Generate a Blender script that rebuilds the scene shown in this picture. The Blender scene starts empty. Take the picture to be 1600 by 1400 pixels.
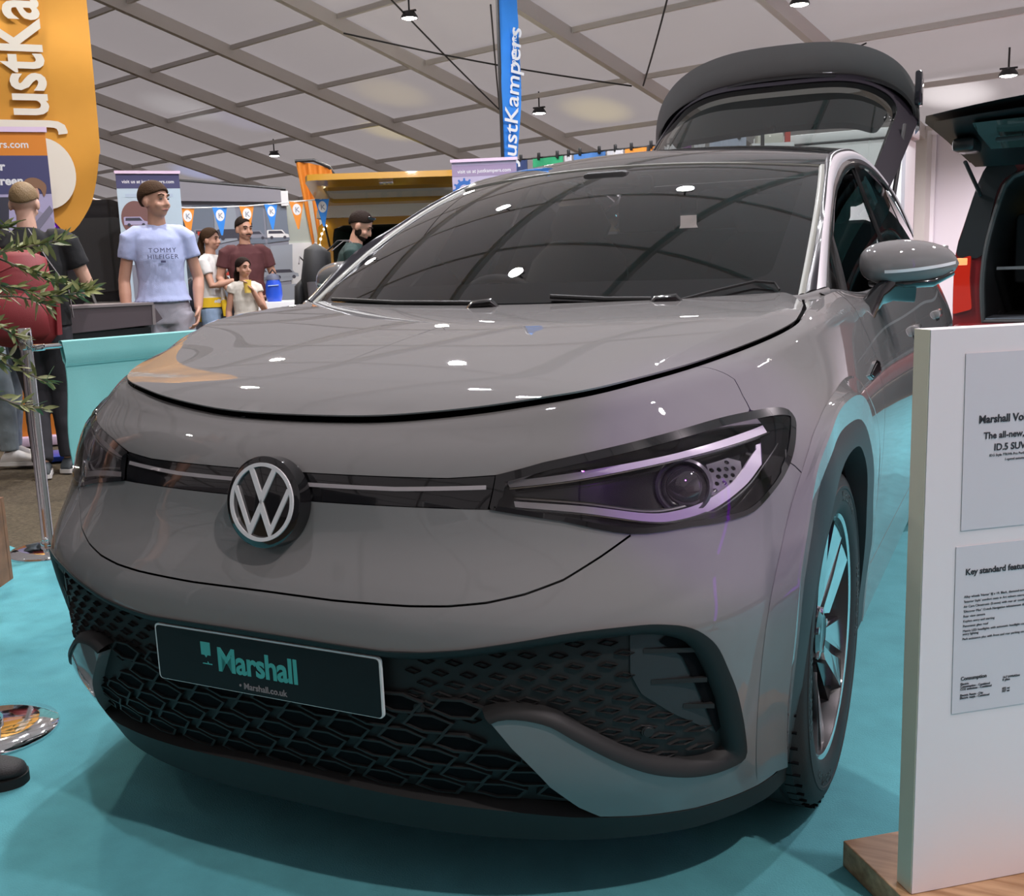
import bpy, bmesh, math, random
import numpy as np
from mathutils import Vector, Matrix
from mathutils.geometry import delaunay_2d_cdt
random.seed(7)
S = bpy.context.scene
COL = S.collection

# ------------------------------------------------------------------ camera
cam = bpy.data.objects.new('camera', bpy.data.cameras.new('camera'))
COL.objects.link(cam)
cam.data.sensor_width = 36.0
cam.data.sensor_fit = 'HORIZONTAL'
cam.data.lens = 1646.41 / 1600 * 36.0
cam.data.clip_end = 200
_r = Vector((0.89824066, 0.43822028, -0.03356642))
_u = Vector((-0.04543126, 0.16854369, 0.98464665))
_f = Vector((-0.43714954, 0.88292469, -0.1713017))
cam.matrix_world = Matrix(((_r.x, _u.x, -_f.x, 1.2536), (_r.y, _u.y, -_f.y, -1.4722), (_r.z, _u.z, -_f.z, 1.1905), (0, 0, 0, 1)))
S.camera = cam

# ------------------------------------------------------------------ light and exposure
S.view_settings.view_transform = 'Standard'
S.view_settings.look = 'None'
S.view_settings.exposure = 0.0
S.view_settings.gamma = 1.0
S.view_settings.use_curve_mapping = False
W = bpy.data.worlds.new('world'); S.world = W
W.use_nodes = True
W.node_tree.nodes['Background'].inputs[0].default_value = (0.84, 0.80, 0.86, 1)   # overcast daylight outside the tent
W.node_tree.nodes['Background'].inputs[1].default_value = 1.32

E1 = Vector((0.283, 0.959, 0)).normalized()      # down the roof slope, towards the side wall
E2 = Vector((-E1.y, E1.x, 0))                    # along the tent
SLOPE = 0.26
LK = 1.15
def roof_z(a): return 3.0 + SLOPE * (15.09 - a) if a > -0.6 else 3.0 + SLOPE * (15.09 + 1.2 + a)
def tent(a, b, z=0.0): return E1 * a + E2 * b + Vector((0, 0, z))

# floodlights hung under the roof: (a, b, drop, watts, colour, power split)
WARM = (1.0, 0.93, 0.82); COOL = (0.95, 0.94, 1.0); PINK = (1.0, 0.86, 0.93); ROSE = (1.0, 0.90, 0.88)
FLOODS = [
    (11.9, 9.55, 0.30, 200, WARM), (11.9, 16.6, 0.30, 200, WARM), (13.5, 20.6, 0.3, 180, WARM),
    (10.28, 4.3, 0.30, 330, COOL), (8.65, 8.9, 0.30, 330, WARM), (8.65, 1.9, 0.3, 330, COOL),
    (5.4, 5.6, 0.35, 420, COOL), (5.4, 9.0, 0.35, 420, WARM), (5.4, -1.8, 0.35, 540, PINK), (5.4, 2.6, 0.35, 300, COOL),
    (2.2, 6.4, 0.35, 400, WARM), (3.0, 3.6, 0.35, 620, COOL), (2.2, -3.4, 0.35, 460, PINK), (2.2, 2.6, 0.35, 200, COOL),
    (-.2, -4.7, 0.35, 900, ROSE), (-.5, .4, 0.35, 260, COOL), (-2.8, 6.4, 0.35, 100, WARM),
    (11.9, -1.2, 0.3, 700, PINK), (12.9, 2.9, 0.3, 480, PINK),
]

# ------------------------------------------------------------------ helpers
def mix3(a, b, t): return tuple(a[i] * (1 - t) + b[i] * t for i in range(3))
MATS = {}
def mat(name, col=(.5, .5, .5), rough=.5, metal=0, coat=0, spec=.5, emit=None, es=1, trans=0, ior=1.45, alpha=1, bump=None, noise=None, sheen=0, coat_rough=.03):
    """one procedural principled material; noise=(scale, amount) mottles the colour, bump=(scale, strength) roughens it"""
    if name in MATS: return MATS[name]
    m = bpy.data.materials.new(name); m.use_nodes = True
    nt = m.node_tree; b = nt.nodes['Principled BSDF']
    b.inputs['Base Color'].default_value = (*col, 1)
    b.inputs['Roughness'].default_value = rough
    b.inputs['Metallic'].default_value = metal
    b.inputs['Coat Weight'].default_value = coat
    b.inputs['Coat Roughness'].default_value = coat_rough
    b.inputs['Specular IOR Level'].default_value = spec
    b.inputs['Transmission Weight'].default_value = trans
    b.inputs['IOR'].default_value = ior
    b.inputs['Alpha'].default_value = alpha
    b.inputs['Sheen Weight'].default_value = sheen
    if emit:
        b.inputs['Emission Color'].default_value = (*emit, 1); b.inputs['Emission Strength'].default_value = es
    if noise or bump:
        tc = nt.nodes.new('ShaderNodeTexCoord')
    if noise:
        n = nt.nodes.new('ShaderNodeTexNoise'); n.inputs['Scale'].default_value = noise[0]; n.inputs['Detail'].default_value = 4
        r = nt.nodes.new('ShaderNodeValToRGB')
        r.color_ramp.elements[0].color = (*[max(0, c * (1 - noise[1])) for c in col], 1)
        r.color_ramp.elements[1].color = (*[min(1, c * (1 + noise[1])) for c in col], 1)
        r.color_ramp.elements[0].position = .3; r.color_ramp.elements[1].position = .7
        nt.links.new(tc.outputs['Object'], n.inputs['Vector']); nt.links.new(n.outputs['Fac'], r.inputs['Fac'])
        nt.links.new(r.outputs['Color'], b.inputs['Base Color'])
    if bump:
        n = nt.nodes.new('ShaderNodeTexNoise'); n.inputs['Scale'].default_value = bump[0]; n.inputs['Detail'].default_value = 5
        bp = nt.nodes.new('ShaderNodeBump'); bp.inputs['Strength'].default_value = bump[1]; bp.inputs['Distance'].default_value = .01
        nt.links.new(tc.outputs['Object'], n.inputs['Vector']); nt.links.new(n.outputs['Fac'], bp.inputs['Height'])
        nt.links.new(bp.outputs['Normal'], b.inputs['Normal'])
    MATS[name] = m
    return m
def glass_mat(name, tint, refl=1.0, ior=1.5, rough=0.0):
    """thin pane: fresnel mirror over a tinted clear body"""
    if name in MATS: return MATS[name]
    m = bpy.data.materials.new(name); m.use_nodes = True; nt = m.node_tree
    for n in list(nt.nodes): nt.nodes.remove(n)
    out = nt.nodes.new('ShaderNodeOutputMaterial'); mx = nt.nodes.new('ShaderNodeMixShader')
    fr = nt.nodes.new('ShaderNodeFresnel'); fr.inputs['IOR'].default_value = ior
    mu = nt.nodes.new('ShaderNodeMath'); mu.operation = 'MULTIPLY'; mu.inputs[1].default_value = refl; mu.use_clamp = True
    t = nt.nodes.new('ShaderNodeBsdfTransparent'); t.inputs[0].default_value = (*tint, 1)
    g = nt.nodes.new('ShaderNodeBsdfGlossy'); g.inputs['Roughness'].default_value = rough; g.inputs[0].default_value = (1, 1, 1, 1)
    nt.links.new(fr.outputs[0], mu.inputs[0]); nt.links.new(mu.outputs[0], mx.inputs[0])
    nt.links.new(t.outputs[0], mx.inputs[1]); nt.links.new(g.outputs[0], mx.inputs[2]); nt.links.new(mx.outputs[0], out.inputs[0])
    MATS[name] = m
    return m

def link_mesh(name, verts, faces, material, parent=None, smooth=True, normals=None, angle=None):
    me = bpy.data.meshes.new(name)
    me.from_pydata([tuple(v) for v in verts], [], [tuple(f) for f in faces])
    me.update()
    if material: me.materials.append(material)
    if smooth:
        me.shade_smooth()
        if angle is not None:
            me.set_sharp_from_angle(angle=math.radians(angle))
    if normals is not None:
        me.normals_split_custom_set_from_vertices([tuple(n) for n in normals])
    o = bpy.data.objects.new(name, me); COL.objects.link(o)
    if parent is not None:
        o.parent = parent
        o.matrix_parent_inverse = parent.matrix_world.inverted()
    return o
def thing(name, label, cat, loc=(0, 0, 0), rz=0.0, group=None):
    o = bpy.data.objects.new(name, None); COL.objects.link(o)
    o.empty_display_size = .2
    o.location = loc; o.rotation_euler = (0, 0, rz)
    o.matrix_world = Matrix.Translation(loc) @ Matrix.Rotation(rz, 4, 'Z')
    o['label'] = label; o['category'] = cat
    if group: o['group'] = group
    return o
def tag(o, label, cat, group=None, kind=None):
    if label: o['label'] = label
    if cat: o['category'] = cat
    if group: o['group'] = group
    if kind: o['kind'] = kind
    return o
def struct(o): o['kind'] = 'structure'; return o

class MB:
    """collects shapes, then builds ONE mesh object"""
    def __init__(s, M=None): s.v = []; s.f = []; s.M = M or Matrix.Identity(4)
    def add(s, vs, fs):
        k = len(s.v); s.v += [s.M @ Vector(v) for v in vs]; s.f += [tuple(i + k for i in f) for f in fs]; return s
    def box(s, c, d, rot=None, bev=0.0):
        x, y, z = [k / 2 for k in d]; R = rot or Matrix.Identity(3); c = Vector(c)
        if bev <= 0:
            p = [(-x, -y, -z), (x, -y, -z), (x, y, -z), (-x, y, -z), (-x, -y, z), (x, -y, z), (x, y, z), (-x, y, z)]
            return s.add([c + R @ Vector(q) for q in p], [(3, 2, 1, 0), (4, 5, 6, 7), (0, 1, 5, 4), (1, 2, 6, 5), (2, 3, 7, 6), (3, 0, 4, 7)])
        bm = bmesh.new(); bmesh.ops.create_cube(bm, size=1)
        for v in bm.verts: v.co = Vector((v.co.x * d[0], v.co.y * d[1], v.co.z * d[2]))
        bmesh.ops.bevel(bm, geom=bm.edges[:], offset=bev, segments=2, profile=.5, affect='EDGES')
        bm.verts.index_update()
        s.add([c + R @ v.co for v in bm.verts], [[v.index for v in f.verts] for f in bm.faces]); bm.free(); return s
    def tube(s, pts, rad, n=10, cap=True, flat=None, closed=False):
        """pts polyline, rad scalar or list (or (rx, ry) pairs); flat = up hint"""
        pts = [Vector(p) for p in pts]; m = len(pts)
        rad = rad if isinstance(rad, (list, tuple)) else [rad] * m
        up = Vector(flat) if flat else None
        prev = None; rings = []
        for i, p in enumerate(pts):
            a = pts[(i - 1) % m] if (closed or i) else p; b = pts[(i + 1) % m] if (closed or i < m - 1) else p
            t = (b - a); t = t.normalized() if t.length > 1e-9 else Vector((0, 0, 1))
            if prev is None:
                h = up or (Vector((0, 0, 1)) if abs(t.z) < .9 else Vector((1, 0, 0)))
                n1 = (h - t * h.dot(t)).normalized()
            else:
                h = up or prev
                n1 = h - t * h.dot(t)
                n1 = n1.normalized() if n1.length > 1e-6 else prev
            prev = n1; n2 = t.cross(n1)
            r = rad[i]; ra, rb = (r if isinstance(r, (tuple, list)) else (r, r))
            rings.append([p + n1 * (ra * math.cos(k * 2 * math.pi / n)) + n2 * (rb * math.sin(k * 2 * math.pi / n)) for k in range(n)])
        vs = [v for r in rings for v in r]; fs = []
        for i in range(m if closed else m - 1):
            j = (i + 1) % m
            for k in range(n):
                fs.append((i * n + k, i * n + (k + 1) % n, j * n + (k + 1) % n, j * n + k))
        if cap and not closed:
            fs.append(tuple(range(n - 1, -1, -1))); fs.append(tuple((m - 1) * n + k for k in range(n)))
        return s.add(vs, fs)
    def lathe(s, prof, n=32, axis='z', c=(0, 0, 0), close=False):
        c = Vector(c); vs = []; fs = []; m = len(prof)
        for k in range(n):
            a = 2 * math.pi * k / n; ca, sa = math.cos(a), math.sin(a)
            for r, h in prof:
                vs.append(c + (Vector((r * ca, r * sa, h)) if axis == 'z' else Vector((h, r * ca, r * sa)) if axis == 'x' else Vector((r * ca, h, r * sa))))
        for k in range(n):
            j = (k + 1) % n
            for i in range(m - 1 if not close else m):
                i2 = (i + 1) % m
                fs.append((k * m + i, j * m + i, j * m + i2, k * m + i2))
        return s.add(vs, fs)
    def ball(s, c, r, n=12, m=8):
        r = r if isinstance(r, (tuple, list)) else (r, r, r); c = Vector(c); vs = []; fs = []
        for i in range(m + 1):
            th = math.pi * i / m
            for k in range(n):
                a = 2 * math.pi * k / n
                vs.append(c + Vector((r[0] * math.sin(th) * math.cos(a), r[1] * math.sin(th) * math.sin(a), r[2] * math.cos(th))))
        for i in range(m):
            for k in range(n):
                fs.append((i * n + k, (i + 1) * n + k, (i + 1) * n + (k + 1) % n, i * n + (k + 1) % n))
        return s.add(vs, fs)
    def prism(s, poly, lo, hi, fn=None):
        """poly in 2-D, extruded from lo to hi; fn(x, y, h) -> point"""
        fn = fn or (lambda x, y, h: (x, y, h)); n = len(poly)
        vs = [fn(x, y, lo) for x, y in poly] + [fn(x, y, hi) for x, y in poly]
        tri = [t for t in tess(poly)]
        fs = [tuple(reversed(t)) for t in tri] + [tuple(i + n for i in t) for t in tri] + [(i, (i + 1) % n, (i + 1) % n + n, i + n) for i in range(n)]
        return s.add(vs, fs)
    def grid(s, fn, us, vs_, flip=False):
        n = len(vs_); P = [fn(u, v) for u in us for v in vs_]; fs = []
        for i in range(len(us) - 1):
            for j in range(n - 1):
                f = (i * n + j, (i + 1) * n + j, (i + 1) * n + j + 1, i * n + j + 1); fs.append(f[::-1] if flip else f)
        return s.add(P, fs)
    def build(s, name, material, parent=None, smooth=True, angle=40):
        return link_mesh(name, s.v, s.f, material, parent, smooth, None, angle)
def tess(poly):
    r = delaunay_2d_cdt([Vector(p) for p in poly], [], [list(range(len(poly)))], 1, 1e-7)
    m = {}
    for i, o in enumerate(r[3]):
        m[i] = o[0] if o else i
    return [tuple(m[i] for i in f) for f in r[2]]
def rounded(pts, r=.1, n=5):
    """round the corners of a closed 2-D polygon"""
    out = []; k = len(pts)
    for i in range(k):
        p = Vector(pts[i]); a = Vector(pts[i - 1]); b = Vector(pts[(i + 1) % k])
        da = (a - p); db = (b - p); q = min(r, da.length * .45, db.length * .45)
        A = p + da.normalized() * q; B = p + db.normalized() * q
        for j in range(n + 1):
            t = j / n; out.append(tuple(A * (1 - t) ** 2 + p * 2 * t * (1 - t) + B * t * t))
    return out
def smooth_poly(pts, n=6, closed=True):
    """Catmull-Rom through 2-D or 3-D points"""
    k = len(pts); P = [Vector(p) for p in pts]; out = []
    for i in range(k if closed else k - 1):
        p0 = P[(i - 1) % k] if (closed or i) else P[i]; p1 = P[i]; p2 = P[(i + 1) % k]; p3 = P[(i + 2) % k] if (closed or i + 2 < k) else p2
        for j in range(n):
            t = j / n
            out.append(tuple(.5 * ((2 * p1) + (p2 - p0) * t + (2 * p0 - 5 * p1 + 4 * p2 - p3) * t * t + (3 * p1 - p0 - 3 * p2 + p3) * t ** 3)))
    if not closed: out.append(tuple(P[-1]))
    return out
def dens(pts, d, closed=True):
    out = []; k = len(pts)
    for i in range(k if closed else k - 1):
        a = np.array(pts[i], float); b = np.array(pts[(i + 1) % k], float); n = max(1, int(math.ceil(np.linalg.norm(b - a) / d)))
        out += [tuple(a + (b - a) * j / n) for j in range(n)]
    if not closed: out.append(tuple(pts[-1]))
    return out
def inside(poly, x, y):
    px = np.array([p[0] for p in poly]); py = np.array([p[1] for p in poly]); qx = np.roll(px, -1); qy = np.roll(py, -1)
    x = np.asarray(x)[:, None]; y = np.asarray(y)[:, None]
    c = ((py > y) != (qy > y)) & (x < (qx - px) * (y - py) / (qy - py + 1e-15) + px)
    return c.sum(1) % 2 == 1
def text_mesh(name, txt, size, M, material, parent=None, bold=0.0, ext=.001, align='LEFT', sx=1.0, fn=None, spacing=1.0):
    cu = bpy.data.curves.new(name, 'FONT'); cu.body = txt; cu.size = size; cu.extrude = ext; cu.offset = bold; cu.align_x = align; cu.space_character = spacing
    cu.resolution_u = 3
    to = bpy.data.objects.new(name, cu); COL.objects.link(to)
    dg = bpy.context.evaluated_depsgraph_get(); me = bpy.data.meshes.new_from_object(to.evaluated_get(dg))
    bpy.data.objects.remove(to); bpy.data.curves.remove(cu)
    vs = [Vector((v.co.x * sx, v.co.y, v.co.z)) for v in me.vertices]
    vs = [Vector(fn(*v)) for v in vs] if fn else [M @ v for v in vs]
    fs = [tuple(p.vertices) for p in me.polygons]; bpy.data.meshes.remove(me)
    return link_mesh(name, vs, fs, material, parent, smooth=False)
def frame(o, right, up):
    """matrix with x along right, y along up"""
    x = Vector(right).normalized(); y = Vector(up); y = (y - x * y.dot(x)).normalized(); z = x.cross(y)
    return Matrix(((x.x, y.x, z.x, o[0]), (x.y, y.y, z.y, o[1]), (x.z, y.z, z.z, o[2]), (0, 0, 0, 1)))
class Spl:
    "natural cubic spline through (x, y...) rows"
    def __init__(s, rows):
        a=np.array(rows,float); s.x=a[:,0]; s.y=a[:,1:]; n=len(s.x); h=np.diff(s.x)
        M=np.zeros((n,n)); r=np.zeros((n,s.y.shape[1])); M[0,0]=M[-1,-1]=1
        for i in range(1,n-1):
            M[i,i-1]=h[i-1]; M[i,i]=2*(h[i-1]+h[i]); M[i,i+1]=h[i]
            r[i]=6*((s.y[i+1]-s.y[i])/h[i]-(s.y[i]-s.y[i-1])/h[i-1])
        s.m=np.linalg.solve(M,r)
    def __call__(s,t):
        t=np.clip(np.asarray(t,float),s.x[0],s.x[-1]); i=np.clip(np.searchsorted(s.x,t)-1,0,len(s.x)-2)
        h=s.x[i+1]-s.x[i]; a=((s.x[i+1]-t)/h)[...,None]; b=((t-s.x[i])/h)[...,None]; h=h[...,None]
        o=a*s.y[i]+b*s.y[i+1]+((a**3-a)*s.m[i]+(b**3-b)*s.m[i+1])*h*h/6
        return o if o.shape[-1]>1 else o[...,0]
HALF=Spl([(.12,.862),(.22,.878),(.32,.889),(.45,.905),(.6,.921),(.72,.926),(.82,.922),(.92,.905),(1.1,.86)])
NOSE=Spl([(.12,.075),(.22,.03),(.3,.0),(.4,-.018),(.5,-.022),(.56,-.02),(.6,-.012),(.65,.012),(.71,.042),(.776,.056),(.83,.066),(.86,.075),(.885,.092),(.92,.12),(1.1,.16)])
CREASE=Spl([(0,0,.113,.888),(.1,.16,.12,.889),(.2,.285,.137,.894),(.3,.4,.165,.903),(.4,.51,.203,.915),(.5,.605,.255,.928),(.6,.675,.335,.942),(.7,.722,.422,.955),(.8,.761,.50,.969),(1,.805,.63,.993),(1.2,.837,.75,1.025),(1.35,.847,.89,1.043),(1.55,.855,1.12,1.05),(1.75,.862,1.33,1.051),(2.2,.867,1.85,1.047),(3,.866,2.7,1.047),(3.6,.851,3.3,1.06),(4.1,.83,3.8,1.08),(4.6,.79,4.25,1.1)])
TOP=Spl([(0,0,.15,.907),(.1,.15,.155,.909),(.2,.27,.17,.917),(.3,.38,.193,.929),(.4,.475,.222,.943),(.5,.56,.262,.957),(.6,.619,.332,.970),(.7,.664,.413,.981),(.85,.716,.54,.9975),(1,.763,.655,1.0165),(1.15,.796,.735,1.034),(1.3,.811,.82,1.050),(1.45,.806,.95,1.069),(1.58,.797,1.15,1.086),(1.72,.803,1.35,1.095),(1.87,.82,1.53,1.082),(2.3,.828,2.0,1.08),(2.9,.825,2.6,1.1),(3.5,.805,3.2,1.14),(4,.775,3.7,1.19),(4.5,.74,4.15,1.24)])
CORNER=Spl([(.12,.80),(.2,.76),(.3,.66),(.45,.66),(.6,.69),(.72,.79),(.85,.93),(1.1,.95)])
def plan(s,z):
    s=np.asarray(s,float); z=np.asarray(z,float); th=np.clip(s,0,1)*math.pi/2
    x=HALF(z)*np.sin(th)**CORNER(z); y=NOSE(z)+.55*(1-np.cos(th))+np.maximum(s-1,0)
    x=x*(1-.035*(np.clip(y-3.2,0,2)/1.3)**2)
    d=np.clip((y-1.45)/.7,0,1); d=d*d*(3-2*d); e=np.clip((3.1-y)/.7,0,1); d=d*e*e*(3-2*e)
    x=x-.007*d*np.exp(-((z-.52)/.12)**2)
    return np.stack([x,y,z+0*s],-1)
def body(s,w):
    "point of the car's lower shell (left half); s runs from the nose round the corner and back, w is height up to the crease, then across to the top edge"
    s,w=np.broadcast_arrays(np.asarray(s,float),np.asarray(w,float))
    K=CREASE(s); T=TOP(s); zk=K[...,2]
    q=np.clip((w-.79)/(zk-.79),0,1)[...,None]**1.7
    lo=plan(s,np.minimum(w,zk)); lo=lo+q*(K-plan(s,zk))
    f=np.clip((w-zk)/.1,0,1.3)[...,None]
    hi=K+(T-K)*f; 
    b=(f*(1-np.minimum(f,1)))[...,0]*.02
    hi[...,2]+=b
    return np.where((w<=zk)[...,None],lo,hi)
def s_at(y,z): return 1+y-float(NOSE(z))-.55
# ------------------------------------------------------------------ materials
PAINT = mat('grey_paint', (.198, .195, .193), .55, coat=1.0, coat_rough=.015, spec=.0)
GLOSSBLK = mat('gloss_black', (.006, .006, .007), .12, coat=1.0, coat_rough=.02)
SATBLK = mat('satin_black_plastic', (.020, .020, .020), .55, spec=.35, bump=(900, .05))
DARKPL = mat('dark_grey_plastic', (.030, .031, .033), .5, bump=(700, .08))
VOID = mat('dark_void', (.004, .004, .005), .8, spec=.1)
RUBBER = mat('tyre_rubber', (.016, .016, .017), .62, bump=(300, .1))
CHROME = mat('chrome', (.82, .82, .83), .06, metal=1)
BRUSHED = mat('silver_trim', (.62, .62, .61), .25, metal=1)
MACHINED = mat('machined_alloy', (.72, .73, .74), .16, metal=1, coat=.6)
WHITEPL = mat('white_plastic', (.78, .77, .76), .35)
DRL = mat('light_guide', (.88, .86, .88), .18, coat=1.0, spec=.7)
EMBLEM = mat('emblem_white', (.74, .72, .73), .25, coat=.5)
WINDSCREEN = glass_mat('windscreen_glass', (.86, .85, .86), 1.35, 1.5)
SIDEGLASS = glass_mat('side_glass', (.93, .95, .94), 1.1, 1.52)
DARKGLASS = glass_mat('privacy_glass', (.10, .11, .11), 1.6, 1.55)
LENS = glass_mat('clear_lens', (.95, .95, .96), .85, 1.5)
SEAT = mat('seat_fabric', (.035, .033, .036), .8, bump=(400, .2))
DASH = mat('dashboard', (.028, .030, .029), .6, bump=(300, .1))
TEAL_PRINT = mat('teal_print', (.07, .42, .38), .5)
LAMPBLK = mat('lamp_housing_black', (.012, .011, .013), .22, coat=.6)
LAMPGREY = mat('lamp_bezel_grey', (.32, .31, .33), .22, metal=.7)
LAMPLENS = mat('projector_glass', (.03, .025, .032), .03, coat=1.0, spec=.9)
PLATEBLK = mat('plate_black', (.008, .008, .009), .45, spec=.3)
PLATEPINK = mat('plate_small_print', (.30, .24, .24), .5)
FRIT = mat('black_frit', (.010, .010, .011), .35)
MOULD = mat('grey_moulding', (.24, .25, .22), .45, coat=.2)
SILVERTRIM = mat('silver_roof_trim', (.56, .54, .56), .48, metal=.15, coat=.15)
BRUSHEDDK = mat('dark_window_trim', (.03, .03, .031), .25, coat=.8)
ROOFBLK = mat('black_roof_glass', (.014, .013, .015), .08, coat=1.0)
GATETRIM = mat('tailgate_black', (.009, .007, .011), .6, spec=.2)
GATEINNER = mat('tailgate_lining', (.035, .036, .040), .6)
DARKGLASS2 = glass_mat('tailgate_glass', (.30, .33, .31), 1.0, 1.5)
DARKGLASS_SOLID = mat('tail_lamp_dark', (.01, .012, .016), .1, coat=1.0)
SIDEWALL = mat('sidewall_letters', (.035, .033, .031), .5)
BRAKE = mat('brake_grey', (.05, .05, .052), .4, metal=.6)
PILLARBLK = mat('black_pillar', (.013, .011, .016), .28, coat=.35)
BARREL = mat('rim_barrel_black', (.02, .02, .021), .35, coat=.5)
STRIP = mat('unlit_light_strip', (.34, .31, .32), .25, coat=.6)
# ------------------------------------------------------------------ the tent
CARPET_BROWN = mat('brown_carpet', (.088, .068, .041), .95, noise=(60, .35), bump=(180, .4))
CARPET_TEAL = mat('teal_carpet', (.100, .365, .410), .95, noise=(9, .10), bump=(260, .35))
TENT = bpy.data.materials.new('tent_fabric'); TENT.use_nodes = True
def _tent():
    nt = TENT.node_tree
    for n in list(nt.nodes): nt.nodes.remove(n)
    out = nt.nodes.new('ShaderNodeOutputMaterial'); mx = nt.nodes.new('ShaderNodeMixShader'); mx.inputs[0].default_value = .50
    d = nt.nodes.new('ShaderNodeBsdfPrincipled'); d.inputs['Roughness'].default_value = .38; d.inputs['Base Color'].default_value = (.60, .575, .56, 1); d.inputs['Specular IOR Level'].default_value = .45
    t = nt.nodes.new('ShaderNodeBsdfTranslucent'); t.inputs[0].default_value = (.47, .445, .43, 1)
    tc = nt.nodes.new('ShaderNodeTexCoord'); nz = nt.nodes.new('ShaderNodeTexNoise'); nz.inputs['Scale'].default_value = .55; nz.inputs['Detail'].default_value = 3
    bp = nt.nodes.new('ShaderNodeBump'); bp.inputs['Strength'].default_value = .25; bp.inputs['Distance'].default_value = .3
    nt.links.new(tc.outputs['Object'], nz.inputs['Vector']); nt.links.new(nz.outputs['Fac'], bp.inputs['Height']); nt.links.new(bp.outputs['Normal'], d.inputs['Normal'])
    nt.links.new(d.outputs[0], mx.inputs[1]); nt.links.new(t.outputs[0], mx.inputs[2]); nt.links.new(mx.outputs[0], out.inputs[0])
_tent()
BEAM = mat('beam_aluminium', (.60, .57, .54), .5, metal=.1)
WALLM = mat('white_wall_panel', (.74, .70, .74), .55)
RIB = mat('wall_rib', (.80, .77, .80), .45)
def slab(name, a0, a1, b0, b1, z0, z1, m, parent=None):
    q = MB(); p = [tent(a, b) for a, b in ((a0, b0), (a1, b0), (a1, b1), (a0, b1))]
    q.add([(v.x, v.y, z0) for v in p] + [(v.x, v.y, z1) for v in p], [(3, 2, 1, 0), (4, 5, 6, 7), (0, 1, 5, 4), (1, 2, 6, 5), (2, 3, 7, 6), (3, 0, 4, 7)]); return q.build(name, m, parent, smooth=False)
struct(slab('floor', -16.2, 15.3, -9, 33, -.10, -.010, CARPET_BROWN))
# the stand's carpet: a sheet with its corner by the barrier post
cpts = [(-2.75, 1.66), (-2.75 + .283 * 7.2, 1.66 + .959 * 7.2), (6.6, 6.4), (4.6, -1.35), (-3.3, -1.35), (-4.2, 2.09)]
cq = MB(); cq.prism(cpts, -.0098, 0); tag(cq.build('carpet', CARPET_TEAL, smooth=False), 'teal carpet laid under the grey car and the white sign', 'carpet')
# roof
A_LO, A_RIDGE, A_FAR = 15.09, -.6, -16.2
def roofsheet(a, b):
    return tent(a, b, roof_z(a) + .02)
q = MB(); q.grid(roofsheet, list(np.linspace(A_FAR, A_RIDGE, 14)) + list(np.linspace(A_RIDGE + .001, A_LO, 14)), np.linspace(-9, 33, 40)); struct(q.build('ceiling', TENT))
RAFT = [-3.6, -.9, 1.9, 4.76, 7.6, 10.4, 13.0, 15.4, 17.8, 20.1, 22.3, 24.5, 26.9]
PURL = [15.0, 13.5, 11.9, 10.28, 8.65, 7.0, 5.4, 3.8, 2.2, .6, -.6, -2.0, -3.6, -5.2, -6.9, -8.6, -10.3, -12, -13.7, -15.4]
nt_ = 0
def beam(p0, p1, w, h, m, name, up=Vector((0, 0, 1))):
    d = (p1 - p0).normalized(); s_ = d.cross(up).normalized(); u = s_.cross(d); vs = []
    for p in (p0, p1):
        for i, j in ((-1, -1), (1, -1), (1, 1), (-1, 1)): vs.append(p + s_ * (w / 2 * i) + u * (h / 2 * j))
    q = MB(); q.add(vs, [(0, 1, 2, 3), (7, 6, 5, 4), (0, 4, 5, 1), (1, 5, 6, 2), (2, 6, 7, 3), (3, 7, 4, 0)]); return struct(q.build(name, m, smooth=False))
for b in RAFT:
    for a0, a1 in ((A_RIDGE, A_LO), (A_FAR + .1, A_RIDGE)):
        nt_ += 1; beam(tent(a0, b, roof_z(a0) - .12), tent(a1, b, roof_z(a1) - .12), .10, .19, BEAM, 'trim_%d' % nt_)
    nt_ += 1; beam(tent(A_LO, b, -.01), tent(A_LO, b, 3.0), .16, .2, BEAM, 'trim_%d' % nt_, up=E1)
for i, a in enumerate(PURL):
    for b0, b1 in zip([-9] + RAFT, RAFT + [33]):
        if a < -4 and (b1 < -1 or b0 > 12): continue
        nt_ += 1; beam(tent(a, b0 + .07, roof_z(a) - .06), tent(a, b1 - .07, roof_z(a) - .06), .055, .07, BEAM, 'trim_%d' % nt_)
# walls
w = MB(); w.grid(lambda b, z: tent(15.25, b, z), (-9, 33), (-.05, 3.05)); struct(w.build('wall_side', WALLM, smooth=False))
for i, b in enumerate(np.arange(-8.6, 13, 1.02)):
    nt_ += 1; beam(tent(15.20, b, 0), tent(15.20, b, 2.98), .07, .035, RIB, 'trim_%d' % nt_, up=E1)
nt_ += 1; beam(tent(15.18, -9, 2.93), tent(15.18, 33, 2.93), .05, .10, RIB, 'trim_%d' % nt_)
w = MB(); w.grid(lambda a, t: tent(a, 33, t * (roof_z(a) + .03)), np.linspace(-16.2, 15.3, 21), (0, 1)); struct(w.build('wall_far_end', WALLM, smooth=False))
w = MB(); w.grid(lambda a, t: tent(a, -9, t * (roof_z(a) + .03)), np.linspace(-16.2, 15.3, 21), (0, 1)); struct(w.build('wall_near_end', WALLM, smooth=False))
w = MB(); w.grid(lambda b, z: tent(-16.25, b, z), (-9, 33), (-.05, 3.05)); struct(w.build('wall_back', WALLM, smooth=False))
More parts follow.
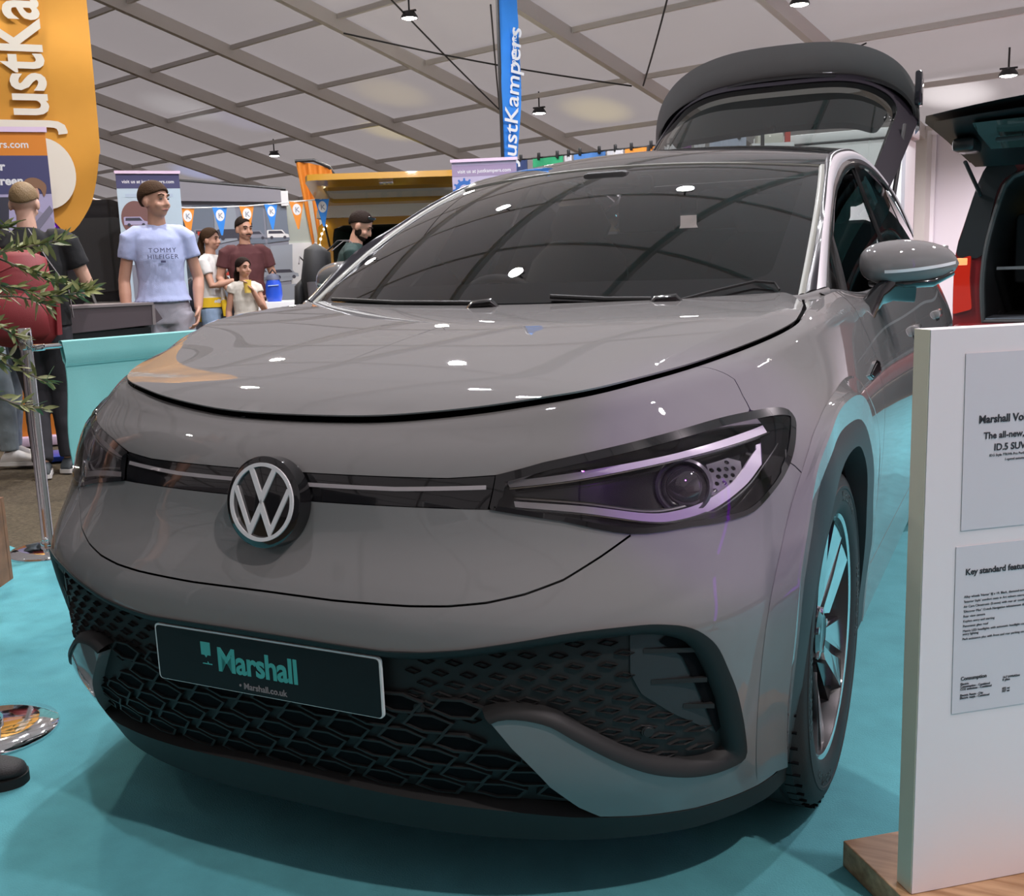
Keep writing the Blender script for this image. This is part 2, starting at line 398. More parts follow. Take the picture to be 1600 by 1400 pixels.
# bracing cables under the roof
CABLE = mat('black_cable', (.03, .03, .03), .5)
for i, (p, q_, lab) in enumerate([((8.9, 7.7, -.28), (11.8, 10.3, -.2), 'black bracing cable crossing the roof above the yellow van'), ((8.7, 10.3, -.26), (11.8, 7.7, -.2), 'thin black cable sagging between two roof beams left of the blue flag'), ((5.5, 7.6, -.26), (11.8, 10.3, -.22), 'long black bracing cable running down the roof towards the hanging lamp'), ((8.7, 4.8, -.26), (11.8, 7.5, -.22), 'black bracing cable behind the blue feather flag')]):
    A = tent(p[0], p[1], roof_z(p[0]) + p[2]); B = tent(q_[0], q_[1], roof_z(q_[0]) + q_[2]); tag(MB().tube([A.lerp(B, t) - Vector((0, 0, .05 * math.sin(math.pi * t))) for t in np.linspace(0, 1, 12)], .012, 6).build('bracing_cable', CABLE), lab, 'cable', 'bracing cables under the roof')
# floodlights
LAMPBODY = mat('floodlight_black', (.02, .02, .022), .4)
GLOWW = mat('floodlight_glow', (1, 1, 1), .3, emit=(1.0, .95, .86), es=40)
SPOTNOTE = ['over the far purlins left of the blue flag', 'near the roof above the photo wall', 'far left above the roll-up with the blue header']
for i, (a, b, dr, wts, colr) in enumerate(FLOODS):
    P = tent(a, b, roof_z(a) - dr)
    vis = {0: 'lit floodlight hanging left of the blue feather flag', 1: 'lit floodlight hanging above the photo wall', 2: 'small lit floodlight above the blue-headed roll-up banner'}
    lab = vis.get(i, 'lit floodlight clamped under the tent roof outside the picture')
    f = thing('floodlight', lab, 'floodlight', P, 0, 'floodlights under the roof')
    q = MB(); q.tube([P + Vector((0, 0, .30)), P + Vector((0, 0, .06))], .012, 8); q.box(P + Vector((0, 0, .06)), (.20, .03, .02)); q.build('bracket', LAMPBODY, f, angle=40)
    MB().lathe([(.02, .06), (.07, .05), (.105, .0), (.112, -.03), (.10, -.03)], 20, c=P).build('lamp_body', LAMPBODY, f)
    MB().lathe([(.0005, -.045), (.06, -.040), (.10, -.026)], 20, c=P).build('lamp_glass', GLOWW, f)
    L = bpy.data.lights.new('bulb', 'SPOT'); L.energy = wts * LK; L.color = colr; L.spot_size = math.radians(156); L.spot_blend = .5; L.shadow_soft_size = .10
    lo = bpy.data.objects.new('bulb', L); COL.objects.link(lo); lo.location = P + Vector((0, 0, -.07)); lo.parent = f; lo.matrix_parent_inverse = f.matrix_world.inverted()
# dark speaker-like lamp on the purlin behind the tailgate
P = tent(11.9, 5.75, roof_z(11.9) - .26); f = thing('unlit_lamp', 'unlit black lamp and its cable on the roof beam above the raised tailgate', 'floodlight', P)
MB().box(P + Vector((0, 0, .02)), (.30, .16, .14), bev=.02).build('lamp_body', LAMPBODY, f); MB().tube([P + Vector((0, 0, .08)), P + Vector((0, 0, .26))], .012, 8).build('bracket', LAMPBODY, f)
MB().tube([P + E2 * .1, P + E2 * -.3 + Vector((0, 0, -.10)), P + E2 * -.9 + Vector((0, 0, -.02)), P + E2 * -1.5 + Vector((0, 0, .14))], .01, 6).build('lamp_cable', LAMPBODY, f)
# violet stand lamp
VIO = mat('violet_glow', (.5, .1, .9), .3, emit=(.42, .04, 1.0), es=2.2)
# ------------------------------------------------------------------ the car
def bd(s, w, off=0.0):
    """car shell with signed s (negative = the other side); off pushes along the outward normal"""
    s = np.asarray(s, float); w = np.asarray(w, float); s, w = np.broadcast_arrays(s, w)
    def raw(a, b):
        p = body(np.abs(a), b).copy(); p[..., 0] *= np.where(a < 0, -1, 1); return p
    P = raw(s, w)
    e = 2e-3
    ds = raw(s + e, w) - raw(s - e, w); dw = raw(s, w + e) - raw(s, w - e)
    N = np.cross(ds, dw); L = np.linalg.norm(N, axis=-1, keepdims=True); N = N / np.maximum(L, 1e-12)
    return P + N * np.asarray(off)[..., None] if np.ndim(off) else P + N * off, N
def side_x(y, z): d = z - 1.08; return float(XB(y)) - .39 * d - .06 * d * abs(d)
XB = Spl([(1.1, .768), (1.25, .792), (1.55, .815), (2.0, .826), (2.4, .829), (3, .828), (3.6, .818), (4.2, .79), (4.5, .77)])
def zk(s): return float(CREASE(abs(s))[2])

car = thing('car', 'grey electric SUV with open tailgate on the teal carpet, filling the picture', 'car', (0, 2.3, 0))

def surf_panel(name, outer, holes, fn, material, d, thick=.012, off=0.0, step=.03, mirror=False, extra=(), rim=True, parent=None):
    """a trimmed sheet: outline and holes live in the surface's own (u, v); fn(u, v, off) -> points, normals"""
    loops = [dens(outer, d)] + [dens(h, d) for h in holes]
    pts = []; edges = []
    for L in loops:
        k = len(pts); pts += L; edges += [(k + i, k + (i + 1) % len(L)) for i in range(len(L))]
    nb = len(pts)
    for ln in extra:                                       # feature lines kept as edges
        ln = [q for q in dens(ln, d, False)]
        ins = inside(loops[0], [q[0] for q in ln], [q[1] for q in ln])
        for h in loops[1:]: ins &= ~inside(h, [q[0] for q in ln], [q[1] for q in ln])
        pts += [q for q, t in zip(ln, ins) if t]
    us = np.arange(min(p[0] for p in loops[0]), max(p[0] for p in loops[0]), step); vs = np.arange(min(p[1] for p in loops[0]), max(p[1] for p in loops[0]), step)
    U, V = np.meshgrid(us, vs); U = U.ravel() + .0013; V = V.ravel() + .0017; U = U + (np.arange(len(U)) % 2) * 1e-4
    ok = inside(loops[0], U, V)
    for h in loops[1:]: ok &= ~inside(h, U, V)
    U, V = U[ok], V[ok]
    B = np.array(loops[0] + sum(loops[1:], [])); 
    if len(U):
        keep = np.ones(len(U), bool)
        for i in range(0, len(U), 2000):
            dd = np.min((U[i:i + 2000, None] - B[None, :, 0]) ** 2 + (V[i:i + 2000, None] - B[None, :, 1]) ** 2, 1); keep[i:i + 2000] = dd > (step * .45) ** 2
        pts += list(zip(U[keep], V[keep]))
    r = delaunay_2d_cdt([Vector((float(p[0]), float(p[1]))) for p in pts], edges, [], 0, 1e-6)
    V2 = np.array([(v.x, v.y) for v in r[0]]); T = np.array([f for f in r[2]])
    c = V2[T].mean(1); ok = inside(loops[0], c[:, 0], c[:, 1])
    for h in loops[1:]: ok &= ~inside(h, c[:, 0], c[:, 1])
    T = T[ok]
    P, N = fn(V2[:, 0], V2[:, 1], off)
    verts = [tuple(p) for p in P]; norms = [tuple(n) for n in N]; faces = [tuple(int(i) for i in t) for t in T]
    if rim and thick:
        for li, L in enumerate(loops):
            a = np.array(L); Pa, Na = fn(a[:, 0], a[:, 1], off); Pb = Pa - Na * thick; k = len(verts); n = len(L)
            tg = np.roll(Pa, -1, 0) - np.roll(Pa, 1, 0); out = np.cross(tg, Na); out /= np.maximum(np.linalg.norm(out, axis=1, keepdims=True), 1e-9)
            area = np.sum(a[:, 0] * np.roll(a[:, 1], -1) - np.roll(a[:, 0], -1) * a[:, 1])
            sg = 1 if (area > 0) == (li == 0) else -1
            verts += [tuple(p) for p in Pa] + [tuple(p) for p in Pb]; norms += [tuple(q) for q in out * sg] * 2
            for i in range(n):
                j = (i + 1) % n; q = (k + i, k + n + i, k + n + j, k + j); faces.append(q if sg > 0 else q[::-1])
    # outward orientation by the analytic normal
    t0 = faces[0]; n0 = np.cross(np.array(verts[t0[1]]) - verts[t0[0]], np.array(verts[t0[2]]) - verts[t0[0]])
    out = []
    for sgn in ((1, -1) if mirror else (1,)):
        vv = [(p[0] * sgn, p[1], p[2]) for p in verts]; nn = [(q[0] * sgn, q[1], q[2]) for q in norms]
        ff = []
        for f in faces:
            a, b, c_ = (np.array(vv[f[0]]), np.array(vv[f[1]]), np.array(vv[f[2]])); m = np.cross(b - a, c_ - a)
            ff.append(f if np.dot(m, np.array(nn[f[0]]) + np.array(nn[f[1]])) >= 0 else f[::-1])
        out.append(link_mesh(name, vv, ff, material, parent or car, True, nn))
    return out if mirror else out[0]
def resamp(pts, n):
    a = np.array(pts); d = np.concatenate([[0], np.cumsum(np.hypot(*np.diff(a, axis=0).T))]); t = np.linspace(0, d[-1], n)
    return list(zip(np.interp(t, d, a[:, 0]), np.interp(t, d, a[:, 1])))
def shell(u, v, off): return bd(u, v, off)
def symm(right):
    """close a right-hand profile (from the centre line outwards) with its mirror image"""
    return list(right) + [(-u, v) for u, v in reversed(right) if u > 1e-6]

ZT = lambda s: zk(s) + .1                                   # w of the top edge
crease_line = [(s, zk(s)) for s in np.linspace(-1.9, 1.9, 160)]
LAMP = [(.291, .831), (.364, .852), (.453, .870), (.562, .889), (.670, .9035), (.770, .9093), (.830, .909), (.861, .902), (.8665, .886), (.849, .869), (.8235, .848), (.790, .822), (.768, .806), (.7235, .775), (.674, .7475), (.612, .738), (.552, .7355), (.4505, .731), (.358, .7545), (.264, .774)]
LAMP = [p for p in smooth_poly(LAMP[1:-1], 4, False)] ; LAMP = [(.291, .831)] + LAMP + [(.264, .774)]
LOWER = [(.0, .615), (.0526, .614), (.137, .617), (.1845, .621), (.234, .629), (.286, .643), (.341, .664), (.400, .698), (.4505, .729)]
GRILLE_UP = [(0, .541), (.04, .540), (.104, .538), (.15, .543), (.198, .552), (.266, .568), (.3575, .5855), (.458, .592), (.51, .588), (.545, .580), (.575, .565), (.606, .538), (.635, .492), (.662, .4446), (.685, .385), (.7028, .324), (.7035, .303), (.690, .292), (.6307, .287), (.58, .291), (.528, .303), (.476, .321), (.417, .352), (.354, .394), (.317, .421), (.28, .432), (.25, .432), (.231, .423)]
BLADE_L = [(.231, .423), (.257, .377), (.316, .298), (.373, .245), (.414, .217)]
BOTTOM = [(.414, .217), (.484, .210), (.598, .204), (.694, .206), (.763, .207), (.815, .212), (.868, .222)]
ARCH = [(.868, .222), (.858, .34), (.853, .467), (.846, .56), (.843, .616), (.850, .69), (.862, .742), (.890, .780), (.9417, .8071), (1.03, .828), (1.14, .838), (1.2977, .832), (1.389, .803), (1.4987, .731), (1.59, .66), (1.6437, .60), (1.72, .52), (1.775, .45), (1.79, .38), (1.79, .30), (1.77, .22)]
SEAM2 = [(.7806, .823), (.7975, .812), (.8255, .787), (.848, .757), (.862, .742)]
g = .0018
# upper bumper strip under the bonnet
up_top = [(s, ZT(s)) for s in np.linspace(0, .7690, 40)]
up = up_top + [(.7790, .9640), (.7635, .936), (.7565, .9135)] + [p for p in LAMP[::-1] if p[1] > .838 and p[0] < .755] + [(.291, .832), (.224, .8262), (.15, .8262), (0, .8262)]
surf_panel('bonnet_lip_panel', symm(up), [], shell, PAINT, .02, .02, step=.028, extra=[crease_line])
# nose panel under the light bar
nose = [(u, v + g) for u, v in LOWER] + [p for p in LAMP if p[0] < .4505 and p[1] < .775]
nose = nose + [(.264, .774), (.209, .7745), (.15, .7748), (0, .7748)]
surf_panel('nose_panel', symm(nose), [], shell, PAINT, .02, .015, step=.028)
# main bumper cover
bump_r = [(u, v - g) for u, v in LOWER] + [p for p in LAMP if p[0] > .4505 and p[1] < .824 and (p[0] > .7 or p[1] < .76)][::-1] + SEAM2 + [p for p in ARCH if p[0] < .87 and p[1] < .742][::-1] + BOTTOM[::-1][1:] + BLADE_L[::-1][1:] + GRILLE_UP[::-1][1:]
surf_panel('bumper_cover', symm(bump_r), [], shell, PAINT, .02, .03, step=.028)
# wings
DOOR_A = [(1.0 + y - float(NOSE(z)) - .55, z) for y, z in [(1.325, .30), (1.322, .40), (1.325, .48), (1.33, .6), (1.35, .72), (1.385, .85), (1.40, .95), (1.405, 1.03)]]
s_top = 1.70
wing = [(.7587, .912), (.7656, .936), (.7811, .9640), (.7711, ZT(.7711))] + [(s, ZT(s)) for s in np.linspace(.80, s_top, 40)] + [p for p in DOOR_A[::-1] if p[1] >= .48] + [p for p in ARCH if p[0] >= .862 and p[1] > .45][::-1] + [(.8275, .789), (.7995, .814), (.7826, .825)] + [p for p in LAMP if p[0] > .757 and p[1] > .82][::-1]
surf_panel('wing', wing, [], shell, PAINT, .02, .015, step=.03, mirror=True, extra=[crease_line])
def yw(y, z): return (1.0 + y - float(NOSE(z)) - .55, z)
RARCH = [(3.15, .22), (3.14, .34), (3.145, .46), (3.16, .60), (3.20, .70), (3.30, .79), (3.42, .835), (3.572, .85), (3.72, .835), (3.85, .78), (3.95, .69), (4.0, .58), (4.03, .45), (4.05, .33), (4.06, .25)]
def top_w(y):
    s = 1 + y - .155 - .55; return (s, ZT(s))
door1 = [yw(1.331, .37), yw(1.327, .48), yw(1.334, .6), yw(1.354, .72), yw(1.389, .85), yw(1.404, .95), yw(1.409, 1.03)] + [top_w(y) for y in np.linspace(1.415, 2.448, 30)] + [yw(2.448, .95), yw(2.448, .7), yw(2.448, .37)]
surf_panel('front_door', door1, [], shell, PAINT, .025, .02, step=.04, mirror=True, extra=[crease_line, [(s, zk(s)) for s in np.linspace(1.9, 4.4, 200)]])
door2 = [yw(2.452, .37), yw(2.452, .7), yw(2.452, .95)] + [top_w(y) for y in np.linspace(2.452, 3.40, 30)] + [yw(3.42, .95), yw(3.40, .86)] + [yw(*p) for p in RARCH[2:6][::-1]] + [yw(3.11, .40), yw(3.09, .37)]
surf_panel('rear_door', door2, [], shell, PAINT, .025, .02, step=.04, mirror=True, extra=[[(s, zk(s)) for s in np.linspace(1.9, 4.4, 200)]])
quarter = [yw(3.404, .86), yw(3.424, .95)] + [top_w(y) for y in np.linspace(3.405, 4.15, 20)] + [yw(4.35, 1.0), yw(4.42, .85), yw(4.44, .6), yw(4.42, .3)] + [yw(*p) for p in RARCH[5:][::-1]]
surf_panel('rear_quarter_panel', quarter, [], shell, PAINT, .025, .02, step=.04, mirror=True, extra=[[(s, zk(s)) for s in np.linspace(1.9, 4.4, 200)]])
sill = [yw(1.27, .20), yw(1.325, .366)] + [yw(y, .366) for y in np.linspace(1.5, 3.09, 10)] + [yw(3.125, .20)]
surf_panel('sill', sill, [], shell, PAINT, .03, .02, step=.04, mirror=True)
# wheel-arch cladding, standing a little proud
INN = [(.925, .215), (.915, .33), (.912, .45), (.915, .56), (.925, .63), (.95, .69), (.99, .735), (1.06, .768), (1.16, .782), (1.28, .776), (1.36, .745), (1.45, .685), (1.53, .60), (1.60, .51), (1.645, .42), (1.66, .34), (1.66, .22)]
surf_panel('wheel_arch_cladding', smooth_poly(ARCH, 3, False) + smooth_poly(INN, 3, False)[::-1], [], shell, DARKPL, .02, .05, off=.004, step=.03, mirror=True)
# the painted lip round the front arch: proud at its outer edge, turning down and inwards to the cladding
FLARE = [(.797, .236), (.784, .30), (.775, .40), (.772, .5163), (.776, .58), (.785, .635), (.803, .699), (.826, .740), (.8565, .776), (.92, .812), (.9973, .8325), (1.09, .850), (1.185, .864), (1.28, .876), (1.36, .874), (1.43, .854), (1.4895, .8205), (1.55, .778), (1.6098, .725), (1.67, .655), (1.72, .585), (1.765, .51)]
ARC2 = [p for p in smooth_poly(ARCH, 4, False) if p[0] < 1.778]
nF = 90; fo_ = resamp(smooth_poly(FLARE, 4, False), nF); ar_ = resamp(ARC2, nF)
fe_ = []
for i, p in enumerate(fo_):
    a = fo_[max(0, i - 1)]; b = fo_[min(nF - 1, i + 1)]; t = Vector((b[0] - a[0], b[1] - a[1])).normalized(); fe_.append((p[0] - t.y * .045, p[1] + t.x * .045))
tap = np.minimum(1, np.minimum(np.arange(nF), nF - 1 - np.arange(nF)) / 8.0)
ARC3, _ = bd([p[0] for p in ar_], [p[1] for p in ar_], .004); ARI, _ = bd([p[0] for p in ar_], [p[1] for p in ar_], -.02)
rad_ = ARC3 - np.array([0, .866, .33]); rad_[:, 0] = 0; rad_ /= np.linalg.norm(rad_, axis=1, keepdims=True)
wid_ = (np.interp(np.arange(nF), [0, 45, 65, nF - 1], [.050, .054, .046, .014]) * (.25 + .75 * tap))[:, None]
RID = ARC3 + rad_ * wid_ + np.array([.0025, 0, 0]); RI2 = RID + rad_ * .005 - np.array([.005, 0, 0])
OUTB, _ = bd([p[0] for p in fe_], [p[1] for p in fe_], .0006)
RW = [OUTB, RI2 * .55 + OUTB * .45 + np.array([.0, 0, 0]), RI2, RID, ARC3, ARI]
for sgn in (1, -1):
    vs = np.concatenate(RW); m = MB(); m.add([(v[0] * sgn, v[1], v[2]) for v in vs], [(r * nF + i, r * nF + i + 1, (r + 1) * nF + i + 1, (r + 1) * nF + i) for r in range(5) for i in range(nF - 1)]); m.build('arch_flare', PAINT, car, angle=24)
RIN = [(3.215, .22), (3.205, .34), (3.21, .46), (3.225, .58), (3.265, .66), (3.35, .735), (3.45, .775), (3.572, .788), (3.70, .772), (3.80, .73), (3.88, .66), (3.93, .56), (3.955, .45), (3.97, .33), (3.98, .25)]
surf_panel('wheel_arch_cladding', smooth_poly([yw(*p) for p in RARCH], 3, False) + smooth_poly([yw(*p) for p in RIN], 3, False)[::-1], [], shell, DARKPL, .02, .05, off=.004, step=.03, mirror=True)
for sg in (1, -1):                                          # the liners inside the arches
    for yc in (.806 + .06, 3.58):
        m = MB(); m.grid(lambda a, x: (sg * x, yc + .47 * math.cos(a), .36 + .45 * math.sin(a)), np.linspace(-.35, math.pi + .35, 24), (.60, .84)); m.grid(lambda a, r: (sg * .60, yc + .47 * r * math.cos(a), .36 + .45 * r * math.sin(a)), np.linspace(-.35, math.pi + .35, 24), (.2, 1.0))
        m.build('arch_liner', VOID, car)
# ---- lower grille
insert_out = symm([(u, v) for u, v in GRILLE_UP] + BLADE_L[1:] + [(.33, .228), (.179, .241), (.095, .246), (0, .250)])
trim_o = GRILLE_UP[:]
trim_i = [(0, .524), (.104, .521), (.15, .526), (.198, .535), (.266, .551), (.3575, .568), (.458, .574), (.50, .569), (.53, .560), (.553, .546), (.577, .52), (.605, .475), (.63, .428), (.650, .37), (.663, .325), (.658, .314), (.6307, .308), (.58, .311), (.533, .323), (.482, .341), (.425, .372), (.362, .414), (.322, .441), (.28, .451), (.235, .45), (.205, .43)]
def sweep_frame(name, ol, il, material, o1=.004, o2=-.012, depth=.05):
    """a frame whose face tilts from the outer outline in to the inner one, then turns back inwards"""
    n = len(ol); m = MB()
    A, NA = bd([p[0] for p in ol], [p[1] for p in ol], o1); Bq, NB = bd([p[0] for p in il], [p[1] for p in il], o2)
    Am = A - NA * .03; Bm = Bq - NB * depth
    Mid = (A + Bq) / 2 + (NA + NB) / 2 * .006
    vs = np.concatenate([Am, A, Mid, Bq, Bm]); fs = []
    for r in range(4):
        for i in range(n - 1):
            fs.append((r * n + i, r * n + i + 1, (r + 1) * n + i + 1, (r + 1) * n + i))
    m.add([tuple(v) for v in vs], fs)
    return m.build(name, material, car, angle=60)
fo = [(-u, v) for u, v in trim_o[::-1]] + trim_o[1:]; fi = [(-u, v) for u, v in trim_i[::-1]] + trim_i[1:]
nfo = 220
fo = resamp(smooth_poly(fo, 5, False), nfo)
# pair every outer station with the nearest inner one, keeping order
fi_d = resamp(smooth_poly(fi, 5, False), 900); best = []; j0 = 0
for p in fo:
    j1 = min(len(fi_d), j0 + 40); js = range(j0, j1); j0 = min(js, key=lambda j: (fi_d[j][0] - p[0]) ** 2 + (fi_d[j][1] - p[1]) ** 2); best.append(fi_d[j0])
sweep_frame('grille_surround', fo, best, SATBLK)
INS = .028
surf_panel('grille_insert', insert_out, [], shell, SATBLK, .02, .0, off=-INS, step=.03, rim=False)
def diamonds():
    m = MB()
    for r in range(-5, 12):
        for c in range(-22, 23):
            x = (c + .5 * (r % 2)) * .052; z = .330 + r * .0208
            if abs(x) > .80: continue
            # (s) from x on the shell by bisection
            lo, hi = 0.0, .95
            for _ in range(22):
                md = (lo + hi) / 2
                if body(md, z)[0] < abs(x): lo = md
                else: hi = md
            s = lo * (1 if x >= 0 else -1)
            if not inside(trim_region, [abs(s)], [z])[0] or abs(x) < .29 and z > .405 and z < .53: continue
            if z < .41 and abs(x) < .50: continue
            if inside(panel_region, [abs(s)], [z])[0]: continue
            k = 1.0 if z < .48 else .8
            a, b = .021 * k, .0078 * k
            P = [(x - a, z), (x - a * .25, z + b), (x + a, z), (x + a * .25, z - b)]
            def onto(px, pz, o):
                ss = s + (px - x) * (1 / max(.25, float(body(min(.95, abs(s) + .01), z)[0] - body(max(0, abs(s) - .01), z)[0]) / (.02 if abs(s) > .01 else .01 + abs(s))))
                q, n = bd(ss, pz, o); return tuple(q)
            o1 = [onto(*p, -INS) for p in P]; o2 = [onto(x + (p[0] - x) * .86, z + (p[1] - z) * .86, -INS + .005) for p in P]; o3 = [onto(x + (p[0] - x) * .62, z + (p[1] - z) * .55 - .001, -INS + .0005) for p in P]
            vs = o1 + o2 + o3; fs = [(i, (i + 1) % 4, (i + 1) % 4 + 4, i + 4) for i in range(4)] + [(i + 4, (i + 1) % 4 + 4, (i + 1) % 4 + 8, i + 8) for i in range(4)] + [(8, 9, 10, 11)]
            m.add(vs, fs)
    m.build('diamond_studs', SATBLK, car, smooth=False)
trim_region = [(0, .521)] + trim_i[1:] + BLADE_L[1:3] + [(.30, .30), (0, .26)]
panel_region = [(.447, .60), (.450, .50), (.473, .459), (.535, .415), (.66, .345), (.72, .45), (.6, .62)]
diamonds()
def hexes():
    """honeycomb of flat long cells over the lower opening"""
    m = MB(); px, pz = .112, .0345
    def s_of(x, z):
        lo, hi = 0.0, .95
        for _ in range(20):
            md = (lo + hi) / 2
            if body(md, z)[0] < abs(x): lo = md
            else: hi = md
        return lo * (1 if x >= 0 else -1)
    for r in range(0, 6):
        for c in range(-7, 8):
            cx = (c + .5 * (r % 2)) * px; cz = .262 + r * pz
            lim = .60 - .04 * r
            if abs(cx) > lim: continue
            H = [(cx + px * .5, cz + pz * .18), (cx + px * .12, cz + pz * .62), (cx - px * .30, cz + pz * .56), (cx - px * .5, cz + pz * -.18), (cx - px * .12, cz - pz * .62), (cx + px * .30, cz - pz * .56)]
            k = .90
            ring = [(cx + (a - cx) * k, cz + (b - cz) * k) for a, b in H]; inn = [(cx + (a - cx) * k * .86, cz + (b - cz) * k * .78) for a, b in H]
            def on(p, o): return tuple(bd(s_of(p[0], max(.235, p[1])), max(.235, p[1]), o)[0])
            A = [on(p, -INS + .001) for p in ring]; B = [on(p, -INS + .010) for p in ring]; D = [on(p, -INS + .010) for p in inn]; E_ = [on(p, -INS - .03) for p in inn]
            n = 6; m.add(A + B + D + E_, [(q * n + i, q * n + (i + 1) % n, (q + 1) * n + (i + 1) % n, (q + 1) * n + i) for q in range(3) for i in range(n)])
            holes_hex.append((D, cx, cz))
    m.build('honeycomb_mesh', SATBLK, car, smooth=False)
    m2 = MB()
    for D, cx, cz in holes_hex:
        c = tuple(sum(p[i] for p in D) / 6 for i in range(3)); P = [tuple(Vector(p) + Vector((0, .0045, 0))) for p in D]
        m2.add(P, [(0, 1, 2, 3, 4, 5)])
    m2.build('honeycomb_openings', VOID, car, smooth=False)
holes_hex = []
hexes()
# side intakes: smooth inner panel with three vanes
duct = [(.447, .572), (.450, .50), (.473, .459), (.535, .415), (.645, .352), (.66, .37), (.605, .475), (.577, .52), (.553, .546), (.53, .560), (.50, .569)]
surf_panel('intake_panel', duct, [], shell, DARKPL, .02, .004, off=-INS + .003, step=.03, mirror=True)
dark = [(.545, .556), (.577, .52), (.605, .475), (.63, .428), (.652, .365), (.640, .355), (.612, .41), (.575, .475), (.548, .52), (.50, .554), (.515, .566)]
surf_panel('intake_opening', dark, [], shell, VOID, .02, 0, off=-INS + .006, step=.03, mirror=True, rim=False)
for sg in (1, -1):
    for a, b in [((.472, .539), (.571, .533)), ((.49, .480), (.600, .473)), ((.558, .425), (.622, .419))]:
        m = MB(); A, nA = bd(a[0], a[1], -INS + .004); B, nB = bd(b[0], b[1], -INS + .016); C_, _ = bd(b[0], b[1], -INS - .01)
        t = Vector((0, 0, .004)); A, B, C_ = Vector(A), Vector(B), Vector(C_)
        top = Vector(bd(a[0] + .35 * (b[0] - a[0]), a[1] + .016, -INS + .004)[0])
        vs = [A + t, B + t, C_ + t, A - t, B - t, C_ - t]; vs = [(v.x * sg, v.y, v.z) for v in vs]
        m.add(vs, [(0, 1, 2), (5, 4, 3), (0, 3, 4, 1), (1, 4, 5, 2), (2, 5, 3, 0)])
        m.build('intake_vane', SATBLK, car, smooth=False)
    for s, z in [(.485, .386), (.131, .428), (.799, .534)]:
        deep = -INS + .004 if s < .7 else .0
        P, N = bd(s * sg, z, deep); q = Vector(N).to_track_quat('Z', 'Y').to_matrix().to_4x4(); q.translation = Vector(P)
        MB(q).lathe([(0, .003), (.0085, .003), (.0095, .001), (.0115, .001), (.0125, -.002)], 20).build('parking_sensor', PAINT if s > .7 else SATBLK, car)
# front lip
lip_r = [(0, .249), (.025, .249), (.095, .244), (.179, .239), (.271, .233), (.373, .219), (.414, .2155)] + [(u, v - .002) for u, v in BOTTOM[1:]] + [(.90, .17), (.80, .155), (.6, .150), (0, .165)]
surf_panel('front_lip', symm(lip_r), [], shell, SATBLK, .02, .03, off=.001, step=.03)
m = MB(); m.grid(lambda a, t: (a * .80 * (1 - .0 * t), .06 + .30 * a * a + (.42 - .06 - .30 * a * a) * t, .168), np.linspace(-1, 1, 13), (0, .5, 1)); m.grid(lambda a, y: (a * .58, y, .17), (-1, 1), np.linspace(.42, 4.3, 8)); m.grid(lambda a, y: (a * .86, y, .185), (-1, 1), np.linspace(1.3, 3.1, 5)); m.grid(lambda a, y: (a * .80, y, .19), (-1, 1), (4.05, 4.45))
m.build('underbody', VOID, car)
# behind the panels: a dark carrier so the joints read as shut lines
carrier = [(0, .20), (.3, .20), (.60, .20), (.80, .22), (.80, .72), (.76, .80), (.755, zk(.755)), (.755, ZT(.755))] + [(s, ZT(s)) for s in np.linspace(.74, 0, 30)]
surf_panel('bumper_carrier', symm(carrier), [], shell, VOID, .03, 0, off=-.060, step=.05, rim=False)
surf_panel('wing_carrier', [(.72, .80), (.78, .9), (.80, ZT(.80)), (1.2, ZT(1.2)), (1.7, ZT(1.7)), yw(1.38, .95), yw(1.33, .86), (1.25, .87), (.95, .84)], [], shell, VOID, .03, 0, off=-.02, step=.05, mirror=True, rim=False)
surf_panel('door_carrier', [yw(1.28, .36), yw(1.28, .5), yw(1.34, .86), yw(1.36, 1.02), yw(3.3, 1.02), yw(3.3, .90), yw(3.08, .6), yw(3.06, .36)], [], shell, VOID, .05, 0, off=-.055, step=.05, mirror=True, rim=False)
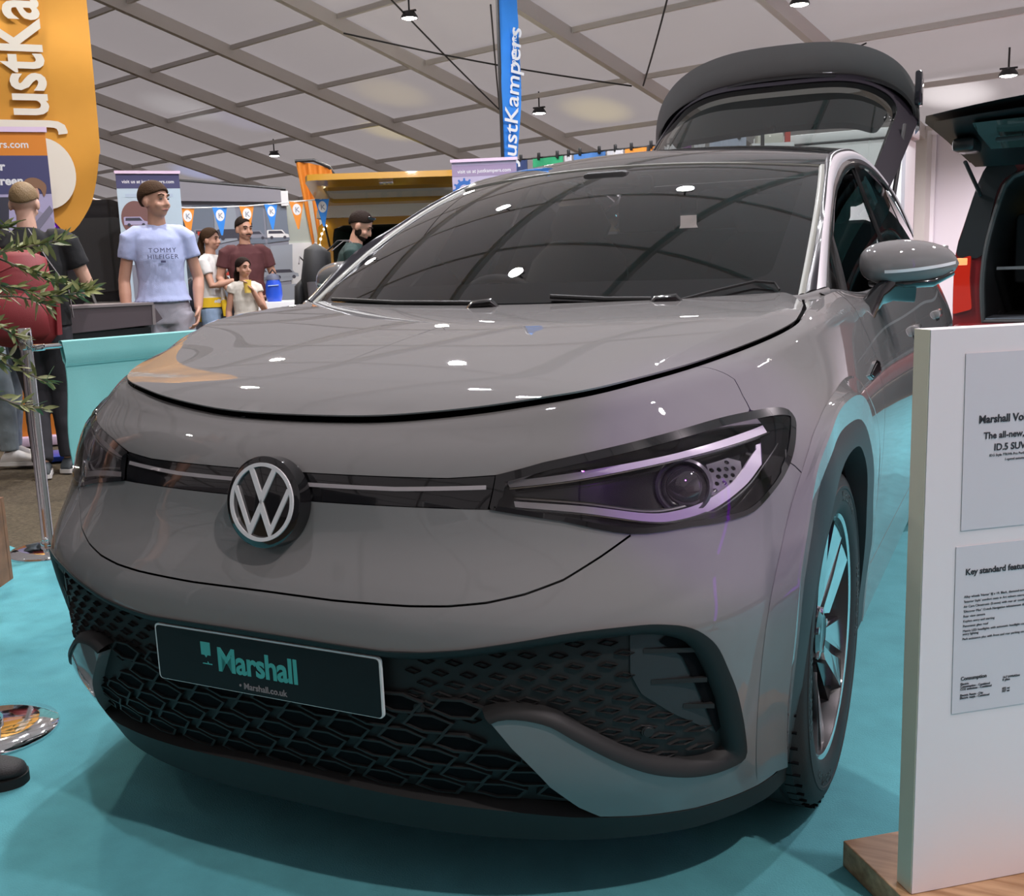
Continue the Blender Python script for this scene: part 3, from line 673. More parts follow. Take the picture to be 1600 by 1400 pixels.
# ---- headlamps
def on_shell(s, z, off): return Vector(bd(s, z, off)[0])
for sg in (1, -1):
    lens = surf_panel('headlamp', LAMP, [], shell, LENS, .02, .012, off=.002, step=.03)
    if sg < 0:
        for v in lens.data.vertices: v.co.x *= -1
        lens.data.flip_normals(); lens.data.update()
    def mir(o):
        if sg < 0:
            for v in o.data.vertices: v.co.x *= -1
            o.data.flip_normals()
        o.parent = lens; o.matrix_parent_inverse = lens.matrix_world.inverted(); return o
    mir(surf_panel('lamp_housing', LAMP, [], shell, LAMPBLK, .02, .0, off=-.055, step=.04, rim=False))
    # black edge of the lens
    n = 160; ol = resamp(LAMP + [LAMP[0]], n); c0 = (.56, .815)
    il = []
    for i, p in enumerate(ol):
        a = ol[(i - 1) % (n - 1)]; b = ol[(i + 1) % (n - 1)]; t = Vector((b[0] - a[0], b[1] - a[1])).normalized(); nn = Vector((-t.y, t.x))
        if (Vector(c0) - Vector(p)).dot(nn) < 0: nn = -nn
        wd = .013 if p[1] > .80 else .009
        il.append((p[0] + nn.x * wd, p[1] + nn.y * wd))
    A, N = bd([p[0] for p in ol], [p[1] for p in ol], .003); B, _ = bd([p[0] for p in il], [p[1] for p in il], .0035); D, _ = bd([p[0] for p in il], [p[1] for p in il], -.05)
    mb = MB(); mb.add([tuple(v) for v in np.concatenate([A, B, D])], [(r * n + i, r * n + i + 1, (r + 1) * n + i + 1, (r + 1) * n + i) for r in range(2) for i in range(n - 1)])
    mir(mb.build('lens_border', GLOSSBLK, lens, angle=60))
    def band(curve, w0, w1):
        L, Rr = [], []; k = len(curve)
        for i, p in enumerate(curve):
            q0 = curve[max(0, i - 1)]; q1 = curve[min(k - 1, i + 1)]; t = Vector((q1[0] - q0[0], q1[1] - q0[1])).normalized(); w = w0 + (w1 - w0) * i / (k - 1)
            L.append((p[0] - t.y * w, p[1] + t.x * w)); Rr.append((p[0] + t.y * w, p[1] - t.x * w))
        return L + Rr[::-1]
    up = smooth_poly([(.300, .8185), (.391, .829), (.491, .8445), (.611, .8645), (.70, .877), (.79, .888)], 6, False)
    mir(surf_panel('light_guide', band(up, .0055, .0075), [], shell, DRL, .012, .006, off=-.020, step=.02))
    mir(MB().tube([on_shell(a_, b_ - .0075, -.016) for a_, b_ in up], .0018, 6).build('chrome_line', BRUSHED, lens))
    lo = smooth_poly([(.298, .785), (.395, .7745), (.488, .757), (.54, .7565), (.600, .768), (.664, .796), (.727, .836), (.795, .872)], 6, False)
    mir(surf_panel('light_guide', band(lo, .0050, .0125), [], shell, DRL, .012, .006, off=-.022, step=.02))
    mir(MB().tube([on_shell(a_ + .006 * (a_ > .6), b_ - .0085 - .004 * (a_ > .6), -.017) for a_, b_ in lo], .0016, 6).build('chrome_line', BRUSHED, lens))
    lo2 = smooth_poly([(.300, .797), (.395, .787), (.488, .769), (.545, .770), (.600, .783), (.655, .810)], 6, False)
    mir(MB().tube([on_shell(a, b, -.034) for a, b in lo2], .003, 6).build('trim_strip', BRUSHED, lens))
    # projector
    P, N = bd(.570, .8065, -.042); N = (Vector(N) * .35 + Vector((.10, -1, .12)).normalized() * .65).normalized(); q = N.to_track_quat('Z', 'Y').to_matrix().to_4x4(); q.translation = Vector(P)
    mir(MB(q).lathe([(.052, -.02), (.050, .012), (.045, .016), (.042, .010), (.040, -.01)], 36).build('projector_bezel', LAMPGREY, lens))
    b = MB(q); b.lathe([(.040, .0), (.036, .012), (.028, .019), (.015, .023), (0.0005, .0245)], 32); mir(b.build('projector_lens', LAMPLENS, lens))
    # honeycomb reflector plate beside it
    hexp = [(.612, .784), (.625, .842), (.676, .852), (.700, .842), (.684, .806), (.655, .790)]
    holes = []
    for r in range(5):
        for c in range(6):
            cx, cz = .622 + c * .0155 + (r % 2) * .0075, .793 + r * .0125
            h = [(cx + .0052 * math.cos(k * 1.0472), cz + .0045 * math.sin(k * 1.0472)) for k in range(6)]
            if all(inside(hexp, [p[0] + .3 * (p[0] - cx)], [p[1] + .3 * (p[1] - cz)])[0] for p in h): holes.append(h)
    mir(surf_panel('reflector_plate', hexp, holes, shell, LAMPGREY, .006, .004, off=-.030, step=.02))
    iq = [(.742, .853), (.752, .868), (.802, .874), (.788, .856)]
    mir(surf_panel('signature_plate', iq, [], shell, DRL, .01, .003, off=-.026, step=.02))
# ---- light bar between the lamps and the emblem
bar = [(0, .8245), (.15, .8245), (.224, .8245), (.289, .8302), (.262, .7745), (.209, .776), (.15, .7763), (0, .7763)]
surf_panel('light_bar', symm(bar[:4] + bar[4:]), [], shell, GLOSSBLK, .02, .01, off=.0005, step=.03)
for sg in (1, -1):
    st = [(.036, .8085), (.15, .8085), (.272, .8145), (.270, .8075), (.15, .8015), (.036, .8015)]
    o = surf_panel('light_strip', st, [], shell, STRIP, .02, .004, off=.003, step=.02)
    if sg < 0:
        for v in o.data.vertices: v.co.x *= -1
        o.data.flip_normals()
tl = math.radians(11); EM = frame((0, .022, .776), (1, 0, 0), (0, math.sin(tl), math.cos(tl)))
em = MB(EM).lathe([(.0005, .004), (.080, .004), (.0845, .001), (.0855, -.03)], 64).build('emblem', GLOSSBLK, car)
def extr(poly, lo, hi, m): m.prism(poly, lo, hi)
lg = MB(EM); R0, R1 = .0725, .0655
lg.lathe([(R1, .0035), (R1, .0075), (R0, .0075), (R0, .0035)], 72)
def stroke(pts, wd):
    """mitred open polyline -> polygon"""
    P = [Vector(p) for p in pts]; L = []; Rr = []
    for i, p in enumerate(P):
        d1 = (P[i] - P[i - 1]).normalized() if i else (P[1] - P[0]).normalized(); d2 = (P[i + 1] - P[i]).normalized() if i < len(P) - 1 else d1
        n1 = Vector((-d1.y, d1.x)); n2 = Vector((-d2.y, d2.x)); b = (n1 + n2).normalized(); k = min(wd / 2 / max(.2, b.dot(n1)), wd * 1.3)
        L.append(tuple(p + b * k)); Rr.append(tuple(p - b * k))
    return L + Rr[::-1]
k = .0700
for pl in ([(-.395, .90), (-.0, .085), (.395, .90)], [(-.885, .36), (-.335, -.80), (0, -.085), (.335, -.80), (.885, .36)]):
    q = [(x * k, y * k) for x, y in stroke(pl, .150)]
    q = [(x, y) if math.hypot(x, y) < R1 + .003 else (x * (R1 + .003) / math.hypot(x, y), y * (R1 + .003) / math.hypot(x, y)) for x, y in q]
    lg.prism(q, .0035, .0073)
lgo = lg.build('emblem_letters', EMBLEM, em, smooth=True, angle=30)
# ---- number plate
PL = frame((0, -.0085, .467), (1, 0, 0), (0, -.01, 1))
pm = MB(PL); pm.prism(rounded([(-.262, -.057), (.262, -.057), (.262, .057), (-.262, .057)], .010), 0, .006); plate = pm.build('number_plate', WHITEPL, car, smooth=False)
pf = MB(PL); pf.prism(rounded([(-.2585, -.0555), (.2585, -.0555), (.2585, .0535), (-.2585, .0535)], .008), .006, .0068); pf.build('plate_face', PLATEBLK, plate, smooth=False)
PT = PL @ Matrix.Translation((0, 0, .0068))
text_mesh('plate_name', 'Marshall', .0660, PT @ Matrix.Translation((-.109, -.0185, .0004)), TEAL_PRINT, plate, bold=.0016, ext=.0004, sx=.90, spacing=.96)
ic = MB(PT); ic.prism([(-.147, .034), (-.124, .034), (-.124, .008), (-.132, .008), (-.1355, .003), (-.139, .008), (-.147, .008)], 0, .0006); ic.prism([(-.145, -.0085), (-.133, -.0085), (-.1325, -.0045), (-.130, -.0085), (-.122, -.0085), (-.122, -.0105), (-.145, -.0105)], 0, .0006)
ic.build('plate_badge', TEAL_PRINT, plate, smooth=False)
text_mesh('plate_web_address', '\u2022 Marshall.co.uk', .0175, PT @ Matrix.Translation((-.060, -.0475, .0004)), PLATEPINK, plate, bold=.0003, ext=.0003)
# ---- bonnet
hs = np.linspace(0, 1.3, 200); HT = TOP(hs)
hx = np.concatenate([HT[:, 0], [.805, .790, .768, .738]]); hy = np.concatenate([HT[:, 1], [.90, 1.0, 1.10, 1.245]]); hz = np.concatenate([HT[:, 2], [1.063, 1.071, 1.077, 1.084]])
hlift = np.interp(hy, [.15, .25, .5, 1.0, 1.3], [.016, .012, .009, .006, .003])
hx = hx - np.interp(hx, [0, .3, .6], [0, .004, .006]); hy = hy - np.interp(hx, [0, .4, .65, .8], [.013, .009, .002, 0]); hz = hz + hlift
HCEN = Spl([(.12, .910), (.137, .923), (.165, .942), (.2, .960), (.3, .993), (.5, 1.034), (.75, 1.067), (1.0, 1.090), (1.25, 1.106)])
def hood(x, y, off=0.0):
    x = np.asarray(x, float); y = np.asarray(y, float)
    X = np.interp(y, hy, hx); ze = np.interp(y, hy, hz); zc = HCEN(y); t = np.minimum(np.abs(x) / np.maximum(X, .02), 1.03)
    w = np.clip((y - .30) / .5, 0, 1); w = w * w * (3 - 2 * w); tk = .942
    soft = t ** 2.2
    kk = .12; sh = np.where(t < tk, kk * (t / tk) ** 2, kk + (1 - kk) * (t - tk) / (1 - tk))
    # rounded knee
    sm = .016; d = (t - tk) / sm; sh = sh + np.where(np.abs(d) < 1, .006 * (1 - np.abs(d)) ** 2, 0)
    drop = soft * (1 - w) + sh * w
    return zc - np.maximum(zc - ze, 0) * drop
def hoodfn(u, v, off):
    e = 4e-3; z = hood(u, v); P = np.stack([u, v, z], -1)
    gx = (hood(u + e, v) - hood(u - e, v)) / (2 * e); gy = (hood(u, v + e) - hood(u, v - e)) / (2 * e)
    N = np.stack([-gx, -gy, np.ones_like(gx)], -1); N /= np.linalg.norm(N, axis=-1, keepdims=True)
    return P + N * off, N
def cowl_y(x): return .985 + .235 * (np.abs(x) / .73) ** 2.2
he = [(x, y) for x, y in zip(hx, hy) if y <= 1.245]
rear = [(x, float(cowl_y(x))) for x in np.linspace(.715, 0, 24)]
surf_panel('bonnet', symm(he + rear), [], hoodfn, PAINT, .015, .0035, step=.028, extra=[[(np.interp(y, hy, hx) * t_ * sg, y) for y in np.linspace(.34, 1.10, 50)] for sg in (1, -1) for t_ in (.926, .942, .958)])
def linerfn(u, v, off):
    P, N = hoodfn(u, v, -.030); return P, N
surf_panel('bonnet_liner', symm([(x * .99 + 0, y + (.010 if y < .2 else 0)) for x, y in he] + rear), [], linerfn, VOID, .03, 0, step=.06, rim=False)
# top of the wing between the bonnet's rear corner and the windscreen pillar
def ribbon(name, A, B, n, material, crown=0.0, parent=None, mirror=True, sub=4, per=3):
    """strip between two 3-D curves"""
    A = resamp3(A, n); Bc = resamp3(B, n); out = []
    for sgn in ((1, -1) if mirror else (1,)):
        m = MB(); vs = []; fs = []
        for i in range(n):
            t0 = Vector(A[min(n - 1, i + 1)]) - Vector(A[max(0, i - 1)]); ac = Vector(Bc[i]) - Vector(A[i]); nn = t0.cross(ac)
            nn = nn.normalized() if nn.length > 1e-9 else Vector((0, 0, 1))
            if nn.x * 1 + nn.z < 0: nn = -nn
            for j in range(sub + 1):
                t = j / sub; p = Vector(A[i]).lerp(Vector(Bc[i]), t) + nn * (crown * 4 * t * (1 - t)); vs.append((p.x * sgn, p.y, p.z))
        for i in range(n - 1):
            for j in range(sub):
                a = i * (sub + 1) + j; f = (a, a + 1, a + sub + 2, a + sub + 1); fs.append(f)
        m.add(vs, fs); out.append(m.build(name, material, parent or car, angle=60))
    return out
def resamp3(P, n):
    P = smooth_poly(P, 6, False) if len(P) > 2 else [tuple(p) for p in P]; a = np.array(P); d = np.concatenate([[0], np.cumsum(np.linalg.norm(np.diff(a, axis=0), axis=1))]); t = np.linspace(0, d[-1], n)
    return [tuple(np.interp(t, d, a[:, k])[i] for k in range(3)) for i in range(n)]
ribbon('wing_shoulder', [tuple(TOP(s)) for s in (1.29, 1.36, 1.45, 1.58, 1.66)], [(.8105, .822, 1.050), (.803, .91, 1.0635), (.789, 1.01, 1.0715), (.768, 1.105, 1.078), (.738, 1.25, 1.090)], 16, PAINT, .002)
# ---- windscreen, pillars, roof, side windows
def ws(a, b):
    """a across (-1..1), b up (0..1)"""
    a = np.asarray(a, float); b = np.asarray(b, float)
    x = a * (.732 + (.632 - .732) * b + .010 * b * (1 - b) * 4)
    y = (1.0 + .205 * a * a) * (1 - b) + (1.90 + .125 * a * a) * b
    z = (1.092 + .0 * a) * (1 - b) + (1.494 - .030 * a * a) * b + .045 * b * (1 - b) * 4 * .8 * (1 - .25 * a * a)
    return np.stack([x, y, z], -1)
def wsfn(u, v, off):
    e = 3e-3; P = ws(u, v); N = np.cross(ws(u + e, v) - ws(u - e, v), ws(u, v + e) - ws(u, v - e)); N /= np.linalg.norm(N, axis=-1, keepdims=True); return P + N * off, N
surf_panel('windscreen', [(-1, 0), (1, 0), (1, 1), (-1, 1)], [], wsfn, WINDSCREEN, .05, .004, step=.045)
fr_o = [(-.985, .0), (.985, .0), (.995, .12), (1, 1), (-1, 1), (-.995, .12)]
fr_i = rounded([(-.90, .10), (.90, .10), (.945, .93), (-.945, .93)], .06, 6)
surf_panel('windscreen_border', fr_o, [fr_i], wsfn, FRIT, .05, 0, off=-.005, step=.05, rim=False)
surf_panel('cowl_panel', [(-.95, -.085), (.95, -.085), (.96, .012), (-.96, .012)], [], wsfn, SATBLK, .05, .0, off=-.006, step=.04, rim=False)
WE = [tuple(ws(1.0, b)) for b in np.linspace(0, 1, 9)]
WE2 = [(p[0] + .016, p[1] + .006, p[2] + .004) for p in WE]
ribbon('windscreen_moulding', WE, WE2, 20, MOULD, .003)
SIL_L = [(.780, 1.190, 1.104), (.752, 1.411, 1.242), (.718, 1.66, 1.345), (.684, 1.90, 1.434), (.652, 2.2, 1.509), (.625, 2.7, 1.562), (.612, 3.1, 1.572), (.622, 3.5, 1.532), (.655, 3.86, 1.442), (.70, 4.12, 1.30)]
SIL_R = [(.791, 1.257, 1.108), (.757, 1.486, 1.242), (.724, 1.72, 1.335), (.694, 1.948, 1.413), (.660, 2.315, 1.492), (.637, 2.76, 1.538), (.630, 3.15, 1.545), (.645, 3.52, 1.503), (.676, 3.86, 1.412), (.715, 4.12, 1.27)]
GL_E = [(.799, 1.300, 1.100), (.774, 1.400, 1.175), (.757, 1.560, 1.240), (.720, 1.810, 1.345), (.690, 2.105, 1.420), (.665, 2.42, 1.475), (.650, 2.80, 1.508), (.645, 3.15, 1.508), (.662, 3.5, 1.462), (.690, 3.80, 1.372), (.722, 4.02, 1.25)]
def setback(L):                                             # the pillar falls away behind the screen edge
    out = []
    for x, y, z in L:
        k = min(1, max(0, (2.25 - y) / .5)); out.append((x - .006 * k, y + .034 * k, z + .001 * k))
    return out
ribbon('cowl_corner', [(.70, 1.185, 1.093), (.735, 1.205, 1.0935), (.752, 1.213, 1.097), (.776, 1.225, 1.104), (.79, 1.29, 1.108)], [(.70, 1.17, 1.082), (.735, 1.18, 1.082), (.76, 1.18, 1.083), (.785, 1.21, 1.088), (.798, 1.27, 1.092)], 14, PAINT, .004)
SIL_L, SIL_R, GL_E = setback(SIL_L), setback(SIL_R), setback(GL_E)
ribbon('pillar_panel', WE2 + [(.634, 2.2, 1.516), (.606, 2.7, 1.573), (.590, 3.1, 1.582), (.600, 3.4, 1.560)], SIL_L[:8], 44, PILLARBLK, .004)
ribbon('roof_trim', SIL_L, SIL_R, 50, SILVERTRIM, .006)
ribbon('window_frame', SIL_R, GL_E, 50, BRUSHEDDK, .002)
ROOF_C = Spl([(1.9, 1.494), (2.0, 1.523), (2.15, 1.556), (2.4, 1.590), (2.7, 1.605), (3.0, 1.600), (3.2, 1.588), (3.45, 1.565)])
RE = resamp3([(.648, 2.031, 1.468), (.634, 2.2, 1.516), (.606, 2.7, 1.573), (.590, 3.1, 1.582), (.600, 3.4, 1.560)], 40)
def roof(a, t):
    i = t * (len(RE) - 1); i0 = int(min(len(RE) - 2, i)); f = i - i0; e = [RE[i0][k] * (1 - f) + RE[i0 + 1][k] * f for k in range(3)]
    yc = 1.90 + (3.42 - 1.90) * t; y = yc + (e[1] - yc) * a * a
    zc = float(ROOF_C(yc)); return (e[0] * a, y, zc + (e[2] - zc) * abs(a) ** 2.4)
m = MB(); m.grid(roof_ := (lambda t, a: roof(a, t)), np.linspace(0, 1, 30), np.linspace(-1, 1, 33)); m.build('roof', ROOFBLK, car)
m = MB(); m.tube([tuple(ws(a, 1.0) + np.array([0, .003, .002])) for a in np.linspace(-1, 1, 31)], .0035, 6); m.build('windscreen_top_seal', MOULD, car)
m = MB(); m.grid(lambda t, a: (roof(a, t)[0] * .97, roof(a, t)[1], roof(a, t)[2] - .035), np.linspace(0.02, 1, 12), np.linspace(-1, 1, 13)); m.build('headlining', SEAT, car)
beltc = [tuple(TOP(s)) for s in np.linspace(1.62, 4.42, 30)]
def sidefn(u, v, off):                                       # (y, z) -> side window surface
    x = np.array([side_x(a, b) for a, b in zip(np.atleast_1d(u), np.atleast_1d(v))]); e = 4e-3
    gx = np.array([(side_x(a + e, b) - side_x(a - e, b)) / (2 * e) for a, b in zip(u, v)]); gz = np.array([(side_x(a, b + e) - side_x(a, b - e)) / (2 * e) for a, b in zip(u, v)])
    N = np.stack([np.ones_like(x), -gx, -gz], -1); N /= np.linalg.norm(N, axis=-1, keepdims=True); P = np.stack([x, u, v], -1)
    return P + N * off, N
top_e = [(p[1], p[2] + .012) for p in smooth_poly(GL_E, 5, False)]
def topz(y): return float(np.interp(y, [p[0] for p in top_e], [p[1] for p in top_e]))
def beltz(y): return float(np.interp(y, [p[1] for p in beltc], [p[2] for p in beltc])) - .010
def pane(name, y0, y1, material, lean=0.0):
    bot = [(y, beltz(y)) for y in np.linspace(y0, y1, 24)]
    t0 = y0 + lean; t1 = y1 + lean
    tp = [(y, topz(y)) for y in np.linspace(min(t1, 4.0), max(t0, 1.31), 30)]
    return surf_panel(name, bot + tp, [], sidefn, material, .04, .004, off=-.006, step=.06, mirror=True)
pane('quarter_light', 1.31, 1.445, SIDEGLASS, .10)
pane('front_side_window', 1.465, 2.50, SIDEGLASS, .12)
pane('rear_side_window', 2.60, 3.98, DARKGLASS, .12)
for y0, y1, nm, mt in ((1.440, 1.472, 'window_divider', SATBLK), (2.49, 2.62, 'door_pillar', GLOSSBLK)):
    for sg in (1, -1):
        m = MB(); n = 14; vs = []
        for i in range(n):
            t = i / (n - 1)
            for y, ins in ((y0, 0), (y1, 0)):
                yy = y + .11 * t; zz = beltz(y) + (topz(yy) - beltz(y)) * t; vs.append((sg * (side_x(yy, zz) + .001), yy, zz))
        vs2 = [(v[0] - sg * .02, v[1], v[2]) for v in vs]; k = len(vs)
        fs = [(2 * i, 2 * i + 1, 2 * i + 3, 2 * i + 2) for i in range(n - 1)] + [(k + 2 * i, k + 2 * i + 2, k + 2 * i + 3, k + 2 * i + 1) for i in range(n - 1)] + [(2 * i, 2 * i + 2, k + 2 * i + 2, k + 2 * i) for i in range(n - 1)] + [(2 * i + 1, k + 2 * i + 1, k + 2 * i + 3, 2 * i + 3) for i in range(n - 1)]
        m.add(vs + vs2, fs); m.build(nm, mt, car, angle=30)
ribbon('window_sill_trim', beltc, [(p[0] - .022, p[1], p[2] + .006) for p in beltc], 40, SATBLK, .003)
# ---- raised tailgate
def arch_pts(half, z0, ztop, y0, ytop, n=49, p=2.6):
    """an arch from one side over the middle: x, y, z"""
    out = []
    for i in range(n):
        a = math.pi * (1 - i / (n - 1)); c, s_ = math.cos(a), math.sin(a)
        x = half * math.copysign(abs(c) ** (2 / p), c); h = abs(s_) ** (2 / p); out.append((x, y0 + (ytop - y0) * h, z0 + (ztop - z0) * h))
    return out
OUT = arch_pts(.700, 1.80, 2.280, 4.44, 4.40, p=2.7); INN_ = arch_pts(.688, 1.83, 2.150, 4.47, 4.47, p=2.5)
KEEL = [((o[0] + i[0]) / 2 * 1.0, (o[1] + i[1]) / 2 - .008, (o[2] + i[2]) / 2) for o, i in zip(OUT, INN_)]
BACK = [(o[0] * .96, o[1] + .07, o[2] - .02) for o in OUT]
m = MB(); n = len(OUT)
IN2 = [(i[0] * .985, i[1] + .012, i[2] - .012) for i in INN_]
m.add(BACK + OUT + KEEL + INN_ + IN2, [(r * n + i, r * n + i + 1, (r + 1) * n + i + 1, (r + 1) * n + i) for r in range(4) for i in range(n - 1)])
gate = m.build('tailgate', PAINT, car, angle=50)
UND = arch_pts(.672, 1.83, 2.105, 4.44, 4.40, p=2.4)
m = MB(); mid = [((a[0] + b[0]) / 2, (a[1] + b[1]) / 2 - .02, (a[2] + b[2]) / 2 - .004) for a, b in zip(IN2, UND)]
U2 = [(p[0] * .97, p[1] + .05, p[2] - .01) for p in UND]
m.add(IN2 + mid + UND + U2, [(r * n + i, r * n + i + 1, (r + 1) * n + i + 1, (r + 1) * n + i) for r in range(3) for i in range(n - 1)]); m.build('spoiler_lip', GLOSSBLK, gate, angle=60)
# glass and its black border: a sheet from the hinge line up to the spoiler
def lid(a, b):
    a = np.asarray(a, float); b = np.asarray(b, float)
    half = .655 + .035 * b
    y = 3.46 + .97 * b + .03 * a * a; z = 1.560 - .14 * np.abs(a) ** 3 * (1 - b) + (.555 + 0 * a) * b - .03 * b * (1 - b) - .27 * np.abs(a) ** 4.5 * b
    return np.stack([a * half, y, z], -1)
def lidfn(u, v, off):
    e = 3e-3; P = lid(u, v); N = np.cross(lid(u + e, v) - lid(u - e, v), lid(u, v + e) - lid(u, v - e)); N /= np.linalg.norm(N, axis=-1, keepdims=True); return P + N * off, N
gl = rounded([(-.88, .10), (.88, .10), (.885, .93), (-.885, .93)], .10, 6)
surf_panel('tailgate_frame', [(-1, 0), (1, 0), (1, 1), (-1, 1)], [gl], lidfn, GATETRIM, .05, .035, step=.06, parent=gate)
surf_panel('rear_window', gl, [], lidfn, DARKGLASS2, .05, .004, off=-.004, step=.07, parent=gate)
inner = [(-.74, .60), (-.45, .53), (.0, .56), (.45, .58), (.84, .66), (.87, .90), (-.86, .90), (-.84, .72)]
surf_panel('tailgate_inner_trim', rounded(inner, .08, 4), [], lidfn, GATEINNER, .05, .03, off=-.05, step=.07, parent=gate)
for a in (.02, .075):
    P, N = lidfn(np.array([a]), np.array([.55]), -.045); MB().ball(P[0], (.012, .012, .016)).build('gate_latch', SATBLK, gate)
m = MB(); m.box((.690, 4.45, 2.00), (.035, .09, .17), bev=.012); m.build('tail_lamp', DARKGLASS_SOLID, gate)
for sg in (1, -1):
    MB().tube([(sg * .62, 3.95, 1.30), (sg * .655, 4.18, 1.80)], .011, 8).build('gas_strut', SATBLK, car)
# tail end of the shell
def tail(a, b): return (a * (.80 - .05 * b), 4.42 + .13 * (1 - a * a) - .05 * b, .28 + .50 * b)
m = MB(); m.grid(tail, np.linspace(-1, 1, 17), np.linspace(0, 1, 7)); m.build('rear_bumper', PAINT, car)
m = MB(); m.box((0, 3.95, .70), (1.1, 1.0, .06)); m.build('boot_floor', SEAT, car)
for sg in (1, -1):
    m = MB(); m.grid(lambda y, z: (sg * .60, y, z), (3.45, 4.40), (.70, 1.15)); m.build('boot_side', SEAT, car)
# ---- wheels
def wheel(x, y, sg):
    M = Matrix.Translation((x * sg, y, .368)) @ Matrix.Diagonal((sg, 1, 1, 1))
    t = MB(M)
    prof = [(.262, -.105), (.290, -.122), (.325, -.124), (.352, -.112), (.366, -.095)]
    for c in (-.062, 0, .062):
        prof += [(.3675, c - .026), (.3675, c - .0075), (.359, c - .006), (.359, c + .006), (.3675, c + .0075), (.3675, c + .026)]
    prof += [(.366, .088), (.355, .106), (.345, .1125), (.330, .1165), (.3285, .1185), (.322, .1185), (.3205, .1170), (.300, .1180), (.285, .1160), (.270, .110), (.263, .103)]
    t.lathe(prof, 72, 'x')
    ty = t.build('tyre', RUBBER, car, angle=35)
    # shoulder sipes
    sp = MB(M)
    for k in range(60):
        a = 2 * math.pi * k / 60; R = Matrix.Rotation(a, 3, 'X')
        for x0, w in ((.086, .034), (-.086, .034)):
            sp.box(R @ Vector((x0, 0, .3655)), (w, .0035, .005), R)
    sp.build('tread_sipes', VOID, ty, smooth=False)
    def side_text(txt, a0, r, size, up=1):
        def fn(px, py, pz):
            a = a0 - up * px / r; rr = r + up * py; v = Vector((.1172 + pz, rr * math.sin(-a) , rr * math.cos(a))); v = Vector((.1172 + pz, -rr * math.sin(a), rr * math.cos(a))); return M @ v
        return text_mesh('sidewall_lettering', txt, size, None, SIDEWALL, ty, bold=.0006, ext=.0012, fn=fn)
    side_text('Ventus S1 evo', -.12, .296, .030)
    side_text('Ventus S1 evo', 3.0, .296, .030)
    side_text('HANKOOK', 1.95, .292, .034); side_text('HANKOOK', -1.3, .292, .034)
    rim = MB(M); rim.lathe([(.270, .100), (.267, .106), (.260, .104), (.255, .090), (.245, .05), (.240, -.06), (.255, -.10)], 72, 'x'); rb = rim.build('wheel_rim', BARREL, car, angle=40); lp_ = MB(M); lp_.lathe([(.2695, .1003), (.2665, .1066), (.2595, .1046), (.2575, .1030)], 72, 'x'); lp_.build('rim_lip', MACHINED, rb, angle=40)
    bk = MB(M); bk.lathe([(.242, .0), (.15, .02), (.02, .025)], 48, 'x'); bk.build('brake_disc', BRAKE, rb)
    def pol(r, d): return (r * math.sin(math.radians(d)), r * math.cos(math.radians(d)))
    for k in range(5):                                     # five spokes, each a pair of machined blades over a black carrier
        R = Matrix.Rotation(2 * math.pi * k / 5 + .36, 4, 'X')
        dep = lambda p: .070 + .030 * min(1, math.hypot(*p) / .24)
        cpoly = [pol(.045, -40), pol(.10, -24), pol(.262, -24), pol(.262, 24), pol(.10, 22), pol(.045, 40)]
        q = MB(M @ R); nn = len(cpoly); q.add([(dep(p) - .018, *p) for p in cpoly] + [(dep(p) - .06, *p) for p in cpoly], [tuple(range(nn))] + [(i, i + nn, (i + 1) % nn + nn, (i + 1) % nn) for i in range(nn)]); q.build('spoke', GLOSSBLK, rb, smooth=False)
        for poly, dz in (([pol(.060, -34), pol(.105, -20), pol(.260, -23.5), pol(.262, -5), pol(.13, -5), pol(.055, -8)], .0), ([pol(.058, 8), pol(.16, 2.5), pol(.262, -1), pol(.262, 14), pol(.175, 17), pol(.09, 26)], -.004)):
            q = MB(M @ R); nn = len(poly); q.add([(dep(p) + dz + .010 * math.sin(math.atan2(p[0], p[1]) * 3), *p) for p in poly] + [(dep(p) - .02, *p) for p in poly], [tuple(range(nn))] + [(i, i + nn, (i + 1) % nn + nn, (i + 1) % nn) for i in range(nn)]); q.build('spoke_face', MACHINED, rb, smooth=False)
    h = MB(M); h.lathe([(.062, .055), (.058, .082), (.040, .088), (.034, .084), (.0005, .085)], 40, 'x'); h.build('hub_cap', GLOSSBLK, rb)
    for k in range(5):
        a = 2 * math.pi * k / 5 + .2; MB(M).lathe([(.0085, .078), (.0085, .088), (.0005, .09)], 6, 'x', (0, .05 * math.cos(a), .05 * math.sin(a))).build('wheel_bolt', BRUSHED, rb)
for sg in (1, -1):
    wheel(.785, .806, sg); wheel(.785, 3.572, sg)
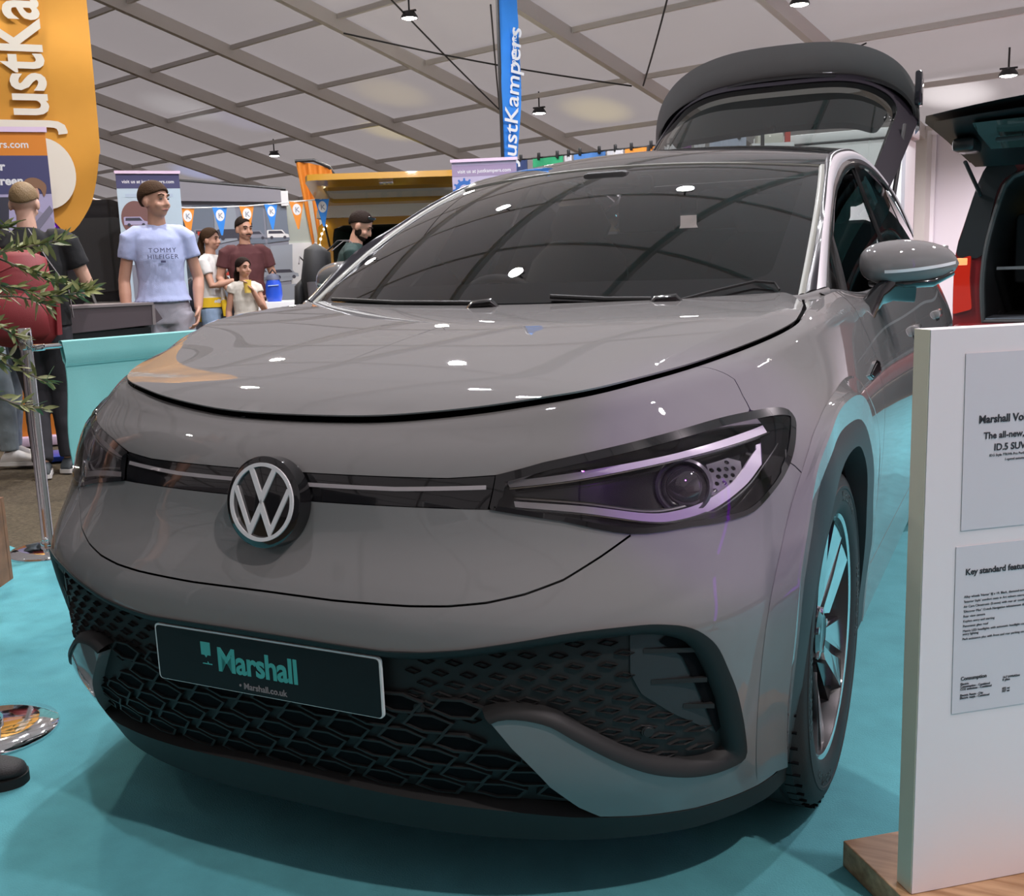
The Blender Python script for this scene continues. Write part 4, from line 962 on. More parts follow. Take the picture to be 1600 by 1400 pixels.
# ---- door mirrors
def mirror(sg):
    X = lambda v: (v[0] * sg, v[1], v[2])
    prof = [(.822, .00), (.826, .40), (.845, .72), (.88, .92), (.93, 1.0), (.985, .93), (1.03, .72), (1.055, .42), (1.066, .12), (1.069, .0)]
    m = MB(); vs = []; n = 28; rows = []
    for x, k in smooth_poly(prof, 3, False):
        k = max(k, .02); cz = 1.163 - .010 * (x - .82) / .25; yc = 1.60 + .10 * (x - .82) / .25
        ring = []
        for i in range(n):
            a = 2 * math.pi * i / n; c, s_ = math.cos(a), math.sin(a)
            h = .064 if s_ > 0 else .056
            ring.append(X((x, yc + .085 * k * math.copysign(abs(c) ** .8, c) * (1 if c < 0 else .45), cz + h * (k if s_ > 0 else min(1, k * 1.15)) * math.copysign(abs(s_) ** .85, s_))))
        rows.append(ring)
    allv = [p for r in rows for p in r]; fs = [(i * n + k, i * n + (k + 1) % n, (i + 1) * n + (k + 1) % n, (i + 1) * n + k) for i in range(len(rows) - 1) for k in range(n)]
    fs += [tuple(range(n)), tuple((len(rows) - 1) * n + k for k in range(n))][0:2]
    cap = MB().add(allv, fs).build('mirror_cap', PAINT, car, angle=70)
    lo = []
    b = MB(); b.tube([X((.845, 1.66, 1.112)), X((.93, 1.66, 1.104)), X((1.0, 1.675, 1.108)), X((1.052, 1.69, 1.130))], [(.016, .060), (.017, .070), (.017, .062), (.010, .03)], 18, flat=(0, 0, 1)); b.build('mirror_underside', GLOSSBLK, cap, angle=70)
    s2 = MB(); s2.tube([X((.845, 1.50, 1.020)), X((.858, 1.53, 1.045)), X((.875, 1.57, 1.075)), X((.905, 1.61, 1.094)), X((.96, 1.64, 1.100))], [(.030, .045), (.024, .036), (.020, .034), (.018, .040), (.016, .05)], 16, flat=(1 * sg, 0, 0)); s2.build('mirror_stalk', GLOSSBLK, cap, angle=70)
    ind = []
    ip = [(.893, 1.1385), (.93, 1.1395), (.98, 1.1435), (1.03, 1.150), (1.062, 1.157)]
    strip = MB(); A = []; Bq = []
    for x, z in smooth_poly(ip, 4, False):
        yc = 1.60 + .10 * (x - .82) / .25; k = np.interp(x, [p[0] for p in prof], [p[1] for p in prof]); cz = 1.163 - .010 * (x - .82) / .25
        for dz, L in ((.0035, A), (-.0050, Bq)):
            s_ = max(-1, min(1, (z + dz - cz) / (.056 * max(.2, k)))); c = math.sqrt(max(0, 1 - abs(s_) ** (2 / .85))); L.append(X((x, yc - .085 * k * c ** .8 - .004, z + dz)))
    nA = len(A); strip.add(A + Bq, [(i, i + 1, nA + i + 1, nA + i) for i in range(nA - 1)]); strip.build('mirror_indicator', DRL, cap)
    g_ = MB(); g_.box(X((.945, 1.702, 1.160)), (.19, .004, .085), bev=.002); g_.build('mirror_glass', CHROME, cap)
for sg in (1, -1): mirror(sg)
# ---- door handles, wing badge, wipers
for sg in (1, -1):
    for y in (2.33, 3.28):
        P, N = bd(yw(y, .93)[0], .93, .004); q = MB(); q.box((P[0] * sg, y, .93), (.030, .17, .034), Matrix.Rotation(sg * -.10, 3, 'Y'), bev=.012); q.build('door_handle', PAINT, car)
        q = MB(); q.box((P[0] * sg - sg * .006, y, .905), (.02, .15, .02)); q.build('handle_recess', VOID, car)
    bg = [(1.555, .898), (1.600, .884), (1.752, .889), (1.748, .912), (1.70, .920)]
    o = surf_panel('wing_badge', bg, [], shell, CHROME, .01, .006, off=.005, step=.02, parent=car)
    b2 = [(1.580, .897), (1.606, .889), (1.740, .893), (1.736, .908), (1.70, .913)]
    o2 = surf_panel('wing_badge_face', b2, [], shell, GLOSSBLK, .01, .002, off=.0065, step=.02, parent=o)
    if sg < 0:
        for q in (o, o2):
            for v in q.data.vertices: v.co.x *= -1
            q.data.flip_normals()
def wpt(a, b, off=.012): P, N = wsfn(np.array([a]), np.array([b]), off); return Vector(P[0])
for xa, tip in ((-.03, -.86), (.60, .20)):
    P = wpt(xa, -.045, .022); m = MB(); m.tube([P + Vector((-.035, -.012, -.012)), P + Vector((-.018, 0, .006)), P + Vector((.03, .006, .010)), P + Vector((.04, .014, -.004))], [(.008, .018), (.012, .020), (.012, .018), (.008, .014)], 10, flat=(0, 0, 1)); w_ = m.build('wiper', GLOSSBLK, car)
    if xa > 0:
        m = MB(); m.tube([wpt(.62, -.03), wpt(.72, .008), wpt(.86, .055), wpt(.92, .045), wpt(.94, .01)], [(.0035, .003)] * 5, 8); m.build('wiper_arm', SATBLK, w_)
    m = MB(); m.tube([wpt(xa - .05, -.01, .010), wpt((xa + tip) / 2, -.005, .010), wpt(tip, .012, .010)], .006, 8); m.build('wiper_blade', SATBLK, w_)
# ---- inside
m = MB(); m.grid(lambda a, b: (a * .70, 1.06 + .62 * b + .12 * a * a * (1 - b), 1.035 + .015 * b - .02 * a * a + (-.10 if b > .99 else 0)), np.linspace(-1, 1, 13), [0, .3, .6, .8, .95, 1.0]); m.build('dashboard', DASH, car)
m = MB(); m.box((-.37, 1.62, 1.045), (.13, .03, .07), bev=.01); m.build('driver_display', GLOSSBLK, car)
m = MB(); m.box((0, 1.66, 1.02), (.26, .02, .15), bev=.008); m.build('touch_screen', GLOSSBLK, car)
m = MB(); m.box((-.20, 1.20, 1.052), (.22, .10, .004)); m.build('display_glass', LAMPLENS, car)
SW = Matrix.Translation((-.37, 1.80, .985)) @ Matrix.Rotation(math.radians(-68), 4, 'X')
m = MB(SW); m.tube([(.185 * math.cos(a), .175 * math.sin(a), 0) for a in np.linspace(0, 2 * math.pi, 36, endpoint=False)], .015, 10, closed=True); m.box((0, 0, -.01), (.15, .10, .04), bev=.015); m.box((0, 0, 0), (.34, .03, .015), bev=.005); m.build('steering_wheel', SATBLK, car)
def seat(x, y):
    m = MB(); m.box((x, y, .62), (.50, .52, .16), bev=.05); st = m.build('seat', SEAT, car)
    m = MB(); m.tube([(x, y + .22, .66), (x, y + .29, .85), (x, y + .36, 1.05), (x, y + .41, 1.20), (x, y + .43, 1.27)], [(.07, .22), (.075, .245), (.07, .24), (.06, .20), (.04, .13)], 18, flat=(0, 1, 0)); m.build('seat_back', SEAT, st)
    m = MB(); m.tube([(x, y + .43, 1.26), (x, y + .435, 1.33), (x, y + .44, 1.41)], [(.04, .10), (.055, .13), (.03, .09)], 14, flat=(0, 1, 0)); m.build('headrest', SEAT, st)
seat(-.37, 2.05); seat(.37, 2.05)
m = MB(); m.box((0, 3.10, .66), (1.25, .5, .16), bev=.05); m.box((0, 3.36, 1.0), (1.28, .14, .66), bev=.05); rbn = m.build('rear_bench', SEAT, car)
for x in (-.38, 0, .38): m = MB(); m.box((x, 3.36, 1.40), (.30, .10, .20), bev=.045); m.build('rear_headrest', SEAT, rbn)
m = MB(); m.box((0, 3.55, 1.47), (1.1, .30, .14), bev=.04); m.build('rear_header_lining', SEAT, car)
m = MB(); m.grid(lambda a, y: (a * .76, y, .45), (-1, 1), (1.1, 3.5)); m.build('cabin_floor', VOID, car)
m = MB(); m.grid(lambda a, z: (a * .74, 1.05, z), (-1, 1), (.42, 1.03)); m.build('bulkhead', VOID, car)
m = MB(); m.box((0, 1.955, 1.440), (.22, .02, .06), bev=.02); m.build('rear_view_mirror', SATBLK, car)
m = MB(); m.box((0, 1.86, 1.452), (.16, .14, .05), bev=.02); m.build('camera_housing', SATBLK, car)
m = MB(); m.box((.56, 1.30, 1.060), (.24, .10, .003)); m.build('paper_card', WHITEPL, car)
# ------------------------------------------------------------------ barrier, sign, plant, shoe
WOOD = bpy.data.materials.new('oak_veneer'); WOOD.use_nodes = True
def _wood():
    nt = WOOD.node_tree; b = nt.nodes['Principled BSDF']; b.inputs['Roughness'].default_value = .45
    tc = nt.nodes.new('ShaderNodeTexCoord'); mp = nt.nodes.new('ShaderNodeMapping'); mp.inputs['Scale'].default_value = (3, 26, 26); mp.inputs['Rotation'].default_value = (0, 0, .70)
    nz = nt.nodes.new('ShaderNodeTexNoise'); nz.inputs['Scale'].default_value = 2.2; nz.inputs['Detail'].default_value = 6
    r = nt.nodes.new('ShaderNodeValToRGB'); r.color_ramp.elements[0].color = (.30, .16, .075, 1); r.color_ramp.elements[1].color = (.50, .31, .17, 1); r.color_ramp.elements[0].position = .35; r.color_ramp.elements[1].position = .65
    nt.links.new(tc.outputs['Object'], mp.inputs[0]); nt.links.new(mp.outputs[0], nz.inputs['Vector']); nt.links.new(nz.outputs['Fac'], r.inputs[0]); nt.links.new(r.outputs[0], b.inputs['Base Color'])
_wood()
PANELW = mat('white_panel', (.80, .74, .75), .35)
PAPER = mat('paper_sheet', (.66, .63, .66), .35, spec=.5)
INK = mat('black_print', (.03, .03, .035), .6)
EDGEY = mat('panel_edge', (.62, .60, .47), .5)
def stanchion(x, y, label, h=.985):
    t = thing('stanchion', label, 'barrier post', (x, y, 0), 0, 'chrome barrier posts on the teal carpet')
    MB().lathe([(.0005, .030), (.05, .030), (.12, .026), (.168, .014), (.172, .006), (.172, 0), (.10, 0)], 56, c=(x, y, 0)).build('base', CHROME, t, angle=50)
    MB().lathe([(.032, .028), (.033, .045), (.0255, .055), (.0255, h), (.0005, h)], 28, c=(x, y, 0)).build('pole', CHROME, t, angle=50)
    MB().lathe([(.0265, h - .085), (.0275, h - .08), (.0275, h), (.024, h + .008), (.0005, h + .009)], 28, c=(x, y, 0)).build('top_cap', CHROME, t, angle=40)
    MB().ball((x + .02, y - .03, .062), .014).build('locking_knob', CHROME, t)
    return t
S1 = (-2.632, 1.694); S2 = (-1.205, .285)
st1 = stanchion(*S1, 'chrome barrier post holding the end of the teal banner')
stanchion(*S2, 'chrome barrier post whose round base shows at the left picture edge')
BAR0 = Vector((S1[0] + .012, S1[1] + .045, .905)); BD = Vector((.245, .97, 0)).normalized(); BAR1 = BAR0 + BD * 1.55
ban = thing('barrier_banner', 'plain teal cloth banner hung on a chrome bar beside the car', 'banner', (BAR0.x, BAR0.y, 0))
MB().tube([BAR0 - BD * .01, BAR1], .0125, 14).build('crossbar', CHROME, ban)
MB().box(BAR0 + Vector((0, 0, 0)), (.05, .05, .03), bev=.006).build('hook', CHROME, ban)
TEALCLOTH = mat('teal_cloth', (.22, .54, .52), .8, bump=(400, .15), sheen=.2)
sd = BD.cross(Vector((0, 0, 1)))
def clothfn(u, v):
    p = BAR0 + BD * (.105 + 1.36 * u + .012 * math.sin(v * 9) * (u < .02)); fold = .010 * math.sin(u * 40) * v + .016 * math.sin(u * 13 + 1) * v
    return p + sd * fold + Vector((0, 0, .0165 - .84 * v))
for_front = MB(); n = 70
for s_ in (1, -1):
    for_front.grid(lambda u, v: clothfn(u, v) + sd * (s_ * (.0155 if v < .12 else .003)), np.linspace(0, 1, 60), [0, .02, .06, .1, .12] + list(np.linspace(.16, 1, 14)), flip=s_ < 0)
for_front.grid(lambda u, v: clothfn(u, 0) + sd * (.0155 * math.cos(v)) + Vector((0, 0, .006 * math.sin(v))), np.linspace(0, 1, 40), np.linspace(0, math.pi, 7))
for_front.build('cloth', TEALCLOTH, ban)
MB().add([clothfn(u, v) + sd * .0162 for u in np.linspace(0, 1, 60) for v in (.118, .124)], [(2 * i, 2 * i + 1, 2 * i + 3, 2 * i + 2) for i in range(59)]).build('hem_seam', mat('teal_seam', (.11, .36, .35), .8), ban)
# ---- the white sign
SG0 = Vector((1.108, .374, .056)); SR = Vector((.768, .640, 0)).normalized(); SN = Vector((SR.y, -SR.x, 0))
SH = 1.007; SWD = .344
sg = thing('sign_board', 'white sign board with two printed sheets on a wooden base, right edge of picture', 'sign', SG0 + SR * .3)
FM = frame(SG0, SR, (0, 0, 1))                              # x right, y up, z towards the camera
pb = MB(FM); pb.prism([(0, 0), (SWD, 0), (SWD, SH), (0, SH)], -.045, 0); pb.build('panel', PANELW, sg, smooth=False)
pb = MB(FM); pb.prism([(-.0015, 0), (0, 0), (0, SH), (-.0015, SH)], -.043, -.002); pb.build('edge_strip', EDGEY, sg, smooth=False)
wb = MB(FM @ Matrix.Translation((0, 0, 0))); wb.box((.17, -.0285, 0), (.38, .054, .39), bev=.002); wb.build('wooden_base', WOOD, sg, smooth=False)
def sheet(x0, y0, x1, y1, nm):
    q = MB(FM); q.prism([(x0 + .004, y0), (x1, y0), (x1, y1), (x0, y1)], .0005, .0016); return q.build(nm, PAPER, sg, smooth=False)
def st(txt, x, y, size, par, bold=0.0, al='LEFT', m=None): return text_mesh('printed_text', txt, size, FM @ Matrix.Translation((x, y, .0022)), m or INK, par, bold=bold, ext=.0002, align=al)
s1 = sheet(.066, .664, .278, .965, 'printed_sheet'); s2 = sheet(.062, .334, .276, .636, 'printed_sheet')
st('Marshall Volkswagen', .172, .847, .0182, s1, .0005, 'CENTER'); st('The all-new, electric', .172, .8195, .0160, s1, .0003, 'CENTER'); st('ID.5 SUV', .158, .7985, .0165, s1, .0003, 'CENTER')
st('ID.5 Style 77kWh Pro Performance 204PS', .172, .7885, .0062, s1, 0, 'CENTER'); st('1-speed automatic', .172, .780, .0062, s1, 0, 'CENTER')
st('Key standard features', .082, .585, .0150, s2, .0004)
for i, tx in enumerate(["Alloy wheels 'Hamar' 8J x 19, Black, diamond-turned surface", "'Interior Style' comfort seats in Art velours microfleece", 'Air Care Climatronic (2-zone) with rear air conditioning', "'Discover Max' 12-inch Navigation infotainment display", 'Rear view camera', 'Keyless entry and starting', 'Panoramic glass roof', 'Matrix LED headlights with automatic headlight control,', 'entry lighting', 'Park assistance plus with front and rear parking sensors']):
    st(tx, .081, .5440 - i * .0088 + (.0030 if i > 7 else 0), .0060, s2)
st('Consumption', .081, .394, .0095, s2, .0002)
for i, (a_, b_) in enumerate([('Electric', '16.7 kWh/62mi'), ('Consumption - Combined', '0 g/km'), ('CO2 emissions - Combined', ''), ('Electric Range - City', '425 mi'), ('Electric range - Combined', '327 mi')]):
    yy = .3855 - i * .0050 - (.006 if i > 2 else 0); st(a_, .081, yy, .0056, s2, .0001); st(b_, .166, yy + .002, .0056, s2, .0001)
# ---- olive tree in a wooden planter, mostly out of the picture
LEAF = mat('olive_leaf', (.20, .22, .085), .45, noise=(7, .5)); BARK = mat('olive_bark', (.16, .13, .10), .8, bump=(60, .5)); SOIL = mat('soil', (.05, .035, .025), .95)
OT = Vector((-2.50, 1.10, 0))
ol = thing('olive_tree', 'olive tree in a wooden planter, its leafy branches entering at the left edge', 'tree', OT)
PLW = mat('planter_wood', (.22, .10, .05), .55, noise=(12, .3))
pl_ = MB(Matrix.Translation(OT) @ Matrix.Rotation(.5, 4, 'Z'))
for i, j, d in ((0, -.16, (.36, .03, .34)), (0, .16, (.36, .03, .34)), (-.165, 0, (.03, .30, .34)), (.165, 0, (.03, .30, .34))): pl_.box((i, j, .17), d)
pl_.build('planter', PLW, ol, smooth=False)
MB(Matrix.Translation(OT) @ Matrix.Rotation(.5, 4, 'Z')).box((0, 0, .15), (.30, .30, .28)).build('soil', SOIL, ol, smooth=False)
MB().tube([OT + Vector(p) for p in ((0, 0, .2), (.02, .01, .55), (-.02, .03, .85), (.0, .02, 1.15), (.02, .0, 1.4))], [.028, .024, .020, .014, .008], 10).build('trunk', BARK, ol)
rng = random.Random(11)
VR = Vector((.898, .438, 0)); VF = Vector((-.437, .883, 0))
def leaf(mb, p, d, L, wd):
    d = d.normalized(); s_ = d.cross(Vector((rng.uniform(-1, 1), rng.uniform(-1, 1), rng.uniform(.2, 1)))).normalized(); nrm = s_.cross(d)
    rows = [(0, .12), (.2, .7), (.45, 1), (.7, .8), (.9, .35), (1, .04)]; vs = []
    for t, k in rows:
        c = p + d * (L * t) + nrm * (-.10 * L * t * t); vs += [c - s_ * (wd * k) + nrm * .002, c, c + s_ * (wd * k) + nrm * .002]
    mb.add(vs, [(3 * i + j, 3 * i + j + 1, 3 * i + j + 4, 3 * i + j + 3) for i in range(5) for j in range(2)])
def spray(start, path, nl, L=.070, wd=.0085):
    pts = [start] + path; P = [Vector(q) for q in smooth_poly([tuple(q) for q in pts], 6, False)]
    MB().tube(P, [.0055 * (1 - .8 * i / len(P)) + .001 for i in range(len(P))], 6).build('branch', BARK, ol)
    lv = MB()
    for k in range(nl):
        t = rng.uniform(.18, 1) * (len(P) - 1); i = min(len(P) - 2, int(t)); p = P[i].lerp(P[i + 1], t - i); d = (P[i + 1] - P[i]).normalized()
        rnd = Vector((rng.uniform(-1, 1), rng.uniform(-1, 1), rng.uniform(-.6, 1.0)))
        leaf(lv, p, d * .9 + rnd * .9, L * rng.uniform(.65, 1.15), wd * rng.uniform(.8, 1.2))
    return lv
def o3(px, z, back=0.0):                                      # right of the trunk, height, depth
    return OT + VR * (px * 1.12 + .06) + VF * back + Vector((0, 0, z + .075))
SPR = [((0, 1.10, 0), [(.18, 1.20, 0), (.34, 1.24, .03), (.46, 1.26, .05)], 60), ((0, 1.12, 0), [(.16, 1.22, .05), (.30, 1.17, .06), (.42, 1.11, .05), (.50, 1.085, .03)], 70), ((0, 1.05, 0), [(.15, 1.12, -.05), (.30, 1.10, -.06), (.44, 1.06, -.05), (.56, 1.075, -.04)], 90),
       ((0, 1.15, 0), [(.10, 1.26, .0), (.22, 1.30, .02), (.30, 1.315, .0)], 46), ((0, .92, 0), [(.15, .97, -.03), (.26, .95, -.05), (.32, .90, -.05)], 34), ((0, .80, 0), [(.14, .86, 0), (.26, .80, .0), (.37, .735, .02)], 34), ((0, .72, 0), [(.14, .72, 0), (.26, .66, .0), (.36, .632, .02)], 30), ((0, 1.0, 0), [(.10, 1.05, .1), (.26, 1.06, .1), (.38, 1.02, .08)], 44),
       ((0, 1.2, 0), [(-.2, 1.35, .1), (-.4, 1.4, .1)], 50), ((0, 1.2, 0), [(-.1, 1.4, -.15), (-.15, 1.6, -.2)], 50), ((0, 1.0, 0), [(-.25, 1.1, -.1), (-.4, 1.1, -.2)], 50), ((0, 1.3, 0), [(.05, 1.5, .1), (.0, 1.7, .1)], 50), ((0, .85, 0), [(.10, .90, .0), (.20, .86, .0), (.27, .83, 0)], 20)]
for a_, pth, nl in SPR:
    spray(o3(*a_), [o3(*q) for q in pth], nl).build('leaves', LEAF, ol, smooth=True, angle=None)
# ---- the toe of somebody's shoe at the lower left
SHOE = mat('black_shoe', (.014, .012, .013), .6, bump=(250, .3)); SOLE = mat('black_sole', (.010, .010, .010), .7); JEANS_BLK = mat('black_trousers', (.016, .016, .019), .85, bump=(500, .3))
def shoe_mesh(M, par, upper=SHOE, sole=SOLE, L=.29, k=1.0):
    prof = [(-.5, .030, .020, .030), (-.44, .040, .055, .055), (-.30, .042, .085, .075), (-.12, .044, .082, .075), (.06, .049, .062, .060), (.22, .052, .048, .050), (.36, .047, .038, .042), (.46, .032, .028, .034), (.5, .010, .012, .026)]
    q = MB(M); rows = []
    for t, w_, h, zc in smooth_poly(prof, 3, False):
        rows.append([(w_ * math.copysign(abs(math.cos(a)) ** .8, math.cos(a)), t * L, .016 + max(0, h * (.5 + .5 * math.sin(a)) * 1.05)) for a in np.linspace(0, 2 * math.pi, 18, endpoint=False)])
    n = 18; q.add([p for r in rows for p in r], [(i * n + j, i * n + (j + 1) % n, (i + 1) * n + (j + 1) % n, (i + 1) * n + j) for i in range(len(rows) - 1) for j in range(n)] + [tuple(range(n)), tuple((len(rows) - 1) * n + j for j in range(n))])
    u = q.build('shoe', upper, par, angle=70)
    o = [(p[1] * 1.06, p[0] * L * 1.02) for p in prof]; out = [(x, y) for x, y in o] + [(-x, y) for x, y in o[::-1]]
    q = MB(M); q.prism([(x, y) for x, y in smooth_poly(out, 3)], 0, .024); q.build('sole', sole, u, angle=50); return u
# ------------------------------------------------------------------ people
SKIN = mat('skin', (.50, .27, .185), .5, noise=(9, .06)); SKINP = mat('skin_pale', (.56, .33, .24), .5, noise=(9, .06)); SKIND = mat('skin_dark', (.16, .075, .045), .5)
HAIRB = mat('hair_brown', (.050, .026, .013), .7, spec=.15, bump=(130, .6)); HAIRD = mat('hair_dark', (.018, .010, .007), .7, spec=.15, bump=(130, .6)); HAIRG = mat('hair_sandy', (.20, .125, .055), .6, bump=(130, .5))
EYE = mat('eye_dark', (.02, .015, .012), .2); LIP = mat('lips', (.36, .13, .10), .5)
def remesh(o, vox, smooth=4):
    md = o.modifiers.new('r', 'REMESH'); md.mode = 'VOXEL'; md.voxel_size = vox; md.use_smooth_shade = True
    s_ = o.modifiers.new('s', 'SMOOTH'); s_.factor = .5; s_.iterations = smooth
    dg = bpy.context.evaluated_depsgraph_get(); me = bpy.data.meshes.new_from_object(o.evaluated_get(dg)); old = o.data; o.modifiers.clear(); o.data = me; bpy.data.meshes.remove(old)
    me.shade_smooth(); return o
def cloth_mat(name, col, **k): return mat(name, col, .85, bump=(240, .25), **k)
def person(label, loc, face, H=1.75, skin=SKIN, arms=None, legs=None, lean=(0, 0), head=(0, 0), build=1.0, top=None, sleeve=.5, trousers=None, shorts=None, hair=None, shoes=(SHOE, SOLE), female=False, tuck=.93, thumbs=True, tilt=0):
    """face = world xy direction; arms = {'L': (elbow, wrist), 'R': ...} in local metres for a 1.75 m body, x right, y forward"""
    k = H / 1.75
    f = Vector((face[0], face[1], 0)).normalized(); r = Vector((f.y, -f.x, 0))
    root = thing('person', label, 'person', loc)
    M = Matrix(((r.x * k, f.x * k, 0, loc[0]), (r.y * k, f.y * k, 0, loc[1]), (0, 0, k, loc[2] if len(loc) > 2 else 0), (0, 0, 0, 1)))
    lx, ly = lean
    pel = Vector((0, 0, .95)); che = Vector((lx * .6, ly * .6, 1.28)); nek = Vector((lx, ly, 1.475)); hd = nek + Vector((lx * .25 + head[2] if len(head) > 2 else lx * .25, ly * .35 + .025, .142 - abs(ly) * .12))
    sw = .185 * build * (.90 if female else 1); hipw = .085
    sh = {s_: nek + Vector((sw * q, 0, -.068)) for s_, q in (('L', -1), ('R', 1))}
    A = {'L': ((-.235, -.03, 1.14), (-.245, .06, .90)), 'R': ((.235, -.03, 1.14), (.245, .06, .90))}
    if arms: A.update(arms)
    G = {'L': ((-.10, .03, .50), (-.11, -.02, .085), (0, 1)), 'R': ((.10, .03, .50), (.11, -.02, .085), (0, 1))}
    if legs: G.update(legs)
    b = MB(M)
    # torso, neck
    b.tube([(0, 0, .86), (0, 0, .95), (0, 0, 1.05), tuple(che.lerp(pel, .45)), tuple(che), tuple(che.lerp(nek, .55)), tuple(nek + Vector((0, 0, -.03)))], [(.14, .09), (.155, .10), (.135, .09), (.13, .088), (.150 * build, .10), (.155 * build, .088), (.06, .055)], 18, flat=(1, 0, 0))
    b.tube([tuple(nek + Vector((0, 0, -.06))), tuple(nek.lerp(hd, .4)), tuple(hd + Vector((0, -.01, -.02)))], [.062, .052, .050], 14)
    # head with its own turn and nod
    HM = Matrix.Translation(hd) @ Matrix.Rotation(head[0], 4, 'Z') @ Matrix.Rotation(-head[1], 4, 'X') @ Matrix.Rotation(tilt, 4, 'Y')
    h = MB(M @ HM)
    h.ball((0, -.012, .035), (.074, .092, .088), 20, 14); h.ball((0, .018, -.028), (.060, .066, .078), 18, 12); h.ball((0, .040, -.072), (.034, .034, .030), 14, 10)
    h.tube([(0, .078, .018), (0, .094, -.012), (0, .102, -.026), (0, .082, -.036)], [.009, .012, .0145, .010], 10); h.ball((.013, .086, -.030), .009, 8, 6); h.ball((-.013, .086, -.030), .009, 8, 6)
    h.tube([(-.045, .066, .030), (0, .080, .028), (.045, .066, .030)], .011, 8)
    for q in (-1, 1): h.ball((q * .076, -.010, -.008), (.012, .022, .034), 10, 8); h.ball((q * .040, .058, -.030), (.022, .020, .022), 10, 8)
    h.tube([(-.026, .070, -.058), (0, .084, -.056), (.026, .070, -.058)], [.006, .010, .006], 8)
    b.v += h.v; off = len(b.v) - len(h.v); b.f += [tuple(i + off for i in fc) for fc in h.f]
    # arms and hands
    hands = {}
    for s_, q in (('L', -1), ('R', 1)):
        e, w = Vector(A[s_][0]), Vector(A[s_][1]); S_ = sh[s_]
        b.tube([tuple(S_ + Vector((-q * .05, 0, .0))), tuple(S_), tuple(S_.lerp(e, .4)), tuple(e), tuple(e.lerp(w, .35)), tuple(w)], [.044, .047 * min(1, build), .043 * min(1.05, build), .037, .039, .026], 12)
        d = (w - e).normalized(); side = Vector((0, 1, 0)) - d * d.y; side = side.normalized() if side.length > .2 else Vector((q, 0, 0)); nrm = d.cross(side)
        if nrm.x * q > 0: nrm = -nrm
        curl = -nrm if A[s_].__len__() < 3 else Vector(A[s_][2]).normalized()
        curl = nrm if len(A[s_]) < 3 else curl
        P = lambda a, c, n_: tuple(w + d * a + side * c + curl * n_)
        b.tube([P(-.01, 0, 0), P(.03, 0, .002), P(.085, .002, .004)], [(.016, .026), (.016, .040), (.013, .042)], 12, flat=tuple(curl))
        for fi, (c, L, dd) in enumerate(((.030, .068, .0), (.010, .078, .004), (-.010, .072, .006), (-.029, .056, .010))):
            b.tube([P(.075, c, .002), P(.085 + L * .4, c * 1.05, .008 + dd), P(.085 + L * .72, c * 1.05, .026 + dd), P(.085 + L * .82, c, .048 + dd)], [.0095, .0092, .0085, .0070], 8)
        b.tube([P(.015, .030, .004), P(.045, .052, .014), P(.075, .056, .026), P(.092, .050, .034)], [.012, .0110, .0098, .0078], 8)
        hands[s_] = M @ (w + d * .085 + curl * .02)
    for s_, q in (('L', -1), ('R', 1)):
        kn, an, toe = Vector(G[s_][0]), Vector(G[s_][1]), G[s_][2]
        b.tube([(q * hipw, 0, .93), (q * hipw, 0, .82), tuple(Vector((q * hipw, 0, .85)).lerp(kn, .55)), tuple(kn), tuple(kn.lerp(an, .3)), tuple(kn.lerp(an, .75)), tuple(an)], [.085, .088, .070, .053, .056, .040, .036], 14)
        b.tube([tuple(an), tuple(an + Vector((toe[0] * .06, toe[1] * .06, -.045)))], [.036, .034], 10)
    body_ = remesh(b.build('body', skin, root), .0075 * k, 3)
    if abs(head[0]) < 9:
        e_ = MB(M @ HM)
        for q in (-1, 1): e_.ball((q * .031, .0765, .008), (.0115, .006, .0055), 10, 6)
        e_.build('eyes', EYE, body_); br = MB(M @ HM)
        for q in (-1, 1): br.tube([(q * .014, .090, .030), (q * .032, .087, .036), (q * .050, .072, .031)], .0042, 6)
        br.build('eyebrows', hair[0] if hair else HAIRD, body_)
        MB(M @ HM).tube([(-.024, .0735, -.060), (-.010, .0850, -.0575), (0, .0865, -.0590), (.010, .0850, -.0575), (.024, .0735, -.060)], [.003, .0055, .006, .0055, .003], 8).build('lips', LIP, body_)
    if hair:
        hm_, style = hair[0], hair[1]; q = MB(M @ HM)
        nphi, nth = 36, 14; vs = []; rows = []
        for i in range(nphi):
            ph = 2 * math.pi * i / nphi; fr = math.cos(ph)      # +1 at the front (y+)
            lim = {'short': 1.58 - .56 * max(0, fr) ** 2 + .70 * max(0, -fr), 'fringe': 1.58 - .30 * max(0, fr) ** 2 + .65 * max(0, -fr), 'long': 1.80 - .78 * max(0, fr) ** 2 + .5 * max(0, -fr), 'bald': 1.58 + .62 * max(0, -fr)}[style]
            st0 = .0 if style != 'bald' else .50 + 1.0 * max(0, fr)
            lim = max(lim, st0 + .1)
            for j in range(nth + 1):
                th = st0 + (lim - st0) * j / nth; g_ = (1.08 + (.05 if style in ('fringe', 'long') else .02) * math.sin(min(th, 1.57))) * (1 if style != 'bald' else .97 - .12 * max(0, min(1, (fr - .3) * 3))); wob = 1 + .012 * math.sin(ph * 9 + j)
                vs.append((.0745 * g_ * wob * math.sin(th) * math.sin(ph), -.014 + .094 * g_ * wob * math.sin(th) * fr, .035 + .090 * g_ * math.cos(th) * (1 if th < 1.57 else 1.0)))
        fs = [(i * (nth + 1) + j, ((i + 1) % nphi) * (nth + 1) + j, ((i + 1) % nphi) * (nth + 1) + j + 1, i * (nth + 1) + j + 1) for i in range(nphi) for j in range(nth)]
        q.add(vs, fs)
        ho = q.build('hair', hm_, body_); so = ho.modifiers.new('t', 'SOLIDIFY'); so.thickness = .016; so.offset = -1
